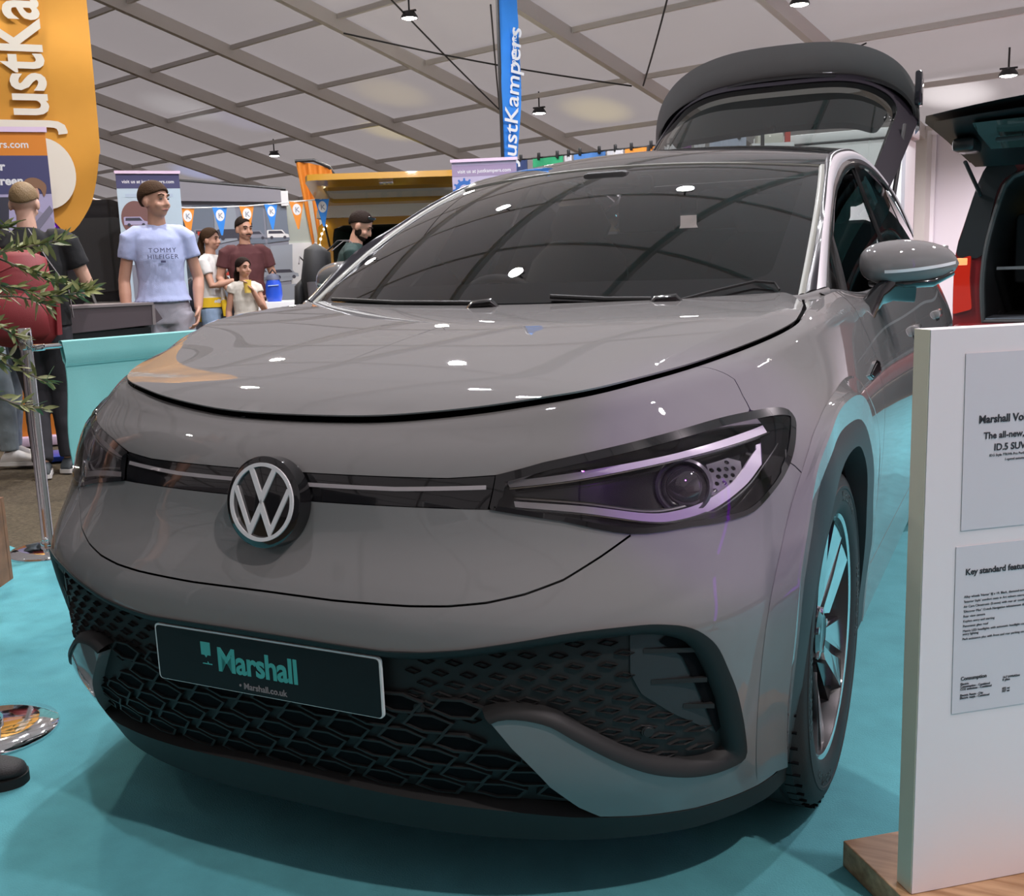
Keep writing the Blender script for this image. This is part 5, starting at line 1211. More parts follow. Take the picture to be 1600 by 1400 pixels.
        if style == 'long':
            pts = hair[2] if len(hair) > 2 else [(0, -.10, .03), (0, -.125, -.06), (0, -.12, -.17), (0, -.10, -.26)]
            MB(M @ HM).tube(pts, [(.030, .030), (.055, .034), (.060, .03), (.03, .015)][:len(pts)], 14, flat=(1, 0, 0)).build('ponytail', hm_, ho)
    g_ = 1.0
    if top:
        t = MB(M)
        t.tube([(0, 0, tuck), (0, 0, 1.02), tuple(che.lerp(pel, .5)), tuple(che.lerp(pel, .1)), tuple(che.lerp(nek, .5)), tuple(nek + Vector((0, -.006, -.042))), tuple(nek + Vector((0, -.005, -.014))), tuple(nek + Vector((0, -.004, .004)))], [(max(.184, .172 * build), .140), (.172 * max(.95, build), .128), (.158 * build, .115), (.174 * build, .124), (.176 * build, .108), (.125, .085), (.082, .070), (.064, .062)], 24, flat=(1, 0, 0))
        for s_, q in (('L', -1), ('R', 1)):
            e, w = Vector(A[s_][0]), Vector(A[s_][1]); S_ = sh[s_]; pts = [tuple(S_ + Vector((-q * .10, 0, .010))), tuple(S_ + Vector((-q * .035, 0, .006))), tuple(S_ + Vector((q * .012, 0, -.022)))]; rad = [.056, .060, .062 * max(1, build)]
            if sleeve <= 1: pts += [tuple(S_.lerp(e, sleeve * .5)), tuple(S_.lerp(e, sleeve))]; rad += [.061 * max(1, build), .059 * max(1, build)]
            else: pts += [tuple(S_.lerp(e, .5)), tuple(e), tuple(e.lerp(w, .5)), tuple(e.lerp(w, sleeve - 1))]; rad += [.060, .052, .048, .040]
            t.tube(pts, rad, 16)
        to = remesh(t.build('shirt', top, body_), .0085 * k, 4)
        wr = to.modifiers.new('w', 'DISPLACE'); tx = bpy.data.textures.get('folds') or bpy.data.textures.new('folds', 'CLOUDS'); tx.noise_scale = .11; wr.texture = tx; wr.strength = .014; wr.mid_level = .5; wr.texture_coords = 'GLOBAL'
    for cl, frac, nm in ((trousers, 1.0, 'trousers'), (shorts, .42, 'shorts')):
        if not cl: continue
        t = MB(M); t.tube([(0, 0, .84), (0, 0, .93), (0, 0, 1.03)], [(.165, .118), (.172, .122), (.150, .108)], 22, flat=(1, 0, 0))
        for s_, q in (('L', -1), ('R', 1)):
            kn, an = Vector(G[s_][0]), Vector(G[s_][1]); hp = Vector((q * hipw, 0, .90))
            if frac == 1.0: t.tube([tuple(hp), tuple(hp.lerp(kn, .3)), tuple(hp.lerp(kn, .7)), tuple(kn), tuple(kn.lerp(an, .45)), tuple(kn.lerp(an, .97))], [.104, .102, .084, .072, .068, .060], 16)
            else: t.tube([tuple(hp), tuple(hp.lerp(kn, .3)), tuple(hp.lerp(kn, frac + .25))], [.104, .106, .098], 16)
        to = remesh(t.build(nm, cl, body_), .0085 * k, 3)
        wr = to.modifiers.new('w', 'DISPLACE'); tx = bpy.data.textures.get('folds') or bpy.data.textures.new('folds', 'CLOUDS'); wr.texture = tx; wr.strength = .012; wr.texture_coords = 'GLOBAL'
    for s_, q in (('L', -1), ('R', 1)):
        an, toe = Vector(G[s_][1]), Vector((G[s_][2][0], G[s_][2][1], 0)).normalized(); rr = Vector((toe.y, -toe.x, 0))
        c = an + toe * .075; SM = M @ Matrix(((rr.x, toe.x, 0, c.x), (rr.y, toe.y, 0, c.y), (0, 0, 1, an.z - .085), (0, 0, 0, 1)))
        shoe_mesh(SM, body_, shoes[0], shoes[1], L=.275)
    return root, body_, M, M @ HM, hands
def toward_cam(p): return (1.2536 - p[0], -1.4722 - p[1])
def rot2(v, a): a = math.radians(a); return (v[0] * math.cos(a) - v[1] * math.sin(a), v[0] * math.sin(a) + v[1] * math.cos(a))
WHITESHOE = (mat('white_shoe', (.72, .69, .66), .5), mat('white_sole', (.75, .73, .70), .6)); GREYSHOE = (mat('grey_shoe', (.06, .07, .075), .6), mat('pale_sole', (.6, .58, .55), .6))
def strap(M, pts, w, par, m, nm='strap'):
    q = MB(M); q.tube(pts, [(.004, w)] * len(pts), 8); return q.build(nm, m, par)
def rucksack(M, par_label, m, loc, cat='rucksack', h=.46, w=.30, d=.17, accent=None, group=None):
    """worn on the back: local x right, y forward; a thing of its own"""
    t = thing('rucksack', par_label, cat, M @ Vector((0, -.22, 1.0)))
    q = MB(M); y0 = -.135
    q.tube([(0, y0 - d / 2, 1.42 - h), (0, y0 - d * .58, 1.46 - h), (0, y0 - d * .60, 1.44 - h * .5), (0, y0 - d * .52, 1.40), (0, y0 - d * .42, 1.44)], [(w * .40, d * .36), (w * .50, d * .52), (w * .52, d * .54), (w * .44, d * .44), (w * .22, d * .2)], 22, flat=(1, 0, 0)); b = q.build('bag', m, t, angle=80)
    q = MB(M); q.tube([(0, y0 - d * 1.05, 1.44 - h), (0, y0 - d * 1.18, 1.48 - h), (0, y0 - d * 1.14, 1.46 - h * .62), (0, y0 - d * 1.0, 1.45 - h * .48)], [(w * .32, d * .12), (w * .42, d * .24), (w * .38, d * .22), (w * .2, d * .08)], 18, flat=(1, 0, 0)); q.build('front_pocket', m, b, angle=80)
    for s_ in (-1, 1):
        strap(M, [(s_ * .09, y0 - .02, 1.40), (s_ * .115, -.06, 1.475), (s_ * .125, .03, 1.475), (s_ * .135, .105, 1.40), (s_ * .14, .11, 1.25), (s_ * .155, .0, 1.06), (s_ * .12, y0 - .03, 1.0)], .022, b, accent or m, 'strap')
        q = MB(M); q.tube([(s_ * w * .50, y0 - d * .5, 1.46 - h), (s_ * w * .54, y0 - d * .55, 1.46 - h * .55)], [(.022, .06), (.015, .055)], 12); q.build('side_pocket', accent or m, b)
    q = MB(M); q.tube([(-w * .40, y0 - d * 1.06, 1.30), (0, y0 - d * 1.15, 1.36), (w * .40, y0 - d * 1.06, 1.30)], .006, 6); q.build('zip', accent or m, b)
    return t
BLUETEE = cloth_mat('pale_blue_tee', (.42, .47, .70)); GREYSHORT = cloth_mat('grey_jersey', (.34, .33, .37)); BLACKTEE = cloth_mat('black_tee', (.012, .012, .013)); DARKJEANS = cloth_mat('charcoal_jeans', (.028, .027, .032)); LIGHTJEANS = cloth_mat('light_jeans', (.25, .29, .31), noise=(5, .3)); DENIM = cloth_mat('denim', (.22, .30, .42)); WHITETEE = cloth_mat('white_tee', (.62, .60, .58)); MAROON = cloth_mat('maroon_tee', (.085, .025, .027)); GREENTEE = cloth_mat('dark_green_tee', (.018, .040, .036)); NAVY = cloth_mat('navy_cloth', (.02, .022, .035)); YELLOWC = cloth_mat('yellow_cloth', (.75, .48, .02)); CREAM = cloth_mat('cream_top', (.66, .62, .54)); REDBAG = mat('red_nylon', (.20, .018, .022), .55, bump=(300, .2)); BLACKBAG = mat('black_nylon', (.012, .012, .013), .6, bump=(300, .25)); GREYBAG = mat('grey_nylon', (.12, .11, .12), .6); STRAPG = mat('grey_strap', (.22, .20, .20), .7)
PRINTN = mat('navy_print', (.06, .06, .13), .7)
# teenager
p = (-4.00, 3.93, 0); fc = rot2(toward_cam(p), 8)
r_, b_, M_, HM_, _h = person('teenage person in a pale blue T-shirt and grey shorts standing behind the car', p, fc, 1.82, SKIN, arms={'L': ((-.235, -.02, 1.13), (-.20, .09, .93)), 'R': ((.225, -.03, 1.13), (.235, .03, .87))}, head=(math.radians(40), math.radians(-2)), top=BLUETEE, sleeve=.52, trousers=GREYSHORT, hair=(HAIRB, 'fringe'), shoes=WHITESHOE, tuck=.985, build=.90)
text_mesh('shirt_print', 'TOMMY', .040, M_ @ Matrix(((-1, 0, 0, .0), (0, 0, 1, .142), (0, 1, 0, 1.295), (0, 0, 0, 1))), PRINTN, b_, align='CENTER', ext=.002, spacing=1.3)
text_mesh('shirt_print', 'HILFIGER', .040, M_ @ Matrix(((-1, 0, 0, .0), (0, 0, 1, .145), (0, 1, 0, 1.255), (0, 0, 0, 1))), PRINTN, b_, align='CENTER', ext=.002, spacing=1.2)
q = MB(M_); q.box((0, .144, 1.238), (.03, .004, .013)); q.build('shirt_flag', PRINTN, b_)
# balding person seen from behind, with the red rucksack
p = (-4.19, 3.06, 0); fc = (-.70, .71)
r_, b_, M_, HM_, _h = person('balding person in black seen from behind, wearing a red rucksack', p, fc, 1.78, SKINP, arms={'R': ((.30, .03, 1.15), (.27, .26, 1.10)), 'L': ((-.27, .02, 1.14), (-.2, .24, 1.10))}, legs={'L': ((-.055, .06, .50), (-.045, -.10, .085), (-.1, 1)), 'R': ((.09, .06, .50), (.10, .04, .085), (.6, 1))}, head=(math.radians(-8), math.radians(14)), top=BLACKTEE, sleeve=.62, trousers=DARKJEANS, hair=(HAIRG, 'bald'), shoes=GREYSHOE, build=1.12, tuck=.90)
rucksack(M_ @ Matrix.Translation((-.05, .0, -.10)), 'dark red rucksack on the back of the balding person in black', REDBAG, None, accent=REDBAG, h=.50, w=.36, d=.19)
strap(M_, [(.02, -.13, 1.47), (.10, -.12, 1.30), (.20, -.10, 1.12), (.205, -.02, .95)], .013, b_, STRAPG, 'shoulder_strap')
# companion in light jeans and white trainers, mostly out of the picture
p = (-4.80, 3.20, 0)
person('person in light blue jeans and white trainers at the left picture edge', p, (.75, .30), 1.70, SKIND, legs={'L': ((-.10, .04, .50), (-.11, .0, .10), (.15, 1)), 'R': ((.09, .09, .50), (.10, .10, .10), (-.1, 1))}, arms={'L': ((-.16, .12, 1.14), (-.02, .26, 1.16)), 'R': ((.16, .12, 1.14), (.02, .26, 1.16))}, top=NAVY, sleeve=1.9, trousers=LIGHTJEANS, hair=(HAIRD, 'short'), shoes=WHITESHOE)
# person whose shoe toe shows bottom left
p = (-1.095, -.14, 0)
person('person in black trousers beside the car front, only one black shoe toe in the picture', p, (.80, .60), 1.74, SKIN, top=BLACKTEE, sleeve=.55, trousers=JEANS_BLK, hair=(HAIRD, 'short'), legs={'L': ((-.10, .06, .50), (-.09, .125, .085), (.0, 1)), 'R': ((.10, .02, .50), (.12, -.14, .085), (.2, 1))})
# woman with the yellow jacket tied round her waist
p = (-6.17, 6.85, 0); fc = rot2(toward_cam(p), 62)
r_, b_, M_, HM_, hn = person('person with a ponytail, white tee and yellow jacket tied at the waist', p, fc, 1.66, SKIN, arms={'R': ((.19, .10, 1.14), (.10, .30, 1.19)), 'L': ((-.20, .06, 1.14), (-.16, .27, 1.09))}, head=(0, 0), top=WHITETEE, sleeve=.55, shorts=DENIM, hair=(HAIRB, 'long'), shoes=WHITESHOE, female=True, build=.94, tuck=.96)
q = MB(M_); q.tube([(0, .0, .92), (0, 0, 1.02)], [(.190, .140), (.178, .128)], 22, flat=(1, 0, 0)); q.tube([(.05, .14, .98), (.07, .165, .92), (.09, .17, .82)], [.03, .035, .02], 10); q.tube([(-.02, -.12, .98), (-.03, -.15, .86), (-.02, -.14, .76)], [(.14, .02), (.17, .025), (.15, .02)], 14, flat=(1, 0, 0)); q.build('tied_jacket', YELLOWC, b_)
cup = MB(); hp = hn['R']; cup.lathe([(.0005, -.05), (.030, -.05), (.040, .05), (.042, .055), (.0005, .056)], 18, c=hp + Vector((0, 0, .02))); tag(cup.build('paper_cup', mat('paper_cup', (.62, .52, .42), .6)), 'pale paper cup held by the person with the ponytail', 'cup')
bg = MB(M_); bg.tube([(-.02, -.20, .90), (0, -.23, 1.0), (0, -.22, 1.12), (0, -.20, 1.20)], [(.10, .05), (.14, .08), (.13, .075), (.06, .03)], 16, flat=(1, 0, 0)); bo = bg.build('shoulder_bag', NAVY); tag(bo, 'dark navy bag slung behind the person with the ponytail', 'bag')
# man in maroon
p = (-5.86, 7.02, 0); fc = rot2(toward_cam(p), 14)
r_, b_, M_, HM_, hn = person('person with a moustache in a maroon T-shirt and dark trousers', p, fc, 1.76, SKIN, arms={'L': ((-.27, .0, 1.14), (-.16, .17, 1.0)), 'R': ((.27, -.02, 1.15), (.18, .16, .98))}, head=(math.radians(15), math.radians(4)), top=MAROON, sleeve=.6, trousers=NAVY, hair=(HAIRD, 'short'), build=1.05, tuck=.92)
q = MB(HM_); q.tube([(-.028, .080, -.048), (0, .092, -.044), (.028, .080, -.048)], [.004, .007, .004], 8); q.build('moustache', HAIRD, b_)
# girl with a drink
p = (-5.06, 6.02, 0); fc = rot2(toward_cam(p), 12)
r_, b_, M_, HM_, hn = person('child with long dark hair in a cream top drinking from a yellow cup', p, fc, 1.34, SKIN, arms={'L': ((-.20, .08, 1.12), (-.055, .16, 1.36), (1, .3, 0)), 'R': ((.20, -.02, 1.13), (.22, .06, .90))}, head=(math.radians(22), 0), top=CREAM, sleeve=.25, trousers=CREAM, hair=(HAIRD, 'long'), shoes=WHITESHOE, female=True, build=.86)
hp = hn['L']; cup = MB(); cup.lathe([(.0005, -.06), (.028, -.06), (.036, .05), (.0005, .052)], 16, c=hp + Vector((0, 0, -.01))); tag(cup.build('yellow_cup', mat('yellow_cup', (.85, .60, .12), .5)), 'yellow drink cup held to the mouth of the child', 'cup')
# person bending to look, with black rucksack
p = (-3.62, 5.50, 0); fc = rot2(toward_cam(p), 80)
r_, b_, M_, HM_, hn = person('bearded person in a dark green tee bending over, with sunglasses on the head', p, fc, 1.66, SKIN, arms={'L': ((-.22, .16, 1.16), (-.20, .33, 1.02)), 'R': ((.22, .14, 1.16), (.20, .33, 1.02))}, lean=(0, .10), head=(0, math.radians(30)), top=GREENTEE, sleeve=.58, trousers=DARKJEANS, hair=(HAIRD, 'short'), build=1.06)
q = MB(HM_); q.ball((0, .026, -.078), (.052, .058, .036), 16, 10); q.ball((.055, .01, -.045), (.012, .03, .035), 10, 8); q.ball((-.055, .01, -.045), (.012, .03, .035), 10, 8); q.build('beard', HAIRD, b_)
q = MB(HM_); q.tube([(-.076, .035, .095), (-.03, .078, .108), (.03, .078, .108), (.076, .035, .095)], [(.012, .004)] * 4, 8); q.build('sunglasses', GLOSSBLK, b_)
rucksack(M_ @ Matrix.Translation((0, .05, .02)), 'large black rucksack on the back of the person in the dark green tee', BLACKBAG, None, accent=GREYBAG, h=.56, w=.36, d=.24)
# person in sunglasses seen through the car's glass
p = (-1.52, 3.90, 0); fc = rot2(toward_cam(p), -30)
r_, b_, M_, HM_, hn = person('person in sunglasses and a dark top seen through the windscreen', p, fc, 1.51, SKINP, top=NAVY, sleeve=.6, trousers=DARKJEANS, hair=(HAIRB, 'short'), build=1.12)
q = MB(HM_)
for s_ in (-1, 1): q.tube([(s_ * .010, .092, .010), (s_ * .034, .090, .012), (s_ * .058, .072, .010)], [(.010, .004), (.014, .004), (.010, .004)], 10, flat=(0, 0, 1)); q.tube([(s_ * .058, .072, .012), (s_ * .078, .0, .012)], .003, 6)
q.build('sunglasses', GLOSSBLK, b_)
# ------------------------------------------------------------------ stands and vans behind
EYE0 = Vector((1.2536, -1.4722, 1.1905))
def far(px, D, py=430):
    """ground point in the direction of picture column px, D metres away"""
    d = _f + _r * ((px - 800) / 1646.41) - _u * ((py - 700) / 1646.41); h = math.hypot(d.x, d.y); return Vector((EYE0.x + d.x * D / h, EYE0.y + d.y * D / h, 0))
def facing(p, turn=0.0):
    """matrix at p: x to the viewer's right, y up, z towards the viewer"""
    v = Vector((EYE0.x - p.x, EYE0.y - p.y, 0)).normalized(); a = math.radians(turn); v = Vector((v.x * math.cos(a) - v.y * math.sin(a), v.x * math.sin(a) + v.y * math.cos(a), 0)); r = Vector((-v.y, v.x, 0)); return frame(p, r, (0, 0, 1))
def T(x, y, z): return Matrix.Translation((x, y, z))
ORANGE = mat('orange_flag', (.64, .29, .032), .7, noise=(1.5, .10)); CREAMP = mat('cream_print', (.72, .66, .55), .6); PINKW = mat('pale_pink', (.78, .60, .76), .5); ORP = mat('orange_print', (.72, .24, .03), .5); NAVYP = mat('navy_header', (.07, .07, .16), .5); LILAC = mat('lilac_print', (.42, .38, .56), .5); LILAC2 = mat('lilac_header', (.34, .26, .40), .5); PALEB = mat('pale_blue_print', (.50, .62, .70), .5); BLUEF = mat('blue_flag', (.035, .24, .72), .65, noise=(2, .12)); WHITEP = mat('white_print', (.78, .78, .78), .5); BLUEP = mat('blue_print', (.05, .16, .48), .5); BLUEPL = mat('blue_plastic', (.02, .09, .62), .35, coat=.4); GREYP = mat('grey_print', (.24, .25, .30), .5); DKP = mat('dark_print', (.05, .05, .07), .5); SKYP = mat('sky_print', (.45, .55, .66), .5); REDP = mat('red_print', (.5, .05, .03), .5); GREENC = mat('green_cloth', (.03, .33, .15), .8); BLUEC = mat('blue_cloth', (.07, .20, .50), .8); DBLUEC = mat('dark_blue_cloth', (.03, .05, .14), .8); ORC = mat('orange_cloth', (.80, .28, .04), .8); WHC = mat('white_cloth', (.62, .60, .62), .8); LBC = mat('pale_blue_cloth', (.42, .46, .58), .8); PURC = mat('purple_cloth', (.20, .03, .22), .8); POLE = mat('black_pole', (.015, .015, .016), .4); ALU = mat('brushed_aluminium', (.6, .6, .6), .35, metal=.8)
def flat(M, poly, z0, z1, nm, m, par): q = MB(M); q.prism(poly, z0, z1); return q.build(nm, m, par, smooth=False)
def rect(x0, y0, x1, y1): return [(x0, y0), (x1, y0), (x1, y1), (x0, y1)]
def disc(cx, cy, r, n=32, ry=None): return [(cx + r * math.cos(2 * math.pi * i / n), cy + (ry or r) * math.sin(2 * math.pi * i / n)) for i in range(n)]
def txt(M, s_, x, y, z, size, m, par, **k): return text_mesh('printed_text', s_, size, M @ T(x, y, z), m, par, ext=.0004, **k)
def van_picture(M, x, y, w, z, par, body=GREYP):
    """a small printed van: body, roof, windows, wheels"""
    h = w * .42
    o = flat(M, [(x, y + h * .18), (x, y + h * .95), (x + w * .06, y + h), (x + w * .70, y + h), (x + w * .84, y + h * .58), (x + w * .98, y + h * .50), (x + w, y + h * .18)], z, z + .001, 'printed_picture', body, par)
    flat(M, [(x + w * .06, y + h * .60), (x + w * .08, y + h * .90), (x + w * .66, y + h * .90), (x + w * .77, y + h * .60)], z + .001, z + .002, 'printed_windows', DKP, o)
    for c in (.20, .80): flat(M, disc(x + w * c, y + h * .18, h * .17, 18), z + .001, z + .0022, 'printed_wheel', DKP, o)
    return o
# ---- big orange feather flag
p = far(103, 9.0, 265); M = facing(p); fl = thing('feather_flag', 'tall orange feather flag with white lettering at the left edge', 'flag', p)
xs = lambda px: (px - 103) / 1646.41 * 9.0 * 1.03
out = [(-.95, 4.9), (-.62, 5.05), (.0, 4.95), (.20, 4.6), (.262, 4.0), (.262, 2.34), (.245, 2.12), (.20, 1.90), (.13, 1.72), (-.03, 1.545), (-.20, 1.70), (-.95, 2.2)]
def flagfn(x, y, h): return (x, y, h + .025 * math.sin(y * 3.0 + x * 2) + .008 * math.sin(y * 9 + x * 5))
q = MB(M); dense_ = [p_ for p_ in dens(smooth_poly(out, 4), .10)]; q.prism(dense_, -.004, .004, flagfn); q.build('flag_cloth', ORANGE, fl, angle=70)
flat(M, disc(-.155, 1.99, .36 * .62, 40, .265), .035, .036, 'printed_disc', CREAMP, fl)
txtm = M @ T(-.085, 2.31, .036) @ Matrix.Rotation(math.pi / 2, 4, 'Z')
text_mesh('printed_text', 'JustKampers', .50, txtm, CREAMP, fl, bold=.010, ext=.001, sx=.74)
MB(M).tube([(-.97, 0, -.02), (-.97, 2.2, -.02), (-.96, 4.0, -.02), (-.80, 5.0, -.02), (-.3, 5.12, -.02)], .014, 8).build('flag_pole', POLE, fl); MB(M).box((-.97, .03, -.02), (.5, .06, .3)).build('flag_base', POLE, fl)
# ---- roll-up in front of it
p = far(75, 8.4, 250); M = facing(p, -4); ru = thing('roll_up_banner', 'orange roll-up banner picturing a smiling person at a car screen, behind the balding person', 'banner', p)
wd = .86; flat(M, rect(-wd + .012, .06, .0, 2.235), -.004, 0, 'banner_sheet', LILAC, ru)
flat(M, rect(-wd, 2.225, .01, 2.26), -.02, .012, 'top_rail', PINKW, ru); flat(M, rect(-wd + .012, 2.065, 0, 2.225), 0, .001, 'printed_header', ORP, ru); txt(M, 'justkampers.com', -.115, 2.118, .0012, .070, WHITEP, ru, align='RIGHT', bold=.001)
flat(M, rect(-wd + .012, 1.80, 0, 2.065), 0, .001, 'printed_panel', NAVYP, ru); txt(M, 'Rear', -.285, 1.965, .0012, .082, WHITEP, ru, align='RIGHT', bold=.003); txt(M, 'Screen', -.175, 1.865, .0012, .082, WHITEP, ru, align='RIGHT', bold=.003)
flat(M, rect(-wd + .012, .06, .02, .60), 0, .001, 'printed_footer', ORP, ru); txt(M, 'justkampers.com', -.115, .36, .0012, .11, WHITEP, ru, align='RIGHT', bold=.002)
pic = flat(M, smooth_poly([(-.30, 1.18), (-.31, 1.42), (-.26, 1.60), (-.17, 1.70), (-.06, 1.66), (.0, 1.58), (.0, 1.18)], 4), .001, .002, 'printed_figure', mat('print_jumper', (.34, .31, .42), .6), ru)
flat(M, disc(-.135, 1.80, .055, 24, .075), .002, .003, 'printed_face', mat('print_skin', (.62, .36, .25), .6), pic); flat(M, smooth_poly([(-.19, 1.83), (-.16, 1.90), (-.09, 1.91), (-.03, 1.86), (-.05, 1.78), (-.08, 1.84)], 4), .003, .004, 'printed_hair', mat('print_hair', (.26, .14, .08), .6), pic)
flat(M, [(-.55, 1.30), (-.50, 1.78), (-.28, 1.78), (-.33, 1.30)], .001, .002, 'printed_screen', DKP, ru); flat(M, [(-.40, 1.30), (-.02, 1.72), (.0, 1.68), (-.33, 1.27)], .003, .004, 'printed_belt', mat('print_grey', (.2, .19, .25), .6), ru)
flat(M, smooth_poly([(-.13, .72), (-.06, .86), (-.05, .74), (-.01, .80), (.0, .66), (-.12, .66)], 3), .001, .002, 'printed_shape', ORANGE, ru)
MB(M).box((-wd / 2, .035, 0), (wd + .04, .07, .16), bev=.01).build('roll_up_base', PINKW, ru)
p = far(108, 7.5); M = facing(p); bx = MB(M); bx.box((-.10, .02, -.18), (.62, .038, .30), bev=.01); tag(bx.build('floor_mat', BLUEPL), 'flat blue plastic tray on the brown floor under the orange roll-up', 'mat')
# ---- low dark unit in front of the teenager
p = far(170, 7.2); M = facing(p, 16); un = thing('storage_unit', 'low dark brown unit with a sloped lid in front of the teenager', 'storage unit', p)
UNB = mat('unit_brown', (.085, .065, .072), .45, bump=(300, .1)); UNL = mat('unit_lid', (.21, .18, .18), .4)
q = MB(M); q.prism([(-.27, .86), (.25, .885), (.315, .92), (.26, 1.015), (-.27, 1.015)], -.42, .0); q.build('lid', UNB, un, angle=20); flat(M, [(-.27, 1.013), (.26, 1.013), (.265, 1.028), (-.27, 1.028)], -.42, .008, 'lid_top', UNL, un); flat(M, [(.247, .885), (.267, .885), (.27, 1.015), (.252, 1.015)], .0, .006, 'corner_strip', UNL, un)
q = MB(M); q.box((-.01, .44, -.20), (.50, .86, .36)); q.build('cabinet', mat('unit_dark', (.012, .012, .014), .4), un, smooth=False)
# ---- black van seen behind the flag
p = far(165, 10.5, 360); M = facing(p, -20); vn = thing('van', 'black van behind the orange flag and the teenager', 'van', p)
BLKV = mat('black_van_paint', (.010, .010, .011), .25, coat=.8); GREYR = mat('grey_pillar', (.16, .15, .14), .4)
q = MB(M); side = [(-2.6, .30), (-2.6, 1.75), (-2.45, 1.90), (.10, 1.90), (.22, 1.80), (.36, 1.16), (.41, .95), (.43, .60), (.41, .28)]
q.prism(rounded(side, .08, 4), -1.70, -.02); q.build('van_body', BLKV, vn, angle=30)
flat(M, rounded([(-.38, 1.04), (-.42, 1.74), (.13, 1.74), (.28, 1.10)], .05), -.021, -.010, 'side_window', mat('van_glass', (.035, .035, .035), .05, coat=1.0), vn); flat(M, rounded([(-1.5, 1.04), (-1.5, 1.74), (-.50, 1.74), (-.46, 1.04)], .05), -.021, -.010, 'side_window', MATS['van_glass'], vn)
MB(M).tube([(-.40, 1.78, -.01), (-.30, 1.45, .0), (-.18, 1.05, .0), (-.12, .85, .0)], [(.022, .012)] * 4, 8).build('grab_rail', GREYR, vn)
MB(M).tube([(.16, 1.80, .0), (.34, 1.10, .0)], [(.020, .012)] * 2, 8).build('pillar', BLKV, vn)
for a in (-1.9, -.05): MB(M @ Matrix.Translation((a, .33, -.06))).lathe([(.19, .04), (.20, .06), (.31, .06), (.33, .02), (.33, -.14), (.1, -.14)], 32).build('van_wheel', RUBBER, vn)
flat(M, rounded([(-.28, .62), (-.28, .98), (.33, .98), (.35, .70)], .04), -.021, -.008, 'door_card', GREYR, vn); q = MB(M); q.box((.08, .88, .0), (.13, .045, .02), bev=.008); q.build('door_handle', BLKV, vn)
MB(M).tube([(-.48, 1.72, .01), (-.42, 1.5, .02), (-.36, 1.3, .02)], [(.012, .02)] * 3, 8).build('violet_light_strip', VIO, vn)
# ---- roll-up with the blue header
p = far(231, 10.0, 280); M = facing(p, 6); ru = thing('roll_up_banner', 'roll-up banner with a dark blue header and a round van picture, behind the teenager', 'banner', p)
flat(M, rect(-.265, .06, .265, 2.08), -.004, 0, 'banner_sheet', PALEB, ru); flat(M, rect(-.275, 2.08, .275, 2.105), -.02, .015, 'top_rail', PINKW, ru); flat(M, rect(-.265, 1.955, .265, 2.08), 0, .001, 'printed_header', NAVYP, ru)
txt(M, 'visit us at justkampers.com', 0, 2.0, .0012, .040, WHITEP, ru, align='CENTER', bold=.0006)
flat(M, disc(-.13, 1.70, .12, 32, .15), .001, .002, 'printed_disc', mat('print_brown', (.20, .10, .09), .5), ru); van_picture(M, -.23, 1.63, .20, .002, ru, LILAC); flat(M, rect(-.20, 1.88, .20, 1.91), .001, .002, 'printed_line', SKYP, ru); flat(M, smooth_poly([(-.06, 1.30), (.06, 1.55), (.20, 1.62), (.25, 1.4), (.1, 1.25)], 4), .001, .002, 'printed_shape', WHITEP, ru)
flat(M, rect(-.20, 1.0, .20, 1.3), .001, .002, 'printed_picture', GREYP, ru); MB(M).box((0, .035, 0), (.58, .07, .16), bev=.01).build('roll_up_base', ALU, ru)
# ---- photo wall
pa, pb_ = far(250, 12.2, 330), far(448, 12.3, 330); M = frame(pa, pb_ - pa, (0, 0, 1)); L = (pb_ - pa).length
pw = thing('photo_wall', 'large backdrop collaged with camper van photographs under a grey header', 'backdrop', pa)
flat(M, rect(0, .02, L, 2.02), -.05, 0, 'backdrop_panel', GREYP, pw); q = MB(M); q.prism([(0, 1.99), (L - .06, 1.96), (L - .06, 2.09), (0, 2.21)], .0, .06); q.build('header', mat('grey_header', (.26, .25, .28), .6), pw, smooth=False); flat(M, rect(L - .06, 1.92, L + .02, 2.08), -.05, .05, 'header_end', WHITEP, pw)
MB(M).tube([(-.1, 2.23, .03), (L, 2.10, .03)], .018, 8).build('header_rail', POLE, pw)
pc = random.Random(3); cols = [GREYP, DKP, mat('print_slate', (.16, .19, .24), .5), WHITEP, mat('print_steel', (.30, .33, .38), .5), LILAC2]
zz = .001
for row in range(4):
    for c in range(5):
        x0 = c * L / 5 + .02; y0 = .20 + row * .44; w_ = L / 5 * .97; h_ = .42; zz += .0004
        flat(M, [(x0 + pc.uniform(-.05, .02), y0), (x0 + w_, y0 + pc.uniform(-.03, .05)), (x0 + w_ + pc.uniform(-.04, .05), y0 + h_), (x0 + pc.uniform(-.03, .05), y0 + h_ * .97)], zz, zz + .0006, 'printed_photo', pc.choice([SKYP, GREYP, cols[2], cols[4], cols[2]]), pw)
        van_picture(M, x0 + pc.uniform(0, .06), y0 + .04, w_ * pc.uniform(.85, 1.25), zz + .002, pw, pc.choice(cols))
        if (row * 5 + c) % 4 == 0: flat(M, rect(x0 + .08, y0 + .10, x0 + .15, y0 + .14), zz + .006, zz + .007, 'printed_lamp', REDP, pw)
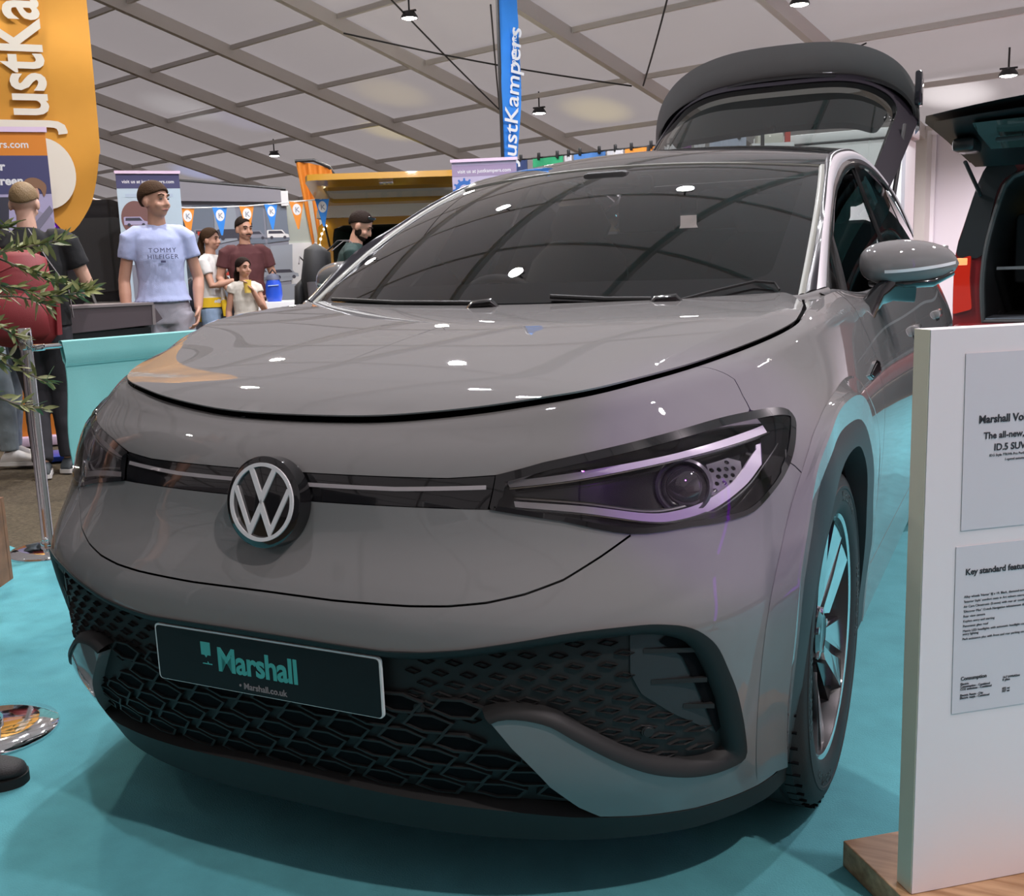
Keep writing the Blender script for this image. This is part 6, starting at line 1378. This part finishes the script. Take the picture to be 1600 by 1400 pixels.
# ---- white booth beside it and the counter with the blue bag
p = far(466, 12.6, 380); M = facing(p, -6); bt = thing('booth_panel', 'white exhibition panel right of the photo wall', 'panel', p); flat(M, rect(-.22, 0, .36, 1.52), -.06, 0, 'panel', WHITEP, bt); flat(M, rect(-.24, 0, -.16, 1.58), -.07, .01, 'panel_post', ALU, bt)
flat(M, rect(-.17, 1.52, .36, 2.0), -.05, -.02, 'upper_panel', mat('pale_green_panel', (.42, .45, .40), .6), bt)
p = far(448, 10.3); M = facing(p, 0); ct = thing('display_counter', 'low white counter with black inset below the photo wall', 'counter', p)
q = MB(M); q.box((.02, .46, -.2), (.66, .92, .5), bev=.01); q.build('cabinet', WHITEP, ct); flat(M, rect(.16, .60, .34, .90), .05, .056, 'black_inset', GLOSSBLK, ct); txt(M, 'EV', -.02, .80, .0515, .09, NAVYP, ct, bold=.001)
p2 = p + Vector((0, 0, .92)); M2 = facing(p) @ T(-.13, .92, -.10)
bb = thing('blue_bag', 'bright blue bag with a dark top standing on the low white counter', 'bag', p2)
q = MB(M2); q.tube([(0, .0, 0), (0, .06, 0), (.0, .16, 0), (.0, .22, 0)], [(.065, .05), (.080, .065), (.075, .06), (.055, .045)], 20, flat=(1, 0, 0)); q.build('bag', BLUEPL, bb, angle=70); q = MB(M2); q.tube([(0, .205, 0), (0, .245, 0), (0, .265, 0)], [(.068, .05), (.055, .04), (.02, .02)], 18, flat=(1, 0, 0)); q.build('bag_top', mat('bag_grey', (.10, .11, .16), .5), bb); MB(M2).tube([(-.03, .26, 0), (0, .30, 0), (.03, .26, 0)], .008, 8).build('bag_handle', POLE, bb); MB(M2).tube([(-.05, .15, .058), (.05, .155, .058)], [(.016, .004)] * 2, 8).build('pale_band', SKYP, bb)
# ---- bunting
BUNT = [(128, 303, 10.6), (150, 312, 10.6), (215, 318, 10.8), (292, 325, 11), (343, 324, 11), (385, 322, 11), (423, 319, 11), (463, 315, 11), (503, 311, 11)]
def lift(px, py, D):
    d = _f + _r * ((px - 800) / 1646.41) - _u * ((py - 700) / 1646.41); return EYE0 + d * (D / math.hypot(d.x, d.y))
line = [lift(*b) for b in BUNT]; tag(MB().tube([tuple(q_) for q_ in line], .006, 6).build('bunting_line', WHITEP), 'white cord carrying the orange and blue pennants', 'cord')
kind = {1: ('o', 'orange pennant at the left end of the cord, above the black van'), 3: ('o', 'orange pennant just right of the teenager, first of the row'), 4: ('b', 'blue pennant second from the teenager on the cord'), 5: ('o', 'orange pennant above the person in maroon'), 6: ('b', 'blue pennant right of the person in maroon'), 7: ('o', 'orange pennant above the white exhibition panel'), 8: ('b', 'blue pennant in front of the folded orange flag')}
for i, (c, lb) in kind.items():
    P = line[i]; M = facing(Vector((P.x, P.y, 0)), 8) @ T(0, P.z, 0); t = thing('pennant', lb, 'pennant', P, 0, 'pennants on the cord'); s_ = .9 if i != 6 else .82
    flat(M, [(-.080 * s_, .0), (.080 * s_, .0), (.012, -.30 * s_), (-.004, -.30 * s_)], -.002, .002, 'pennant_cloth', ORC if c == 'o' else MATS['blue_flag'], t); flat(M, disc(0, -.085 * s_, .046 * s_, 24, .062 * s_), .002, .003, 'printed_disc', WHITEP, t); txt(M, 'K', -.022 * s_, -.115 * s_, .0031, .078 * s_, GREYP, t, bold=.001)
# ---- folded orange flag beside the yellow van
p = far(500, 12.6, 300); M = facing(p); ff = thing('feather_flag', 'orange feather flag hanging in folds left of the yellow van', 'flag', p)
q = MB(M); q.grid(lambda u, v: ((-.25 + .42 * u * (1 - .35 * v) + .16 * v), 2.42 - .10 * u * u * (1 if v == 0 else 1) - 1.2 * v, .05 * math.sin(u * 22 + v) * (.4 + v)), np.linspace(0, 1, 40), np.linspace(0, 1, 12)); q.build('flag_cloth', mat('orange_folds', (.62, .20, .02), .7), ff); MB(M).tube([(-.26, 2.43, 0), (-.05, 2.44, 0), (.12, 2.36, 0), (.22, 2.2, 0)], .02, 8).build('flag_edge', POLE, ff); MB(M).tube([(.24, 0, -.03), (.24, 2.2, -.03)], .015, 8).build('flag_pole', POLE, ff)
# ---- yellow van with its tailgate up
p = far(614, 11.5, 300); M = facing(p, -4); yv = thing('van', 'yellow classic van with a white roof and its tailgate raised', 'van', p)
YEL = mat('mustard_paint', (.42, .21, .012), .3, coat=.8); CRW = mat('cream_roof', (.62, .60, .52), .3, coat=.5)
q = MB(M); sec = rounded([(-.86, .35), (-.86, 1.25), (-.80, 1.74), (.80, 1.74), (.86, 1.25), (.86, .35)], .12, 5); hol = rounded([(-.68, .62), (-.66, 1.66), (.66, 1.66), (.68, .62)], .10, 5)
n = 44; so, sh_ = resamp(sec + [sec[0]], n), resamp(hol + [hol[0]], n)
q.add([(x, y, 0) for x, y in so] + [(x, y, 0) for x, y in sh_] + [(x, y, -4.0) for x, y in so], [(i, i + 1, n + i + 1, n + i) for i in range(n - 1)] + [(i, 2 * n + i, 2 * n + i + 1, i + 1) for i in range(n - 1)]); q.build('van_body', YEL, yv, angle=40)
q = MB(M); q.grid(lambda a, z: (.82 * math.sin(a) * (1 + .0 * z), 1.735 + .16 * max(0, math.cos(a)) ** .35, z), np.linspace(-1.5707, 1.5707, 19), (.02, -4.0)); q.add([(.82 * math.sin(a), 1.735 + .16 * max(0, math.cos(a)) ** .35, .02) for a in np.linspace(-1.5707, 1.5707, 19)], [tuple(range(19))]); q.build('van_roof', CRW, yv, angle=50)
q = MB(M); q.add([(x * .99, y, -.01) for x, y in sh_] + [(x * .99, y, -3.2) for x, y in sh_], [(i, n + i, n + i + 1, i + 1) for i in range(n - 1)] + [tuple(range(n, 2 * n))]); q.build('van_interior', mat('van_interior', (.03, .032, .03), .7), yv, smooth=False)
q = MB(M); q.box((0, .9, -.8), (1.2, .5, .9)); q.build('van_seats', mat('grey_seat', (.09, .11, .10), .8), yv, smooth=False); flat(M, rounded(rect(.05, 1.30, .50, 1.56), .06), -2.6, -2.58, 'front_window', mat('bright_window', (.35, .6, .45), .3, emit=(.25, .55, .38), es=.5), yv)  # window pane glows in place of the green light behind it
MB(M @ T(.0, 1.30, -.25)).lathe([(.20, .0), (.26, .03), (.30, .0), (.26, -.03)], 28, close=True).build('spare_wheel', GLOSSBLK, yv)
for i in (-.16, .0, .15): q = MB(M); q.box((i, 1.30 + .1 * i, -.20), (.07, .11, .02), bev=.01); q.build('yellow_patch', mat('yellow_glow', (.8, .6, .1), .4, emit=(1, .75, .1), es=1.6), yv)  # yellow reflective patches, their shine put in as glow
TG = M @ T(0, 1.895, .02) @ Matrix.Rotation(math.radians(-101), 4, 'X')
q = MB(TG); outl = rounded(rect(-.78, -.98, .78, 0), .09, 5); holl = rounded(rect(-.64, -.72, .64, -.10), .06, 5); o_, h_ = resamp(outl + [outl[0]], 60), resamp(holl + [holl[0]], 60)
vs = [(x, y, .03) for x, y in o_] + [(x, y, .03) for x, y in h_] + [(x, y, -.03) for x, y in h_] + [(x, y, -.03) for x, y in o_]; q.add(vs, [(r * 60 + i, r * 60 + i + 1, ((r + 1) % 4) * 60 + i + 1, ((r + 1) % 4) * 60 + i) for r in range(4) for i in range(59)]); tgo = q.build('raised_tailgate', YEL, yv, angle=30)
flat(TG, holl, -.008, .008, 'tailgate_window', glass_mat('van_window', (.55, .6, .58), 2.2, 1.6), tgo); MB(TG).box((0, -.86, -.04), (.14, .06, .03), bev=.01).build('tailgate_lock', CHROME, tgo)
for i in range(5): MB(TG).tube([(-.62, -.16 - i * .12, .012), (.62, -.16 - i * .12, .012)], .003, 4).build('heater_line', POLE, tgo)
for s_ in (-1, 1): MB(M).tube([(s_ * .70, 1.45, .0), (s_ * .70, 1.85, .55)], .012, 8).build('gas_strut', POLE, yv)
for s_ in (-1, 1):
    MB(M @ T(s_ * .70, .33, -.75) @ Matrix.Rotation(math.pi / 2, 4, 'Y')).lathe([(.1, .09), (.20, .09), (.31, .08), (.33, .0), (.31, -.08), (.1, -.09)], 28).build('van_wheel', RUBBER, yv); MB(M @ T(s_ * .70, .33, -3.2) @ Matrix.Rotation(math.pi / 2, 4, 'Y')).lathe([(.1, .09), (.20, .09), (.31, .08), (.33, .0), (.31, -.08), (.1, -.09)], 28).build('van_wheel', RUBBER, yv)
q = MB(M); q.box((0, .48, .05), (1.70, .14, .10), bev=.04); q.build('rear_bumper', CRW, yv)
# fairy lights round the yellow van's tail
fp = [(-.80, .95), (-.81, 1.12), (-.82, 1.3), (-.80, 1.46), (-.77, 1.58), (-.72, 1.66)]
fl_ = thing('fairy_lights', 'string of small warm fairy lights on the left corner of the yellow van', 'lights', M @ Vector((-.8, .9, .03))); MB(M).tube([(x, y, .025) for x, y in fp], .004, 5).build('light_wire', WHITEP, fl_)
for x, y in smooth_poly(fp, 2, False): MB(M).ball((x, y, .034), .013, 8, 6).build('bulb', mat('fairy_glow', (1, .9, .7), .3, emit=(1, .85, .55), es=6), fl_)
# ---- lilac roll-up
p = far(756, 9.0, 255); M = facing(p, -8); ru = thing('roll_up_banner', 'lilac and blue roll-up banner with a gear picture, left of the blue flag', 'banner', p)
flat(M, rect(-.27, .06, .27, 2.04), -.004, 0, 'banner_sheet', mat('pale_lilac', (.50, .44, .60), .5), ru); flat(M, rect(-.28, 2.04, .28, 2.065), -.02, .015, 'top_rail', PINKW, ru); flat(M, rect(-.27, 1.925, .27, 2.015), 0, .001, 'printed_header', LILAC2, ru); txt(M, 'visit us at justkampers.com', 0, 1.952, .0012, .041, WHITEP, ru, align='CENTER', bold=.0005)
gear = []
for i in range(12):
    for da, r_ in ((-.16, .078), (-.10, .098), (.10, .098), (.16, .078)): a = 2 * math.pi * (i + da * 1.4) / 12; gear.append((-.17 + r_ * math.cos(a), 1.815 + r_ * math.sin(a)))
gq = flat(M, gear, .001, .002, 'printed_gear', BLUEP, ru); flat(M, disc(-.17, 1.815, .045), .002, .003, 'printed_gear_hole', MATS['pale_lilac'], gq); txt(M, 'Discover', -.065, 1.79, .0012, .075, BLUEP, ru, bold=.001)
flat(M, rect(-.27, .06, .27, 1.70), 0, .001, 'printed_panel', BLUEP, ru); txt(M, '10-20', .24, 1.615, .0012, .085, WHITEP, ru, align='RIGHT', bold=.001)
for i, (w_, y_) in enumerate([(.16, 1.56), (.16, 1.50), (.15, 1.44), (.40, 1.28), (.40, 1.20)]): flat(M, rect(.22 - w_, y_, .22, y_ + .016), .001, .002, 'printed_line', WHITEP, ru)
MB(M).box((0, .035, 0), (.60, .07, .16), bev=.01).build('roll_up_base', ALU, ru)
# ---- blue feather flag
p = far(793, 10.3); M = facing(p, 42); bf = thing('feather_flag', 'tall blue feather flag with white lettering behind the car', 'flag', p)
out = [(0, 1.75), (.12, 1.78), (.17, 2.1), (.23, 2.8), (.28, 3.45), (.20, 3.85), (.05, 4.0), (0, 3.95)]
def ffn(x, y, h): return (x, y, h + .02 * math.sin(x * 40) + .02 * math.sin(y * 5))
q = MB(M); q.prism(dens(smooth_poly(out, 3), .06), -.003, .003, ffn); q.build('flag_cloth', BLUEF, bf, angle=70); MB(M).tube([(-.01, 0, 0), (-.012, 2.5, 0), (-.01, 4.0, 0), (.03, 4.1, 0)], .016, 8).build('flag_pole', POLE, bf); MB(M).box((0, .03, 0), (.4, .05, .4)).build('flag_base', POLE, bf)
def ft(x, y, z): v = (M @ T(.125, 2.13, .034) @ Matrix.Rotation(math.pi / 2 - .10, 4, 'Z')) @ Vector((x, y, z)); return v
text_mesh('printed_text', 'JustKampers', .235, None, WHITEP, bf, bold=.002, ext=.001, fn=ft, sx=1.05); text_mesh('printed_text', 'insurance', .085, M @ T(.155, 3.02, .036) @ Matrix.Rotation(math.pi / 2 - .10, 4, 'Z'), WHITEP, bf, bold=.001, ext=.001)
# ---- cloths clipped along a rail behind the car roof
r0, r1 = far(780, 11.9), far(1190, 10.35); r0.z = r1.z = 2.30; RD = (r1 - r0).normalized()
rl = thing('rail', 'thin rail with clipped cloths behind the roof of the car', 'rail', r0); MB().tube([tuple(r0), tuple(r1)], .010, 8).build('rail_bar', POLE, rl); 
for t in (0, 1): e = r0.lerp(r1, t); MB().tube([(e.x, e.y, 0), (e.x, e.y, 2.3)], .018, 8).build('rail_post', POLE, rl)
CL = [(805, 826, DBLUEC, 'dark blue'), (834, 882, GREENC, 'green'), (884, 896, WHC, 'narrow white'), (898, 948, BLUEC, 'blue'), (950, 976, WHC, 'white'), (978, 1029, ORC, 'orange'), (1034, 1066, WHC, 'plain white'), (1069, 1082, PURC, 'purple'), (1086, 1104, WHC, 'off-white'), (1110, 1168, LBC, 'pale blue')]
wh = {'dark blue': 'left end of the rail', 'green': 'right of the dark blue one', 'narrow white': 'between the green and blue ones', 'blue': 'left of the white and orange ones', 'white': 'between the blue and orange ones', 'orange': 'just left of the raised tailgate', 'plain white': 'hidden by the tailgate edge', 'purple': 'seen through the tailgate glass at its left end', 'off-white': 'seen through the tailgate glass next to the purple one', 'pale blue': 'seen through the tailgate glass, widest one'}
def on_rail(px):
    lo, hi = 0.0, 1.0
    for _ in range(30):
        md = (lo + hi) / 2; P = r0.lerp(r1, md) - EYE0; x = 800 + 1646.41 * P.dot(_r) / P.dot(_f)
        if x < px: lo = md
        else: hi = md
    return r0.lerp(r1, lo)
for a, b, m_, nm in CL:
    A, B = on_rail(a), on_rail(b); t = thing('hanging_cloth', nm + ' cloth clipped on the rail, ' + wh[nm], 'cloth', A, 0, 'cloths clipped on the rail'); nn = RD.cross(Vector((0, 0, 1))); wl = (B - A).length
    q = MB(); q.grid(lambda u, v: A + RD * (wl * u) + nn * (.02 + .012 * math.sin(u * 14 + v)) + Vector((0, 0, -.01 - .62 * v)), np.linspace(0, 1, 16), np.linspace(0, 1, 6)); q.grid(lambda u, v: A + RD * (wl * u) + nn * (.012 + .012 * math.sin(u * 14 + v)) + Vector((0, 0, -.01 - .62 * v)), np.linspace(0, 1, 16), np.linspace(0, 1, 6), flip=True); q.build('cloth', m_, t)
    for u in ((.2, .8) if wl > .25 else (.5,)): q = MB(); q.box(A + RD * (wl * u) + nn * .018 + Vector((0, 0, .012)), (.03, .03, .075), bev=.006); q.build('clip', POLE, t)
# ---- white cabinets with a model camper on top
p = far(1300, 11.6); M = facing(p, -12); cb = thing('display_cabinet', 'tall white display cabinets seen through the raised tailgate glass', 'cabinet', p)
q = MB(M); q.box((-.05, 1.15, -.3), (1.5, 2.30, .6), bev=.01); q.build('cabinet_body', WHITEP, cb); q = MB(M); q.box((-.05, 2.365, -.3), (1.56, .09, .66), bev=.01); q.build('cornice', WHITEP, cb)
for x in (-.78, .02, .68): q = MB(M); q.box((x, 1.15, .004), (.03, 2.2, .02)); q.build('door_gap', mat('grey_line', (.4, .39, .42), .5), cb)
p = far(1203, 11.4); M = facing(p, 10); mc = thing('model_boat', 'white and red lantern-shaped model beside the white cabinets, seen through the tailgate glass', 'model', p)
q = MB(M); q.box((-.02, 2.36, 0), (.26, .10, .20), bev=.02); q.build('hull', CRW, mc); q = MB(M); q.tube([(.05, 2.40, 0), (.06, 2.52, 0), (.065, 2.60, 0)], [.07, .05, .03], 14); q.build('tower', WHITEP, mc); q = MB(M); q.tube([(.05, 2.44, 0), (.055, 2.49, 0)], [.075, .066], 14); q.box((.16, 2.38, .02), (.05, .14, .06)); q.build('red_band', REDP, mc); q = MB(M); q.box((0, 1.155, 0), (.42, 2.31, .25)); q.build('plinth', WHITEP, mc, smooth=False)
# ---- red van with a black raised tailgate
p = far(1495, 9.6); M = facing(p, -10); rv = thing('van', 'dark red van with its black tailgate raised, right edge of picture', 'van', p)
REDV = mat('dark_red_paint', (.17, .008, .010), .28, coat=1.0); BLKT = mat('black_trim', (.012, .013, .014), .35, coat=.3); INTD = mat('van_dark_lining', (.014, .015, .016), .6); GRYL = mat('grey_lining', (.045, .046, .046), .7)
lft = [(.02, .35), (-.02, .62), (-.02, 1.12), (.03, 1.35), (.17, 1.80), (.30, 1.90)]
Lp = smooth_poly(lft, 4, False); Wv = 1.86
outl = Lp + [(Wv - x, y) for x, y in Lp[::-1]]; inl_l = smooth_poly([(.22, .60), (.20, .90), (.22, 1.2), (.30, 1.56), (.36, 1.72), (.46, 1.78)], 4, False); inl = inl_l + [(Wv - x, y) for x, y in inl_l[::-1]]
n = 50; A_, B_ = resamp(outl + [outl[0]], n), resamp(inl + [inl[0]], n)
q = MB(M); q.add([(x, y, 0) for x, y in A_] + [(x, y, -.02) for x, y in B_] + [(x, y, -4.4) for x, y in A_], [(i, i + 1, n + i + 1, n + i) for i in range(n - 1)] + [(i, 2 * n + i, 2 * n + i + 1, i + 1) for i in range(n - 1)]); q.build('van_body', REDV, rv, angle=40)
q = MB(M); up = [p_ for p_ in smooth_poly([(.00, 1.14), (.035, 1.35), (.17, 1.80), (.30, 1.90), (.42, 1.80), (.30, 1.70), (.235, 1.40), (.19, 1.14)], 4)]; q.prism(up, -.02, .012); q.build('pillar_trim', BLKT, rv, angle=50)
q = MB(M); q.add([(x, y, -.015) for x, y in B_] + [(x + .0, y, -2.6) for x, y in B_], [(i, n + i, n + i + 1, i + 1) for i in range(n - 1)] + [tuple(range(n, 2 * n))]); q.build('load_space', INTD, rv, smooth=False)
n2 = len(B_); q = MB(M); q.tube([(x, y, .01) for x, y in B_[:-1]], [(.030, .022)] * (n - 1), 8, closed=True); q.build('door_seal', GRYL, rv)
q = MB(M); q.box((.95, 1.18, -1.2), (1.35, .62, .14), bev=.05); q.build('seat_row', GRYL, rv); q = MB(M); q.box((.95, 1.02, -.55), (1.45, .025, .04)); q.build('shelf_edge', mat('pale_grey', (.35, .35, .35), .5), rv, smooth=False)
for x in (.50, .95): q = MB(M); q.box((x, 1.58, -1.2), (.26, .18, .10), bev=.04); q.build('headrest', GRYL, rv)
flat(M, rounded(rect(.38, 1.44, .60, 1.62), .03), -2.59, -2.58, 'far_window', mat('warm_window', (.5, .45, .2), .4, emit=(.55, .48, .22), es=.5), rv)  # window pane given a warm glow of its own
flat(M, [(.22, .585), (1.6, .585), (1.6, .625), (.22, .625)], -.5, .012, 'sill_plate', mat('steel_sill', (.32, .35, .40), .3, metal=.6), rv)
TL = mat('tail_light_red', (.42, .015, .008), .12, coat=1.0, emit=(.9, .05, .01), es=.12)
q = MB(M); q.prism(rounded([(-.015, .66), (-.02, 1.10), (.11, 1.14), (.105, .95), (.13, .70)], .02, 3), -.05, .035); q.build('tail_light', TL, rv, angle=40); q = MB(M); q.box((.04, 1.09, .03), (.09, .06, .02), bev=.008); q.build('tail_light_bulb', mat('orange_lens', (.85, .30, .10), .2, coat=1.0, emit=(1, .35, .12), es=.8), rv)
q = MB(M); q.box((.93, .48, .06), (1.86, .22, .16), bev=.05); q.build('rear_bumper', REDV, rv); 
gt = M @ T(.93, 1.86, .02)
q = MB(gt); gp = [(-.86, .02, .0), (-.95, .16, .48), (-1.02, .26, .95), (-.98, .29, 1.12)]
def gate_s(u, v):
    i = u * (len(gp) - 1); i0 = int(min(len(gp) - 2, i)); f = i - i0; a = [gp[i0][k] * (1 - f) + gp[i0 + 1][k] * f for k in range(3)]; return (a[0] * (1 - 2 * v), a[1] + .07 * math.sin(math.pi * v) * (.3 + u), a[2])
q.grid(gate_s, np.linspace(0, 1, 13), np.linspace(0, 1, 13)); q.grid(lambda u, v: tuple(Vector(gate_s(.02 + .95 * u, .03 + .94 * v)) + Vector((0, -.05 - .03 * math.sin(math.pi * v), 0))), np.linspace(0, 1, 13), np.linspace(0, 1, 13), flip=True); tg_ = q.build('raised_tailgate', BLKT, rv, angle=60)
q = MB(gt); q.grid(lambda u, v: tuple(Vector(gate_s(.30 + .5 * u, .16 + .68 * v)) + Vector((0, -.088 - .03 * math.sin(math.pi * v), 0))), (0, .5, 1), np.linspace(0, 1, 7)); q.build('tailgate_window', mat('tailgate_pane', (.06, .075, .07), .1, coat=1.0), tg_)
q = MB(gt); q.box((-.78, .10, .62), (.16, .10, .34), bev=.03); q.build('gate_hinge_trim', BLKT, tg_); q = MB(gt); q.box((-.45, .115, .75), (.22, .03, .06), bev=.01); q.build('gate_handle', GRYL, tg_)
MB(M).tube([(.16, 1.62, .02), (.10, 1.86, .40)], .016, 8).build('gas_strut', BLKT, rv)
for s_ in (.14, Wv - .14): MB(M @ T(s_, .33, -.85) @ Matrix.Rotation(math.pi / 2, 4, 'Y')).lathe([(.1, .10), (.20, .10), (.31, .09), (.33, .0), (.31, -.09), (.1, -.10)], 28).build('van_wheel', RUBBER, rv); MB(M @ T(s_, .33, -3.6) @ Matrix.Rotation(math.pi / 2, 4, 'Y')).lathe([(.1, .10), (.20, .10), (.31, .09), (.33, .0), (.31, -.09), (.1, -.10)], 28).build('van_wheel', RUBBER, rv)
ROOF_TINTS = [(12.4, 13.6, (1, .80, .12), 14, 'unseen yellow lamp added behind the yellow van to tint the tent roof'), (11.1, 12.1, (1, .82, .25), 9, 'unseen warm lamp added behind the stands to tint the roof right of the hanging floodlight'), (12.9, 9.2, (1, .85, .25), 12, 'unseen yellow lamp added behind the stands to tint the roof right of the blue flag'),
        (11.0, 16.2, (.45, .5, 1), 9, 'unseen blue-white lamp added behind the stands to tint the roof above the photo wall'), (12.9, 21.2, (.25, .40, 1), 22, 'unseen blue lamp added behind the stands to tint the roof above the blue-headed roll-up'), (10.1, 16.9, (.9, .95, 1), 12, 'unseen white lamp added behind the stands to brighten the roof left of the hanging floodlights'), (9.0, 9.9, (1, .62, .55), 8, 'unseen pink lamp added behind the stands to tint the roof left of the blue flag'), (14.1, 4.0, (1, .97, 1), 30, 'unseen white lamp added behind the stands to brighten the roof right of the raised tailgate')]
# ------------------------------------------------------------------ unseen lamps added to tint the roof, violet lamps, walls added behind the camera
for i, (a, b, colr, wts, lab) in enumerate(ROOF_TINTS):  # hidden spots added only to throw colour patches on the roof
    P = tent(a, b, .10); f = thing('added_roof_tint_lamp', lab, 'lamp', P, 0, 'unseen lamps added to tint the tent roof')
    MB().lathe([(.0005, -.05), (.05, -.05), (.055, .05), (.045, .05)], 14, c=P).build('lamp_can', LAMPBODY, f); MB().box(P + Vector((0, 0, -.075)), (.16, .12, .05), bev=.01).build('lamp_foot', LAMPBODY, f)
    L = bpy.data.lights.new('bulb', 'SPOT'); L.energy = wts * 22; L.color = colr; L.spot_size = math.radians(24); L.spot_blend = 1.0; L.shadow_soft_size = .04
    lo = bpy.data.objects.new('bulb', L); COL.objects.link(lo); lo.location = P + Vector((0, 0, .06)); lo.rotation_euler = (math.pi, 0, 0); lo.parent = f; lo.matrix_parent_inverse = f.matrix_world.inverted()
vb = Vector((3.2, -.25, 0)); f = thing('violet_light_bar', 'violet LED light bar on a stand to the right of the car, outside the picture', 'lamp', vb)
MB().lathe([(.0005, .02), (.14, .02), (.15, 0), (.0005, 0)], 24, c=vb).build('base', LAMPBODY, f); MB().tube([vb + Vector((.03, 0, .02)), vb + Vector((.03, 0, 1.9))], .02, 10).build('pole', LAMPBODY, f); q = MB(); q.box(vb + Vector((-.01, 0, 1.1)), (.04, .06, 1.5), bev=.01); q.build('light_tube', VIO, f)
vb = Vector((1.95, -2.7, 0)); f = thing('violet_spotlight', 'violet spotlight on a tall stand behind the camera, aimed at the headlamp', 'lamp', vb)
MB().lathe([(.0005, .02), (.20, .02), (.21, 0), (.0005, 0)], 24, c=vb).build('base', LAMPBODY, f); MB().tube([vb + Vector((0, 0, .02)), vb + Vector((0, 0, 2.66))], .02, 10).build('pole', LAMPBODY, f); MB().lathe([(.0005, -.10), (.06, -.09), (.07, .06), (.055, .06)], 18, c=vb + Vector((0, 0, 2.72)), axis='y').build('lamp_can', LAMPBODY, f)
L = bpy.data.lights.new('bulb', 'SPOT'); L.energy = 120; L.color = (.45, .05, 1.0); L.spot_size = math.radians(9); L.spot_blend = .5; L.shadow_soft_size = .04
lo = bpy.data.objects.new('bulb', L); COL.objects.link(lo); lo.location = vb + Vector((0, .09, 2.72)); d_ = (Vector((.78, .36, .835)) - lo.location).normalized(); lo.rotation_euler = d_.to_track_quat('-Z', 'Y').to_euler(); lo.parent = f; lo.matrix_parent_inverse = f.matrix_world.inverted()
for x, y, w_, h_, c, lab in ((-3.6, -5.6, 3.2, 2.4, (.05, .05, .06), 'unseen dark grey wall added behind the camera for the car to reflect'), (.6, -6.6, 3.4, 2.5, (.10, .09, .10), 'unseen charcoal wall added behind the camera for the car to reflect'), (5.2, -5.4, 3.0, 2.4, (.30, .22, .24), 'unseen dusky pink wall added behind the camera to the right for the car to reflect')):
    M = facing(Vector((x, y, 0))); t = thing('added_wall', lab, 'backdrop', (x, y, 0)); q = MB(M); q.box((0, h_ / 2, -.04), (w_, h_, .08)); q.build('wall_panel', mat('added_wall_tone_%d' % round(x * 10), c, .6), t, smooth=False)  # out-of-view walls, put in to shape the car's reflections
    q = MB(M)
    for s_ in (-1, 1): q.box((s_ * (w_ / 2 + .03), h_ / 2, -.04), (.06, h_ + .04, .12))
    q.box((0, h_ + .02, -.04), (w_ + .1, .05, .12)); q.build('wall_frame', ALU, t, smooth=False)
